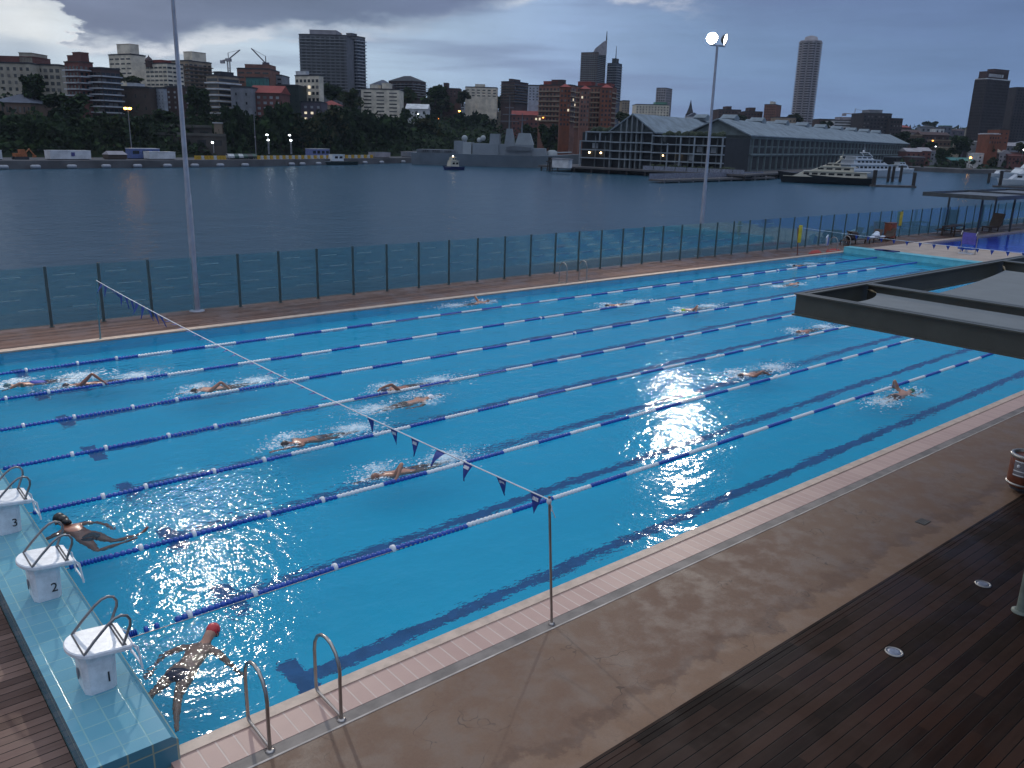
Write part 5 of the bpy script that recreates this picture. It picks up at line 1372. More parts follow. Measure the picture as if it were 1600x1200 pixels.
# far right suburb: every house its own thing
HS = [
 ('pale terrace with white fascia left of the suburb', 1408, 1440, 207, 520, M_lilac, 'gable', M_brickd), ('reddish terrace roofs on the far right rise', 1404, 1424, 199, 640, M_brickd, 'hip', M_tilered),
 ('dark treetop villa on the far right skyline', 1440, 1462, 199, 760, M_grey, 'hip', M_dkroof), ('white rendered corner house on the far right skyline', 1462, 1476, 201, 700, M_whiteb, 'flat', M_brickd),
 ('long grey roofed house on the far right skyline', 1474, 1488, 197, 740, M_slate, 'flat', M_copper), ('ochre warehouse on the right shore rise', 1422, 1441, 212, 470, M_sandst, 'flat', M_tan),
 ('long brick warehouse on the right shore rise', 1440, 1484, 211, 478, M_brickd, 'gable', M_brickd), ('brick annex right of the long brick warehouse', 1462, 1486, 220, 450, M_sandst, 'flat', M_tan),
 ('red brick waterfront terrace left of the palm', 1417, 1440, 237, 410, M_brick, 'gable', M_lilac), ('red brick waterfront terrace in the middle of the quay', 1440, 1456, 236, 412, M_brick, 'gable', M_lilac),
 ('grey waterfront terrace next to the brick ones', 1455, 1468, 237, 412, M_grey, 'flat', M_lilac), ('beige low house above the teal awning', 1468, 1488, 231, 430, M_tan, 'flat', M_beige),
 ('cream house front right of the big dark tree', 1503, 1520, 222, 460, M_beige, 'flat', M_cream), ('mauve house between dark tree and dark tower', 1514, 1534, 230, 440, M_mauve, 'hip', M_grey),
 ('pale roofed house under the dark tower', 1528, 1548, 222, 425, M_grey, 'flat', M_whiteb), ('white waterside kiosk with dark opening', 1529, 1543, 241, 398, M_whiteb, 'flat', M_whiteb),
 ('cream gabled boat shed by the right marina', 1549, 1566, 238, 400, M_cream, 'front', M_cream), ('grey gabled boat shed right of the cream one', 1562, 1580, 240, 398, M_lilac, 'front', M_lilac),
 ('red brick boat store at the right edge', 1576, 1625, 244, 396, M_brick, 'gable', M_brick), ('grey roofed row houses under the dark tower foot', 1560, 1592, 228, 415, M_grey, 'gable', M_lilac),
 ('yellow green house right of the row houses', 1590, 1620, 226, 425, M_tan, 'hip', M_grey), ('far mauve slope house at skyline right', 1488, 1512, 204, 820, M_mauve, 'hip', M_brickd),
 ('pale house on the skyline left of the dark tower', 1516, 1534, 202, 780, M_beige, 'gable', M_tan), ('brown house half hidden left of the dark tower', 1522, 1536, 210, 600, M_brickd, 'gable', M_brickd),
 ('low roofed pump house on the quay head', 1425, 1445, 246, 400, M_brickd, 'flat', M_grey),
]
for lb, xl, xr, yt, D, wm_, rf_, rm_ in HS:
    bld(lb, xl, xr, yt, D, 9, wm_, 'punch', max(2, (xr-xl)//6), 2, .35, .45, roof=rf_, roofm=rm_, roofh=1.6, name='house', cat='house', zb=min(land_at(*ground((xl+xr)/2, D))-2, at(xl, yt, D).z-5), ylow=yt+14)
p = at(1499, 246, 388)
r_ = root('awning', 'teal canvas awning over the dark waterfront cafe', 'awning', (p.x, p.y, -0.8), YAW-PI/2)
b = MB(); b.add([(-5, -3, 3.2), (5, -3, 3.2), (5, 3, 4.4), (-5, 3, 4.4), (-5, -3, 3.0), (5, -3, 3.0), (5, 3, 4.2), (-5, 3, 4.2)], [(0, 1, 2, 3), (7, 6, 5, 4), (0, 4, 5, 1), (1, 5, 6, 2), (2, 6, 7, 3), (3, 7, 4, 0)]); obj('canvas', b, M_teal, r_)
for x in (-4.8, 0, 4.8):
    b = MB(); b.tube([(x, -2.8, 0), (x, -2.8, 3.1)], 0.08, 6); obj('post', b, M_dkroof, r_)

# cranes
def crane(label, px, ytop, ybot, D, m_, jib, rz):
    D = deeper(D, px); p = at(px, ybot, D); H = at(px, ytop, D).z-p.z
    r_ = root('tower_crane', label, 'crane', (p.x, p.y, p.z), YAW-PI/2)
    b = MB(); w = 0.55
    for x in (-w, w):
        for y in (-w, w): b.tube([(x, y, -6), (x, y, H)], 0.16, 4)
    for i in range(int(H/1.6)+3): b.tube([(-w*(-1)**i, -w, -6+i*1.6), (w*(-1)**i, -w, -4.4+i*1.6)], 0.12, 4)
    obj('mast', b, m_, r_)
    b = MB(); b.box(-1.3, -1, H, 1.3, 1, H+1.4); obj('cab', b, m_, r_)
    b = MB(); (x1, z1), (x2, z2) = jib
    for q in (-0.35, 0.35): b.tube([(x2, q, H+1+z2), (0, q, H+1), (x1, q, H+1+z1)], 0.22, 4)
    b.tube([(0, 0, H+1), (0, 0, H+4)], 0.2, 4); b.tube([(0, 0, H+4), (x1, 0, H+1+z1)], 0.08, 4); obj('jib', b, m_, r_)
    b = MB(); b.box(x2-1, -0.8, H+z2-0.4, x2+1, 0.8, H+z2+1); obj('counterweight', b, m_, r_)
crane('pale tower crane standing alone against the sky', 359, 96, 126, 430, M_lilac, ((6, 4.5), (-3, -0.6)), 0)
crane('dark luffing crane on top of the pinkish block', 416, 103, 110, 345, M_mauve, ((-6, 6), (1.6, -1.2)), 0)
crane('tiny pale crane on the white ribbon windowed office', 1334, 181, 189, 515, M_lilac, ((8, 0.6), (-6, 0.2)), 0)

# ------------------------------------------------------------------ the wharf
RX, RY = 191.9, 135.1
DK = -0.9
wz = math.atan2(0.276, 0.961)
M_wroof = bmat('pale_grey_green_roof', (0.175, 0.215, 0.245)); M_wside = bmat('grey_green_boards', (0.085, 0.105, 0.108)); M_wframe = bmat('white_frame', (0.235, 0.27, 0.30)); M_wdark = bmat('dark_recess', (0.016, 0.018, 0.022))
M_wlite = bmat('pale_green_trim', (0.16, 0.20, 0.20)); M_pile = bmat('weathered_piles', (0.030, 0.026, 0.024)); M_wdeck = bmat('wharf_deck_timber', (0.085, 0.078, 0.078)); M_hedge = bmat('roof_planting', (0.022, 0.034, 0.014))
wh = root('finger_wharf', 'long timber finger wharf with white framed front and pale gabled roofs', 'wharf', (RX, RY, DK), wz)
b = MB(); b.box(-7, -9, -0.45, 268, 54, 0); obj('deck', b, M_wdeck, wh)
b = MB(); b.tube([(0, 0, -2.4), (0, 0, -0.45)], 0.24, 7); pm = b.mesh('pile', M_pile)
for i in range(12): put('pile', pm, wh, (-6.6, -8.5+i*5.6, 0))
for i in range(38): put('pile', pm, wh, (-1+i*7, -8.6, 0))
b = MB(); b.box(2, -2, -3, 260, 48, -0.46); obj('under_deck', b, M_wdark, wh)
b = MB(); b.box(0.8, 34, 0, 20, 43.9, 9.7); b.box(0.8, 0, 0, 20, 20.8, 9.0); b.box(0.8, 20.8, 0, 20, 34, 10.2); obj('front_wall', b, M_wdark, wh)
b = MB(); b.add([(0.6, 20.8, 10.2), (0.6, 34, 10.2), (0.6, 27.4, 14.7)], [(0, 2, 1)]); obj('gable_wall', b, M_wside, wh)
# white frame of the front: posts and rails
for y, z0, z1 in ((0.3, 0, 9.2), (4.3, 0, 9.2), (8.2, 0, 9.2), (12.2, 0, 9.2), (15.95, 0, 7.2), (43.6, 0, 7.2), (41.8, 7.2, 9.9), (37.2, 7.2, 9.9)):
    b = MB(); b.box(-0.95, y-0.18, z0, -0.55, y+0.18, z1); obj('frame_post', b, M_wframe, wh)
for k, (y0, y1, z) in enumerate(((0, 20.8, 9.1), (0, 20.8, 6.9), (15.8, 20.8, 4.6), (0, 20.8, 4.6), (0, 20.8, 2.4), (34, 42, 9.8), (34, 43.8, 7.2), (34, 43.8, 4.8), (34, 43.8, 2.5), (20.8, 34, 9.9), (20.8, 34, 7.1), (20.8, 34, 4.7), (20.8, 34, 2.45))):
    b = MB(); b.box(-1.0+0.003*k, y0, z-0.16, 0.6, y1, z+0.16); obj('frame_rail', b, M_wframe, wh)
M_postg = bmat('grey_post', (0.15, 0.17, 0.18))
for y in (20.9, 24.2, 25.8, 27.4, 29, 30.8, 33.9): 
    b = MB(); b.box(-0.55, y-0.2, 0, 0.55, y+0.2, 10.0 if y in (20.9, 33.9) else 10.2+4.4*(1-abs(y-27.4)/6.6)); obj('gable_post', b, M_postg, wh)
for y in (2.2, 6.2, 10.2, 14, 18.3, 36, 39.2):
    b = MB(); b.box(0.2, y-0.12, 0, 0.7, y+0.12, 8.8); obj('inner_post', b, M_postg, wh)
for y0, z in ((3, 5.0), (7, 5.1), (9.5, 2.8), (36, 5.2), (39.4, 5.2), (13, 0.4), (18, 7.4), (30, 5.0)):
    b = MB(); b.box(0.5, y0-0.9, z, 0.79, y0+0.9, z+1.5); obj('window', b, M_glassb if int(y0) % 2 else M_glassd, wh)
for y0, z in ((41.0, 4.0), (37.2, 4.0)):
    b = MB(); b.ball((0.2, y0, z), 0.28, 0, 8, 6); obj('balcony_lamp', b, emit('warm_lamp', (1.0, 0.72, 0.38), 9.0), wh)
for y0, z in ((17.6, 3.9), (12.6, 3.9)):
    b = MB(); b.ball((0.2, y0, z), 0.2, 0, 8, 6); obj('balcony_lamp', b, MATS['warm_lamp'], wh)
def gable_roof(b, x0, x1, y0, y1, e, r, ov=0.8):
    ym = (y0+y1)/2
    b.add([(x0, y0-ov, e-.25), (x1, y0-ov, e-.25), (x1, ym, r), (x0, ym, r), (x0, y1+ov, e-.25), (x1, y1+ov, e-.25)], [(0, 1, 2, 3), (3, 2, 5, 4)])
    b.add([(x0, y0-ov, e-.6), (x1, y0-ov, e-.6), (x1, ym, r-.35), (x0, ym, r-.35), (x0, y1+ov, e-.6), (x1, y1+ov, e-.6)], [(3, 2, 1, 0), (4, 5, 2, 3)])
    b.add([(x0, y0-ov, e-.25), (x0, ym, r), (x0, y1+ov, e-.25), (x0, y1+ov, e-.6), (x0, ym, r-.35), (x0, y0-ov, e-.6)], [(0, 1, 4, 5), (1, 2, 3, 4)])
    b.add([(x1, y0-ov, e-.25), (x1, ym, r), (x1, y1+ov, e-.25), (x1, y1+ov, e-.6), (x1, ym, r-.35), (x1, y0-ov, e-.6)], [(5, 4, 1, 0), (4, 3, 2, 1)])
    b.add([(x0, y0-ov, e-.25), (x1, y0-ov, e-.25), (x1, y0-ov, e-.6), (x0, y0-ov, e-.6)], [(3, 2, 1, 0)])
b = MB(); gable_roof(b, -0.6, 46, 20.8, 34, 10.3, 15.0); obj('roof', b, M_wroof, wh)
b = MB(); gable_roof(b, 47, 263, 22, 42, 10.3, 15.0); obj('roof', b, M_wroof, wh)
b = MB(); gable_roof(b, 18, 263, 0, 19, 10.3, 14.5); obj('roof', b, M_wroof, wh)
b = MB(); b.add([(19.5, 0.4, 9.9), (19.5, 18.6, 9.9), (19.5, 9.5, 14.0)], [(0, 2, 1)]); obj('gable_wall', b, M_wlite, wh)
b = MB(); b.box(20, 0, 0, 262, 42, 9.9); obj('side_wall', b, M_wside, wh)
b = MB(); b.box(262, 0.4, 9.9, 262.2, 18, 10.2); b.add([(262.5, 0.4, 9.9), (262.5, 18.6, 9.9), (262.5, 9.5, 14.0)], [(0, 1, 2)]); obj('end_gable', b, M_wside, wh)
for k, (z, h, o) in enumerate(((9.1, 0.5, 0.30), (4.5, 0.45, 0.55), (7.0, 0.16, 0.18))):
    b = MB(); b.box(20, -o, z, 262, 0.1, z+h); obj('cornice', b, M_wlite, wh)
b = MB(); b.box(-0.22, -0.42, 0, 0.22, 0, 9.1); pm = b.mesh('side_post', M_wlite)
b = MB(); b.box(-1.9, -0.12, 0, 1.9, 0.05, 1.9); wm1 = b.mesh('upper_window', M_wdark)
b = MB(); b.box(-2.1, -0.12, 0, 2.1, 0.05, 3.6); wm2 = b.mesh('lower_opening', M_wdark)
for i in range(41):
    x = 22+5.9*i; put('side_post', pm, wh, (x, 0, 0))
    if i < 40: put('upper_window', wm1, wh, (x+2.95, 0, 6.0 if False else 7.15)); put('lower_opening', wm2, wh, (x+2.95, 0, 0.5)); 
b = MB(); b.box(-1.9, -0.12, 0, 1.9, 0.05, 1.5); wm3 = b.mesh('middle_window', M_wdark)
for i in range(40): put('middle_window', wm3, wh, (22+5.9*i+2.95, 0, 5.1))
b = MB(); b.xz([(-2.0, 0), (2.0, 0), (2.0, 0.9), (2.7, 0.9), (0, 2.1), (-2.7, 0.9), (-2.0, 0.9)], -2.2, 2.2); vm = b.mesh('roof_vent', [M_wroof])
for i in range(9): put('roof_vent', vm, wh, (32+i*25.5, 11.0, 13.9))
for i in range(8): put('roof_vent', vm, wh, (62+i*25.5, 32, 14.9))
b = MB(); rr = random.Random(4)
for i in range(70): b.ball((rr.uniform(0.5, 3), rr.uniform(0.5, 18), 9.25+rr.uniform(0, .6)), rr.uniform(.4, 1.0), 0, 6, 4)
for i in range(30): b.ball((rr.uniform(0.5, 3), rr.uniform(34.5, 41), 9.9+rr.uniform(0, .7)), rr.uniform(.4, 1.0), 0, 6, 4)
tag(obj('roof_garden', b, M_hedge, wh), kind='stuff')
b = MB()
for i in range(60): b.ball((rr.uniform(-3.5, -1.5), rr.uniform(-4, 20), 0.3+rr.uniform(0, .7)), rr.uniform(.4, .8), 0, 6, 4)
tag(obj('terrace_planting', b, M_hedge, wh), kind='stuff')
for i in range(9):
    b = MB(); b.box(-6.9, -8.5+i*3.2, 0.05, -6.8, -5.5+i*3.2, 1.15); obj('balustrade_panel', b, M_lilac if False else mat('dusky_glass_panel', (0.19, 0.20, 0.25), 0.25), wh)
b = MB(); b.box(262, 0, 0, 272, 30, 4.2); obj('end_annex', b, M_wside, wh)
b = MB(); b.box(205, -6, 3.6, 272, 0, 4.0); obj('awning_roof', b, M_wroof, wh)
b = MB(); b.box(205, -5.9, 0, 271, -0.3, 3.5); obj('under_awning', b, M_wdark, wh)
# landing stage beside the wharf
p0, p1 = flat(1036, 283, ZH+0.5), flat(1212, 278, ZH+0.5)
r_ = root('landing_stage', 'low timber landing stage along the near side of the wharf', 'jetty', (p0.x, p0.y, ZH), math.atan2(p1.y-p0.y, p1.x-p0.x))
Ls = math.hypot(p1.x-p0.x, p1.y-p0.y); b = MB(); b.box(0, 0, 0.35, Ls, 4, 0.75); obj('planking', b, M_wdeck, r_)
for i in range(9):
    b = MB(); b.tube([(1+i*Ls/9, 0.3, -0.5), (1+i*Ls/9, 0.3, 1.1)], 0.2, 7); obj('pile', b, M_lilac, r_)
b = MB(); b.box(0, 3.8, 0.75, Ls, 3.9, 2.0); obj('screen', b, MATS['dusky_glass_panel'], r_)
# timber dolphin at the wharf's left end
p = flat(860, 268, ZH)
r_ = root('timber_dolphin', 'dark timber dolphin at the left end of the wharf deck', 'dolphin', (p.x, p.y, ZH), wz)
for i in range(4):
    b = MB(); b.tube([((i % 2)*1.2, (i//2)*1.2, -0.5), (0.3+(i % 2)*0.6, 0.3+(i//2)*0.6, 4.0)], 0.2, 6); obj('pile', b, M_pile, r_)
b = MB(); b.box(-0.2, -0.2, 2.6, 1.4, 1.4, 2.9); obj('cap', b, M_pile, r_)
p = at(878, 262, 240)
r_ = root('deck_kiosk', 'small white kiosk at the left end of the wharf deck', 'kiosk', (p.x, p.y, DK), wz)
b = MB(); b.box(-1, -2.6, 0, 1, 2.6, 2.2); obj('body', b, M_whiteb, r_); b = MB(); b.box(-1.2, -2.8, 2.2, 1.2, 2.8, 2.4); obj('roof', b, M_lilac, r_)

# ------------------------------------------------------------------ boats
def hull(b, L, B, H, rise=0.4, flare=0.75, mi=0, n=12, stern=0.85):
    rows = []
    for i in range(n+1):
        t = i/n; x = -L/2+L*t
        w = B/2*(stern+(1-stern)*min(1, t*3))*(1-max(0, (t-0.45)/0.55)**2.2)
        z = H*(1+rise*max(0, t-0.2)**1.6)
        xb = x-(t**4)*L*0.05*0
        rows.append([(x-t**3*L*0.06, -w*flare*0.6, -0.4), (x-t**3*L*0.05, -w*flare, 0.15*H), (x, -w, z), (x, w, z), (x-t**3*L*0.05, w*flare, 0.15*H), (x-t**3*L*0.06, w*flare*0.6, -0.4)])
    vs = [v for r in rows for v in r]; k = 6
    b.add(vs, [(i*k+j, (i+1)*k+j, (i+1)*k+j+1, i*k+j+1) for i in range(n) for j in range(5)]+[tuple(range(k))], mi)
    return b
def cabin(b, x0, x1, w, z0, z1, rf=0.5, rb=0.15, mi=0):
    h = z1-z0
    b.add([(x0, -w/2, z0), (x1, -w/2, z0), (x1, w/2, z0), (x0, w/2, z0), (x0+h*rb, -w/2*.9, z1), (x1-h*rf, -w/2*.9, z1), (x1-h*rf, w/2*.9, z1), (x0+h*rb, w/2*.9, z1)],
          [(0, 3, 2, 1), (4, 5, 6, 7), (0, 1, 5, 4), (1, 2, 6, 5), (2, 3, 7, 6), (3, 0, 4, 7)], mi)
M_bhull = mat('black_hull', (0.010, 0.011, 0.014), 0.3, vary=0.1); M_gel = mat('white_gelcoat', (0.58, 0.60, 0.62), 0.3, vary=0.06); M_creamb = mat('cream_superstructure', (0.50, 0.46, 0.36), 0.4, vary=0.08); M_bwin = mat('boat_dark_glass', (0.008, 0.010, 0.016), 0.15)
def yacht(label, px0, px1, py, Dn, hm, sm, B, H, decks=(), bowleft=True, rise=0.4, cat='yacht', dz=0.0, name='motor_yacht', arch=True):
    """decks: (x0, x1, width, z0, z1, front rake) as fractions of length; windows follow"""
    a, c = flat(px0, py[0], ZH), flat(px1, py[1], ZH)
    L = math.hypot(c.x-a.x, c.y-a.y); mid = (a+c)/2
    bow = (a-c) if bowleft else (c-a)
    r_ = root(name, label, cat, (mid.x, mid.y, ZH), math.atan2(bow.y, bow.x))
    b = MB(); hull(b, L, B, H, rise); obj('hull', b, hm, r_)
    b = MB(); b.prism([(-L*.49, -B*.36), (L*.25, -B*.40), (L*.40, -B*.2), (L*.46, 0), (L*.40, B*.2), (L*.25, B*.40), (-L*.49, B*.36)], H*0.93, H*1.0); obj('foredeck', b, sm, r_)
    for (x0, x1, w, z0, z1, rk) in decks:
        b = MB(); cabin(b, -L/2+L*x0, -L/2+L*x1, B*w, H+z0, H+z1, rk); c_ = obj('deckhouse', b, sm, r_)
        hh = z1-z0; b = MB()
        n = max(2, int(L*(x1-x0)/2.4))
        for s in (-1, 1):
            for i in range(n):
                u0 = -L/2+L*(x0+(x1-x0)*(0.10+0.78*i/n)); u1 = u0+L*(x1-x0)*0.78/n*0.72
                y = s*B*w/2*0.965
                b.add([(u0, y, H+z0+hh*.42), (u1, y, H+z0+hh*.42), (u1-hh*.1, y*0.985, H+z0+hh*.78), (u0, y*0.985, H+z0+hh*.78)]+[(u0, y*.9, H+z0+hh*.42), (u1, y*.9, H+z0+hh*.42), (u1-hh*.1, y*.9, H+z0+hh*.78), (u0, y*.9, H+z0+hh*.78)], [(0, 1, 2, 3), (3, 2, 1, 0), (4, 5, 6, 7)])
        obj('window', b, M_bwin, c_)
        b = MB(); b.box(-L/2+L*x0-L*.03, -B*w/2*1.02, H+z1, -L/2+L*x1-hh*rk*0.9, B*w/2*1.02, H+z1+0.12); obj('deck_overhang', b, sm, c_)
    if arch:
        zt_ = H+max(d[4] for d in decks); b = MB()
        for s in (-1, 1): b.tube([(-L*.10, s*B*.25, zt_), (-L*.16, s*B*.2, zt_+1.2)], 0.12, 5)
        b.box(-L*.18, -B*.22, zt_+1.1, -L*.14, B*.22, zt_+1.3); b.tube([(-L*.16, 0, zt_+1.2), (-L*.17, 0, zt_+3.0)], 0.06, 5); b.ball((-L*.15, B*.12, zt_+1.6), 0.35, 0, 8, 6)
        obj('radar_arch', b, sm, r_)
    b = MB(); b.box(-L*.48, -B*.37, -0.05, L*.2, -B*.365, 0.12); obj('waterline_stripe', b, mat('pale_waterline', (0.25, 0.24, 0.22), 0.5), r_)
    return r_
yacht('black hulled motor yacht with cream upper decks at the wharf', 1213, 1362, (284, 290), 0, M_bhull, M_creamb, 5.4, 1.75, rise=0.85, decks=[(0.06, 0.84, .86, -0.1, 1.25, 2.2), (0.20, 0.66, .76, 1.30, 2.45, 2.4), (0.34, 0.54, .60, 2.5, 3.3, 2.2)])
yacht('large white motor yacht with dark windows behind the black one', 1310, 1412, (277, 277), 0, M_gel, M_gel, 6.5, 2.2, [(0.05, 0.84, .86, -0.1, 1.7, 3.0), (0.10, 0.62, .80, 1.75, 3.2, 2.8), (0.14, 0.42, .66, 3.25, 4.2, 2.2)], bowleft=False)
yacht('white cabin cruiser nosing out right of the big white yacht', 1392, 1428, (270, 270.5), 0, M_gel, M_gel, 4, 1.4, [(0.1, 0.65, .8, 0, 1.6, .9), (0.2, 0.5, .7, 1.7, 2.6, .8)], bowleft=False, arch=False)
yacht('white cruiser with its bow to the left in the right hand marina', 1556, 1625, (288.5, 291), 0, M_gel, M_gel, 4.6, 1.5, [(0.08, 0.72, .82, 0, 1.6, 1.0), (0.14, 0.5, .72, 1.7, 2.9, .9)])
yacht('white flybridge cruiser behind the one at the right edge', 1564, 1640, (280, 281), 0, M_gel, M_gel, 5.4, 1.9, [(0.06, 0.74, .84, 0, 1.9, 1.1), (0.12, 0.55, .74, 2.0, 3.5, 1.0)])
yacht('small white launch left of the right hand marina', 1546, 1568, (276, 276.5), 0, M_gel, M_gel, 3, 1.1, [(0.15, 0.6, .8, 0, 1.2, .8)], arch=False)
yacht('green hulled workboat with white cabin under the striped barriers', 494, 556, (257.5, 257.5), 0, mat('dark_green_hull', (0.015, 0.032, 0.030), 0.5), M_gel, 3.6, 1.0, [(0.36, 0.66, .7, 0.1, 1.9, .2)], arch=False, cat='boat', name='work_boat')
t_ = yacht('small blue harbour tug with a lit cream wheelhouse', 692, 723, (265.5, 265.5), 0, mat('tug_blue_hull', (0.012, 0.020, 0.10), 0.5), M_creamb, 2.6, 0.9, [(0.28, 0.72, .75, 0.0, 1.5, .2), (0.40, 0.64, .6, 1.5, 2.5, .2)], arch=False, cat='boat', name='tug_boat', bowleft=True)
b = MB(); b.ball((0.0, 0, 3.75), 0.16, 0, 8, 6); b.tube([(0, 0, 3.3), (0, 0, 3.7)], 0.04, 5); obj('masthead_lamp', b, emit('masthead', (1.0, 0.75, 0.45), 14), t_)
b = MB(); b.tube([(1.0, 0, 1.0), (1.0, 0, 4.2)], 0.05, 5); obj('mast', b, M_dkroof, t_)

# pontoons and mooring piles
def pontoon(label, a, c, w, piles):
    p, q = flat(*a, ZH+0.3), flat(*c, ZH+0.3)
    r_ = root('pontoon', label, 'pontoon', (p.x, p.y, ZH), math.atan2(q.y-p.y, q.x-p.x)); L = math.hypot(q.x-p.x, q.y-p.y)
    b = MB(); b.box(0, 0, -0.1, L, w, 0.45); obj('float_deck', b, M_wdeck, r_)
    for t, y, h in piles:
        b = MB(); b.tube([(L*t, y, -1), (L*t, y, h)], 0.42, 10); obj('pile', b, M_pile, r_)
pontoon('dark pontoon with thick piles right of the yachts', (1366, 290), (1432, 291.5), 2.2, ((0.03, 1.1, 3.9), (0.10, 2.2, 3.9), (0.98, 1.1, 3.6)))
pontoon('pontoon strip at the right edge of the harbour', (1557, 291), (1625, 293), 2.2, ((0.12, 1.1, 4.2),))
for px, y1, y0, lb in ((1387, 261, 284, 'leftmost tall dark pile behind the pontoon'), (1394, 261, 284, 'middle tall dark pile behind the pontoon'), (1406, 260, 284, 'rightmost tall dark pile behind the pontoon'), (1544, 271, 286, 'lone dark pile left of the right hand marina')):
    p = flat(px, y0, ZH); r_ = root('mooring_pile', lb, 'mooring pile', (p.x, p.y, ZH), group='mooring piles in the harbour')
    H = (y0-y1)*((p-CAMP).dot(FH))/1379
    b = MB(); b.tube([(0, 0, -1.5), (0, 0, H)], 0.40, 10); obj('shaft', b, M_pile, r_)
    b = MB(); b.lathe([(0.42, H), (0.40, H+0.08), (0.05, H+0.2)], 10); obj('cap', b, M_dkroof, r_)

# ------------------------------------------------------------------ the grey warship
DS = 288; sc_ = DS/1379
p = flat(640, 257, ZH)
M_navy = mat('warship_grey', (0.20, 0.225, 0.25), 0.6, vary=0.12, scale=0.2); M_navyd = mat('warship_dark_grey', (0.11, 0.125, 0.145), 0.6, vary=0.2, scale=0.3); M_navyl = mat('warship_pale_grey', (0.30, 0.325, 0.34), 0.6, vary=0.12, scale=0.2)
ws = root('warship', 'grey naval warship moored across the bay behind the tug', 'warship', (p.x, p.y, ZH), YAW-PI/2-0.06)
X = lambda px: (px-640)*sc_
Z = lambda py: (256-py)*sc_
def plate(poly, y0, y1, nm, mt_):
    b = MB(); b.xz([(X(x), Z(y)) for x, y in poly][::-1], y0, y1); return obj(nm, b, mt_, ws)
b = MB(); rows = []
for px, top, wd in ((641, 238, 5.0), (655, 238, 6.0), (700, 238, 6.6), (760, 238, 6.8), (830, 238, 6.2), (865, 236.5, 4.6), (895, 234.5, 2.4), (915, 233, 0.2)):
    x = X(px); rows.append([(x-(1.5 if px > 890 else 0), 6.5-wd*.75, Z(258)), (x, 6.5-wd, Z(top)), (x, 6.5+wd, Z(top)), (x-(1.5 if px > 890 else 0), 6.5+wd*.75, Z(258))])
vs = [v for r in rows for v in r]
b.add(vs, [(i*4+j, (i+1)*4+j, (i+1)*4+j+1, i*4+j+1) for i in range(7) for j in range(3)]+[(0, 1, 2, 3)]); obj('hull', b, M_navy, ws)
plate([(650, 233), (710, 233), (710, 238.2), (650, 238.2)], 1.2, 12, 'flight_deck_house', M_navyd)
plate([(707, 219), (722, 219), (722, 238.2), (707, 238.2)], 2.4, 11, 'hangar', M_navy)
plate([(721, 221), (734, 221), (734, 238.2), (721, 238.2)], 2.0, 11.2, 'hangar_door_block', M_navyl)
plate([(736, 222), (776, 222), (776, 238.2), (736, 238.2)], 1.8, 11.4, 'amidships_house', M_navy)
plate([(762, 207), (776, 207), (777, 222.1), (761, 222.1)], 4, 9, 'funnel', M_navy)
plate([(787, 199), (795, 199), (800, 222.1), (784, 222.1)], 4.4, 8.6, 'lattice_mast_base', M_navy)
plate([(806, 205), (823, 205), (829, 222.1), (801, 222.1)], 3.2, 10, 'bridge', M_navyl)
plate([(776, 222), (800, 222), (828, 222), (829, 238.2), (776, 238.2)], 2.6, 10.6, 'forward_house', M_navy)
plate([(829, 227), (848, 227), (850, 238.2), (829, 238.2)], 2.4, 10.8, 'bridge_base', M_navy)
plate([(786, 236.5), (828, 236.5), (828, 237.8), (786, 237.8)], 1.2, 1.8, 'boat_deck_edge', M_navyd)
plate([(788, 226), (800, 224), (826, 226), (826, 231), (788, 231)], 1.8, 2.6, 'launch', M_navyd)
for px, py, rr_ in ((721, 215, 1.0), (750, 214, 0.9), (744, 217, 0.8)):
    b = MB(); b.ball((X(px), 6.5, Z(py)), rr_, 0, 10, 8); obj('radar_dome', b, M_navyl, ws)
b = MB(); b.tube([(X(790), 6.5, Z(200)), (X(790), 6.5, Z(150))], [0.28, 0.1], 6)
for z, w in ((188, 3), (178, 2.2), (168, 1.4)): b.tube([(X(790)-w, 6.5, Z(z)), (X(790)+w, 6.5, Z(z))], 0.1, 5)
b.tube([(X(810), 6.5, Z(205)), (X(810), 6.5, Z(176))], [0.3, 0.1], 6); b.tube([(X(806), 6.5, Z(186)), (X(816), 6.5, Z(186))], 0.15, 5); obj('mast', b, M_navyd, ws)
b = MB(); b.lathe([(1.8, Z(238)), (1.6, Z(231)), (0.8, Z(229))], 12, c=(X(858), 6.5, 0)); b.tube([(X(860), 6.5, Z(233)), (X(888), 6.5, Z(231.5))], 0.22, 6); obj('gun_turret', b, M_navyl, ws)
for px in (664, 680, 699):
    b = MB(); b.box(X(px)-1.2, 1.1, Z(236.5), X(px)+1.2, 1.19, Z(233.8)); obj('deck_opening', b, M_wdark, ws)
b = MB()
for i in range(24): b.tube([(X(645+i*3), 0.3, Z(238)), (X(645+i*3), 0.3, Z(233.5))], 0.06, 4)
b.tube([(X(645), 0.3, Z(235.5)), (X(714), 0.3, Z(235.5))], 0.06, 4); obj('deck_rail', b, M_navyd, ws)
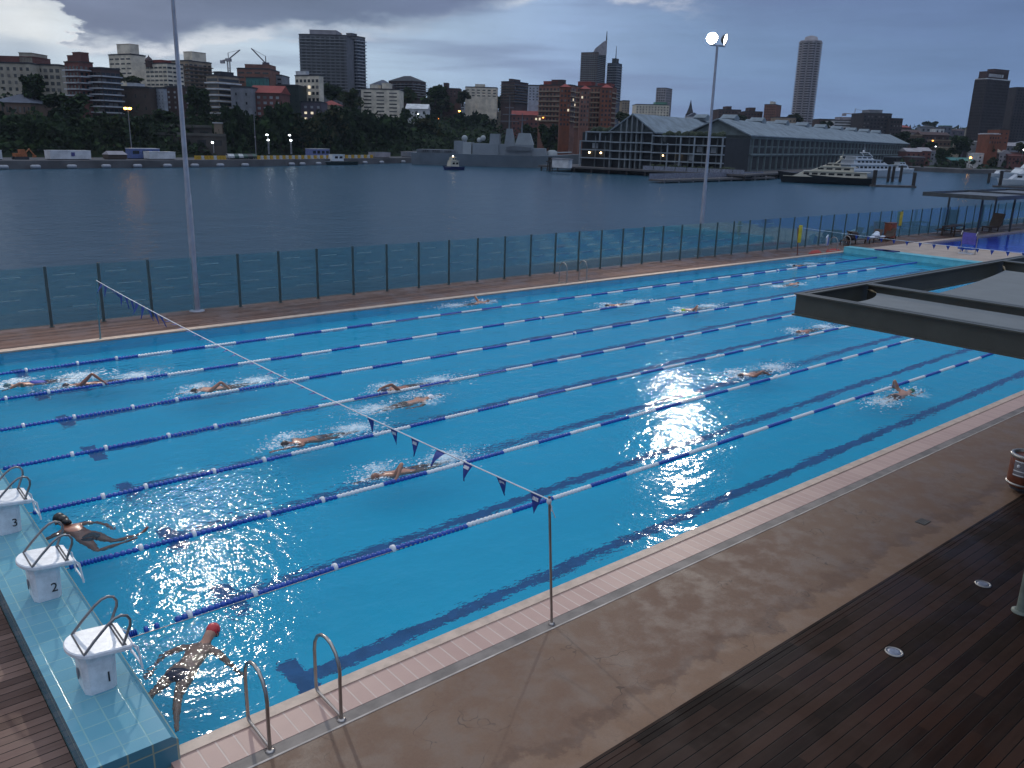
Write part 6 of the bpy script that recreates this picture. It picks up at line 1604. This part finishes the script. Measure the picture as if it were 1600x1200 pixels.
# a grey mast-like chimney pole rising out of the trees behind the ship
# ================================================================== TREES
M_leaf = [mat('dark_foliage', (0.019, 0.034, 0.016), 0.9, vary=0.35, scale=0.6), mat('mid_foliage', (0.034, 0.056, 0.022), 0.9, vary=0.35, scale=0.6), mat('olive_foliage', (0.060, 0.062, 0.028), 0.9, vary=0.35, scale=0.6)]
for m_ in M_leaf: next(n for n in m_.node_tree.nodes if n.type == 'BSDF_PRINCIPLED').inputs['Specular IOR Level'].default_value = 0.08
M_bark = mat('tree_bark', (0.035, 0.028, 0.022), 0.95, vary=0.3)
def crown_mesh(seed, lobes, n, tall=1.0, mats=(0, 1), size=0.15):
    """unit crown: leaf clumps spread through lumpy lobes, width 2, height 2*tall"""
    r = random.Random(seed); L = []
    for i in range(lobes):
        a = r.uniform(0, 2*PI); d = r.uniform(0.25, 0.72); z = r.uniform(-0.55, 0.65)*tall
        L.append((d*math.cos(a)*(1-0.3*abs(z)), d*math.sin(a)*(1-0.3*abs(z)), z, r.uniform(0.22, 0.42)))
    L.append((0, 0, 0, 0.5*min(1, tall)))
    b = MB()
    for i in range(n):
        lx, ly, lz, lr = r.choice(L)
        u = Vector((r.gauss(0, 1), r.gauss(0, 1), r.gauss(0, 1))).normalized()*lr*(r.random()**0.35)
        c = Vector((lx, ly, lz))+Vector((u.x, u.y, u.z*0.85))
        t = Vector((r.gauss(0, 1), r.gauss(0, 1), r.gauss(0, .7))).normalized(); q = t.cross(Vector((r.gauss(0, 1), r.gauss(0, 1), r.gauss(0, 1)))).normalized()
        s = size*r.uniform(0.55, 1.25)
        b.add([c-t*s, c-q*s*.55, c+t*s, c+q*s*.55], [(0, 1, 2, 3)], 0 if r.random() < 0.62 else 1)
    return b.mesh('crown', [M_leaf[mats[0]], M_leaf[mats[1]]])
CROWN = [crown_mesh(1, 12, 1300), crown_mesh(2, 9, 1100, 0.9, (0, 1)), crown_mesh(3, 14, 1300, 0.75, (1, 2)), crown_mesh(4, 10, 1200, 1.0, (1, 0)), crown_mesh(5, 11, 1300, 0.8, (0, 2))]
def trunk_mesh():
    b = MB(); b.tube([(0, 0, -1.6), (0.03, 0.0, -0.6), (0, 0.02, 0.1)], [0.10, 0.075, 0.045], 7)
    for a in range(4): b.tube([(0.02, 0, -0.6+0.12*a), (0.35*math.cos(a*1.6), 0.35*math.sin(a*1.6), -0.05+0.13*a)], [0.045, 0.015], 5)
    return b.mesh('trunk', M_bark)
TRUNK = trunk_mesh()
nt2 = 0
def tree(label, xl, xr, yt, yb, D, k=0):
    global nt2
    nt2 += 1
    D = deeper(D, (xl+xr)/2); D = max(D, shore_d((xl+xr)/2)+9)
    p = at((xl+xr)/2, (yt+yb)/2, D); s = D/1379
    w, h = (xr-xl)*s/2, (yb-yt)*s/2
    r_ = root('tree', label, 'tree', (p.x, p.y, p.z-h*1.3), 0.9*nt2, None)
    put('crown', CROWN[k % 5], r_, (0, 0, h*1.3), scale=(w*1.15, w*1.15, h*1.25))
    put('trunk', TRUNK, r_, (0, 0, h*1.3), scale=(min(w, 5), min(w, 5), h*0.85))
TREES = [
 ('black leaved tree rising in front of the beige block at far left', 30, 72, 118, 160, 238, 0), ('broad dark tree below the brick tower with white string courses', 70, 142, 148, 198, 228, 0),
 ('dark tree at the left edge under the sandstone building', -12, 40, 176, 226, 214, 1), ('low dark tree between the sandstone building and the scarp', 36, 78, 186, 234, 208, 3),
 ('round dark bush tree on the scarp left of the orange lamp', 100, 150, 190, 238, 205, 1), ('olive treetop behind the dark red brick block', 168, 198, 112, 132, 290, 2),
 ('light green treetop in front of the low cream block', 196, 224, 118, 134, 288, 2), ('dark tree under the brown slab wall', 150, 198, 182, 226, 212, 0),
 ('dark tree left of the concrete retaining walls', 196, 236, 178, 226, 216, 1), ('round tree below the pale blue slab', 238, 282, 172, 198, 230, 3),
 ('dark rounded tree behind the left floodlight pole', 286, 334, 138, 186, 240, 0), ('dark tree just right of the left floodlight pole', 292, 340, 172, 222, 222, 1),
 ('tall tree in front of the grey concrete house', 340, 384, 168, 236, 212, 0), ('tall tree below the red roofed brick block', 372, 424, 168, 238, 210, 1),
 ('dark tree masking the green shrouded building', 412, 462, 164, 238, 212, 0), ('dark tree under the mauve building', 448, 500, 180, 236, 210, 4),
 ('green tree to the left under the big tower', 500, 540, 132, 160, 310, 3), ('olive tree beneath the big tower beside the cream flats', 528, 566, 138, 178, 300, 2),
 ('broad tree right of the mauve building', 488, 540, 168, 236, 214, 4), ('dark tree left of the cream flats', 520, 570, 172, 236, 216, 0),
 ('tall dark tree in front of the cream flats', 562, 612, 166, 238, 220, 1), ('dark tree below the cream flats on the right', 590, 640, 184, 240, 224, 0),
 ('small round tree right of the cream flats', 622, 648, 170, 192, 290, 3), ('green tree between cream flats and brown mansard block', 620, 650, 136, 164, 330, 2),
 ('dark tree by the white gabled house', 640, 690, 182, 238, 235, 4), ('olive tree beside the white belvedere', 662, 712, 146, 182, 345, 2),
 ('treetop on the skyline left of the far cream block', 660, 700, 134, 160, 400, 3), ('dark tree below the far cream block', 720, 776, 148, 186, 360, 0),
 ('dark tree below the brown gridded block', 766, 822, 150, 180, 372, 3), ('dark tree under the belvedere tower', 690, 740, 172, 222, 300, 1),
 ('dark tree left of the yellow gabled house', 728, 780, 178, 230, 330, 0), ('tree behind the warship bridge', 776, 822, 178, 226, 328, 4),
 ('tall dark tree at the foot of the brick complex', 838, 880, 196, 240, 318, 0), ('broad dark tree between the brick complex and the warship bow', 868, 902, 204, 242, 312, 4), ('low dark tree left of the foot of the brick complex', 812, 846, 206, 240, 312, 1), ('dark tree left of the wharf front', 866, 906, 200, 246, 300, 1),
 ('green treetop peeking over the wharf gable', 958, 982, 174, 192, 330, 2), ('dark tree behind the brown blocks above the wharf roof', 1146, 1170, 180, 196, 520, 0),
 ('tree left of the slim tower base', 1226, 1252, 178, 198, 530, 4), ('tree right of the slim tower base', 1280, 1302, 190, 206, 500, 0),
 ('dark tree at the end of the wharf roof', 1396, 1424, 206, 226, 470, 0), ('row of dark trees on the right rise, left clump', 1420, 1446, 216, 232, 440, 0),
 ('row of dark trees on the right rise, right clump', 1440, 1466, 220, 234, 435, 1), ('big dark tree in the middle of the right shore', 1484, 1520, 214, 242, 425, 0),
 ('palm like tree on the quay left of the awning', 1462, 1484, 232, 258, 392, 3), ('dark tree on the far right skyline left of the tower', 1514, 1534, 206, 224, 520, 1),
 ('green tree in front of the cream boat shed', 1540, 1556, 226, 246, 398, 3), ('bushy tree right of the white kiosk', 1542, 1560, 246, 262, 392, 4),
 ('light green tree at the right edge of the photo', 1584, 1612, 222, 240, 400, 2), ('dark skyline tree above the far right villas', 1440, 1466, 190, 204, 790, 0),
 ('dark skyline trees right of the far copper roof', 1488, 1516, 200, 212, 830, 1),
 ('shrubby tree by the low brick terrace', 812, 846, 196, 232, 330, 3), ('dark tree beside the small far brown block', 712, 734, 142, 162, 410, 4),
]
for a in TREES: tree(*a)
# scrub on the slope: one mass nobody could count
b = MB(); r = random.Random(11)
for i in range(17000):
    px = r.uniform(-60, 930); rd = ray(px, 220); a = math.atan2(rd.y, rd.x); d = r.choice((r.uniform(24, 50), r.uniform(24, 130), r.uniform(24, 300)))
    R = shore_r(a)+d; x, y = CAMP.x+math.cos(a)*R, CAMP.y+math.sin(a)*R; z = land_z(a, d)
    c = Vector((x, y, z+(r.uniform(-0.3, 3.0+(2.0 if d > 60 else 0)))*(0.5+0.5*math.sin(px*0.13+d*0.21)*math.sin(px*0.05-d*0.1)+0.3)))
    t = Vector((r.gauss(0, 1), r.gauss(0, 1), r.gauss(0, .7))).normalized(); q = t.cross(Vector((r.gauss(0, 1), r.gauss(0, 1), r.gauss(0, 1)))).normalized(); s = r.uniform(0.45, 1.15)
    b.add([c-t*s, c-q*s*.6, c+t*s, c+q*s*.6], [(0, 1, 2, 3)], 0 if r.random() < .7 else 1)
for i in range(5000):
    px = r.uniform(1100, 1640); rd = ray(px, 230); a = math.atan2(rd.y, rd.x); d = r.uniform(6, 900)**1.0
    R = shore_r(a)+d; x, y = CAMP.x+math.cos(a)*R, CAMP.y+math.sin(a)*R; z = land_z(a, d)
    c = Vector((x, y, z+r.uniform(-0.3, 3.0+d*0.006))); t = Vector((r.gauss(0, 1), r.gauss(0, 1), r.gauss(0, .7))).normalized(); q = t.cross(Vector((r.gauss(0, 1), r.gauss(0, 1), r.gauss(0, 1)))).normalized(); s = r.uniform(0.8, 1.8)*(1+d/700)
    b.add([c-t*s, c-q*s*.6, c+t*s, c+q*s*.6], [(0, 1, 2, 3)], 0 if r.random() < .7 else 1)
tag(obj('hillside_scrub', b, [M_leaf[0], M_leaf[1]]), kind='stuff')

# ================================================================== QUAY THINGS
def quay(px, back, z=-0.78):
    rd = ray(px, 240); a = math.atan2(rd.y, rd.x); R = shore_r(a)+back
    x, y = CAMP.x+math.cos(a)*R, CAMP.y+math.sin(a)*R
    rd2 = ray(px+6, 240); a2 = math.atan2(rd2.y, rd2.x); R2 = shore_r(a2)+back
    rz = math.atan2(CAMP.y+math.sin(a2)*R2-y, CAMP.x+math.cos(a2)*R2-x)
    return Vector((x, y, z)), rz, ((Vector((x, y, 0))-CAMP).dot(FH))/1379
M_yel = mat('yellow_barrier_plastic', (0.52, 0.30, 0.02), 0.6); M_whb = mat('white_barrier_plastic', (0.50, 0.50, 0.50), 0.6)
b = MB(); b.xz([(-0.42, 0.05), (0.42, 0.05), (0.46, 0.3), (0.40, 0.36), (0.40, 1.0), (-0.40, 1.0), (-0.40, 0.36), (-0.46, 0.3)], -0.22, 0.22)
by, bw = b.mesh('barrier', M_yel), b.mesh('barrier', M_whb)
px = 404.0; i = 0; seq = [x for x in range(0, 38)]
xs = [404+4.9*i for i in range(37)]+[306+4.9*i for i in range(10)]
for i, px in enumerate(xs):
    p, rz, s = quay(px, 2.5)
    y = (i % 3 != 2) if px > 400 else True
    y = (i % 2 == 0) if px > 400 else (i % 4 != 3)
    o = put('barrier', by if y else bw, None, p, rz)
    o.scale = (5.4*s/0.9, 1, 1.0)
    tag(o, ('yellow' if y else 'white')+' plastic barrier in the striped row along the far quay', 'barrier', 'yellow and white barriers on the far quay')
b = MB(); b.lathe([(0.05, -1.05), (0.36, -0.95), (0.46, -0.7), (0.46, 0.7), (0.36, 0.95), (0.05, 1.05)], 12, axis='x'); fm_ = b.mesh('fender', mat('pale_fender', (0.30, 0.31, 0.34), 0.6, vary=0.2))
for px in (2, 53, 110, 164, 213, 260, 303, 343, 382, 455, 472, 497, 570, 596, 630):
    p, rz, s = quay(px, -0.7, ZH+0.45)
    tag(put('quay_fender', fm_, None, p, rz), 'pale float fender hanging along the far quay wall', 'fender', 'float fenders on the far quay')
def shed(label, xl, xr, hgt, back, wall_m, roof_m, nm='shed', cat='shed', kind='flat', dep=2.6, win=0, zo=-0.78):
    p, rz, s = quay(xl, back, zo); q, _, _ = quay(xr, back, zo); w = (q-p).length
    r_ = root(nm, label, cat, p, math.atan2(q.y-p.y, q.x-p.x))
    b = MB(); b.box(0, 0, 0.15, w, dep, hgt); obj('body', b, wall_m, r_)
    b = MB()
    if kind == 'flat': b.box(-0.05, -0.05, hgt, w+.05, dep+.05, hgt+0.12)
    else: b.add([(-.1, -.2, hgt), (w+.1, -.2, hgt), (w+.1, dep+.2, hgt), (-.1, dep+.2, hgt), (w*.05, dep/2, hgt+.8), (w*.95, dep/2, hgt+.8)], [(0, 1, 5, 4), (1, 2, 5), (2, 3, 4, 5), (3, 0, 4)])
    obj('roof', b, roof_m, r_)
    for i in range(win):
        b = MB(); x = w*(i+.5)/win; b.box(x-w/win*.33, -0.04, hgt*.5, x+w/win*.33, 0.02, hgt*.82); obj('window', b, M_glassd, r_)
    b = MB(); b.box(w*.04, .2, 0, w*.96, dep-.2, 0.15); obj('base', b, M_dkroof, r_)
    return r_
shed('long white container with a small blue mark at far left of the quay', 78, 142, 1.9, 5, M_whiteb, M_whiteb, 'container', 'container')
p, rz, s = quay(114, 4.9); b = MB(); b.box(-0.4, -0.04, 0.8, 0.4, 0, 1.6); tag(obj('blue_notice', b, mat('notice_blue', (0.05, 0.05, 0.2), .6), loc=p, rz=rz), 'small blue notice on the side of the long white container', 'notice')
shed('blue and white site hut behind the white trailer', 205, 250, 2.4, 9, mat('site_blue', (0.09, 0.13, 0.30), .6), M_whiteb, 'site_hut', 'hut', win=3)
shed('white box trailer in front of the blue site hut', 233, 274, 1.7, 5, M_whiteb, M_whiteb, 'box_trailer', 'trailer')
shed('boat under a pale cover beside the site hut', 169, 198, 1.1, 6, M_brownw, M_lilac, 'covered_boat', 'boat', 'hip')
shed('white container cut by the left edge of the photo', -8, 3, 1.9, 5, M_whiteb, M_whiteb, 'container', 'container')
shed('white and blue coach parked behind the striped barriers', 488, 515, 2.6, 9, mat('coach_blue', (0.12, 0.15, 0.32), .5), M_whiteb, 'coach', 'coach', win=4)
shed('low grey store on the quay right of the barriers', 586, 610, 1.6, 5, M_lilac, M_grey, 'store', 'store')
shed('low grey store nearest the warship stern', 636, 656, 1.7, 8, M_grey, M_lilac, 'store', 'store')
# small orange excavator
p, rz, s = quay(31, 8); r_ = root('excavator', 'small orange digger behind the quay at far left', 'digger', p, rz)
b = MB(); b.box(-1.4, -1, 0, 1.4, -0.5, 0.6); b.box(-1.4, 0.5, 0, 1.4, 1, 0.6); obj('tracks', b, M_dkroof, r_)
M_digger = mat('digger_orange', (0.32, 0.10, 0.03), .6)
b = MB(); b.box(-1.2, -.9, 0.6, 1.1, .9, 1.3); b.box(-.2, -.7, 1.3, 0.9, .4, 2.1); obj('cab', b, M_digger, r_)
b = MB(); b.tube([(1.0, 0, 1.2), (2.0, 0, 2.2), (2.9, 0, 0.9)], 0.16, 6); b.box(2.7, -.4, .4, 3.2, .4, .9); obj('boom', b, M_digger, r_)
# retaining walls, parked cars
for xl, xr, y, D, lb in ((216, 330, 193, 222, 'upper concrete retaining wall on the left hillside'), (228, 352, 206, 214, 'lower concrete retaining wall on the left hillside')):
    D = deeper(D, 280); a, c = at(xl, y, D), at(xr, y, D); r_ = root('retaining_wall', lb, 'wall', (a.x, a.y, a.z-1.6), math.atan2(c.y-a.y, c.x-a.x)); w = math.hypot(c.x-a.x, c.y-a.y)
    b = MB(); b.box(0, 0, -5, w, 0.6, 1.6); obj('face', b, M_wdark if False else bmat('dim_concrete', (0.052, 0.047, 0.043)), r_)
    b = MB(); b.box(0, -0.25, 0.95, w, 0, 1.65); obj('coping', b, bmat('pale_dim_concrete', (0.10, 0.095, 0.085)), r_)
    for i in range(5):
        b = MB(); b.box(w*(i+.2)/5, -0.1, -1.6, w*(i+.75)/5, 0.05, -0.1); obj('dark_opening', b, M_wdark, r_)
a = at(341, 202, deeper(214, 340)); r_ = root('stair_tower', 'pale concrete stair tower at the end of the retaining walls', 'tower', (a.x, a.y, a.z-7), YAW-PI/2)
b = MB(); b.box(-1.2, 0, 0, 1.2, 3, 8.6); obj('wall', b, M_tan, r_); b = MB(); b.box(-1.5, -.3, 8.6, 1.5, 3.3, 8.9); obj('roof', b, M_whiteb, r_)
cars = ((359, 'white'), (366, 'green'), (373, 'white'), (380, 'green'), (388, 'dark'), (395, 'green'))
def car_mesh(m_):
    b = MB(); b.xz([(-1.9, 0.35), (1.9, 0.35), (1.95, 0.75), (1.2, 0.9), (0.7, 1.35), (-0.9, 1.35), (-1.5, 0.9), (-1.95, 0.8)][::1], -0.8, 0.8); return b.mesh('body', m_)
cmats = {'white': mat('car_white', (0.45, 0.45, 0.46), .4), 'green': mat('car_green', (0.02, 0.06, 0.045), .4), 'dark': mat('car_dark', (0.02, 0.022, 0.026), .4)}
b = MB(); b.lathe([(0.3, -0.1), (0.32, 0), (0.3, 0.1)], 10, axis='y'); wheel = b.mesh('wheel', M_grip)
b = MB(); b.box(-0.85, -0.83, 0.92, 0.6, 0.83, 1.28); cwin = b.mesh('window', M_bwin)
ords = ('first', 'second', 'third', 'fourth', 'fifth', 'last')
for i, (px, c) in enumerate(cars):
    p, rz, s = quay(px, 7); r_ = root('parked_car', '%s parked car, %s from the left in the row beside the barriers' % (c, ords[i]), 'car', p, rz+1.2, 'cars parked behind the quay')
    put('body', car_mesh(cmats[c]), r_); put('window', cwin, r_)
    for x in (-1.2, 1.2):
        for y in (-.75, .75): put('wheel', wheel, r_, (x, y, .3))

# street lamps and pole lights
M_or = emit('sodium_lamp', (1.0, 0.42, 0.06), 22); M_or2 = emit('sodium_lamp_dim', (1.0, 0.36, 0.06), 6); M_cw = emit('cool_lamp', (0.9, 0.97, 1.0), 12)
def lamp(label, px, yt, yb, D, m_=None, twin=False, r=0.3, pole=0.10, extra=None):
    D = max(deeper(D, px), shore_d(px)+4); p = at(px, yb, D); H = at(px, yt, D).z-p.z
    r_ = root('street_lamp', label, 'lamp', (p.x, p.y, p.z), YAW-PI/2)
    b = MB(); b.tube([(0, 0, -0.5), (0, 0, H)], [pole*1.4, pole*0.8], 7); obj('pole', b, M_pole if pole > .15 else M_grey, r_)
    b = MB(); 
    if twin: b.tube([(-0.8, 0, H), (0.8, 0, H)], 0.07, 5)
    else: b.tube([(0, 0, H), (0.0, -0.6, H+0.1)], 0.06, 5)
    obj('arm', b, M_grey, r_)
    if m_:
        for x in ((-0.55, 0.45) if twin else (0,)):
            b = MB(); b.ball((x, -0.6 if not twin else 0, H+0.05), (r*1.3, r, r*0.7), 0, 8, 6); obj('lamp_glass', b, m_, r_)
    if extra is not None:
        b = MB(); b.ball((0, -0.2, extra*H), 0.25, 0, 8, 6); obj('camera_box', b, M_lilac, r_)
    return r_
lamp('tall lamp post with twin lit orange heads on the left quay', 206, 170, 236, 200, M_or, True, 0.38)
lamp('tall unlit mast on the quay near the parked cars', 400, 178, 240, 205, None, extra=0.42)
lamp('unlit mast in front of the tall dark trees at centre left', 556, 172, 240, 215, None, extra=0.42)
lamp('short mast with a round box under the mauve building', 479, 202, 236, 212, None)
lamp('very tall grey pole rising behind the warship', 764, 150, 225, 345, None, pole=0.42)
lamp('yellow street lamp below the white belvedere', 717.5, 174, 196, 330, M_or, False, 0.42)
lamp('orange street lamp left of the belvedere lamp', 685, 185, 205, 320, M_or2, False, 0.42)
lamp('orange street lamp left of the tall grey pole', 753.5, 180.5, 200, 335, M_or, False, 0.30)
lamp('low amber lamp at the quay edge left of the tug', 633, 248, 252, 232, M_or, False, 0.30)
lamp('cool white lamp behind the left floodlight pole', 334, 223, 236, 205, M_cw, False, 0.26)
for px, y, lb in ((419.5, 211, 'upper left one of four white floodlights among the trees'), (421, 219, 'lower left one of four white floodlights among the trees'), (454.5, 211.5, 'upper right one of four white floodlights among the trees'), (456, 219.5, 'lower right one of four white floodlights among the trees')):
    lamp(lb, px, y, 238, 202, M_cw, False, 0.28)
lamp('cool white lamp left of the wharf front', 892.5, 214, 236, 280, M_cw, False, 0.34)
lamp('white lamp on the white gabled house', 653.5, 178, 190, 300, M_cw, False, 0.24)
lamp('warm lamp at the foot of the brick complex', 848, 184, 200, 325, M_or2, False, 0.3)
lamp('amber lamp beside the teal awning', 1513.5, 246.5, 258, 385, M_or, False, 0.42)
lamp('white lamp at the far right edge', 1597, 234, 244, 392, M_cw, False, 0.36)
lamp('pale lamp on the right rise', 1455, 220, 230, 440, M_or2, False, 0.36)
lamp('small white lamp below the pale lamp on the right rise', 1460, 229, 236, 430, M_cw, False, 0.22)
lamp('quay lamp left of the amber quay edge lamp', 620, 235, 246, 225, M_or2, False, 0.22)
lamp('quay lamp above the amber quay edge lamp', 638, 234, 246, 228, M_or, False, 0.2)
# ================================================================== HAZE
hz_m = bpy.data.materials.new('haze'); hz_m.use_nodes = True
hn = hz_m.node_tree.nodes; hn.clear()
pv_ = hn.new('ShaderNodeVolumePrincipled'); ho = hn.new('ShaderNodeOutputMaterial')
pv_.inputs['Color'].default_value = (0.72, 0.84, 1.0, 1); pv_.inputs['Density'].default_value = 0.00009; pv_.inputs['Anisotropy'].default_value = 0.2
hz_m.node_tree.links.new(pv_.outputs[0], ho.inputs['Volume'])
try: hz_m.cycles.homogeneous_volume = True
except Exception: pass
b = MB(); b.box(-1300, -1300, ZH-4, 1300, 1300, 150)
tag(obj('haze', b, hz_m), kind='stuff')
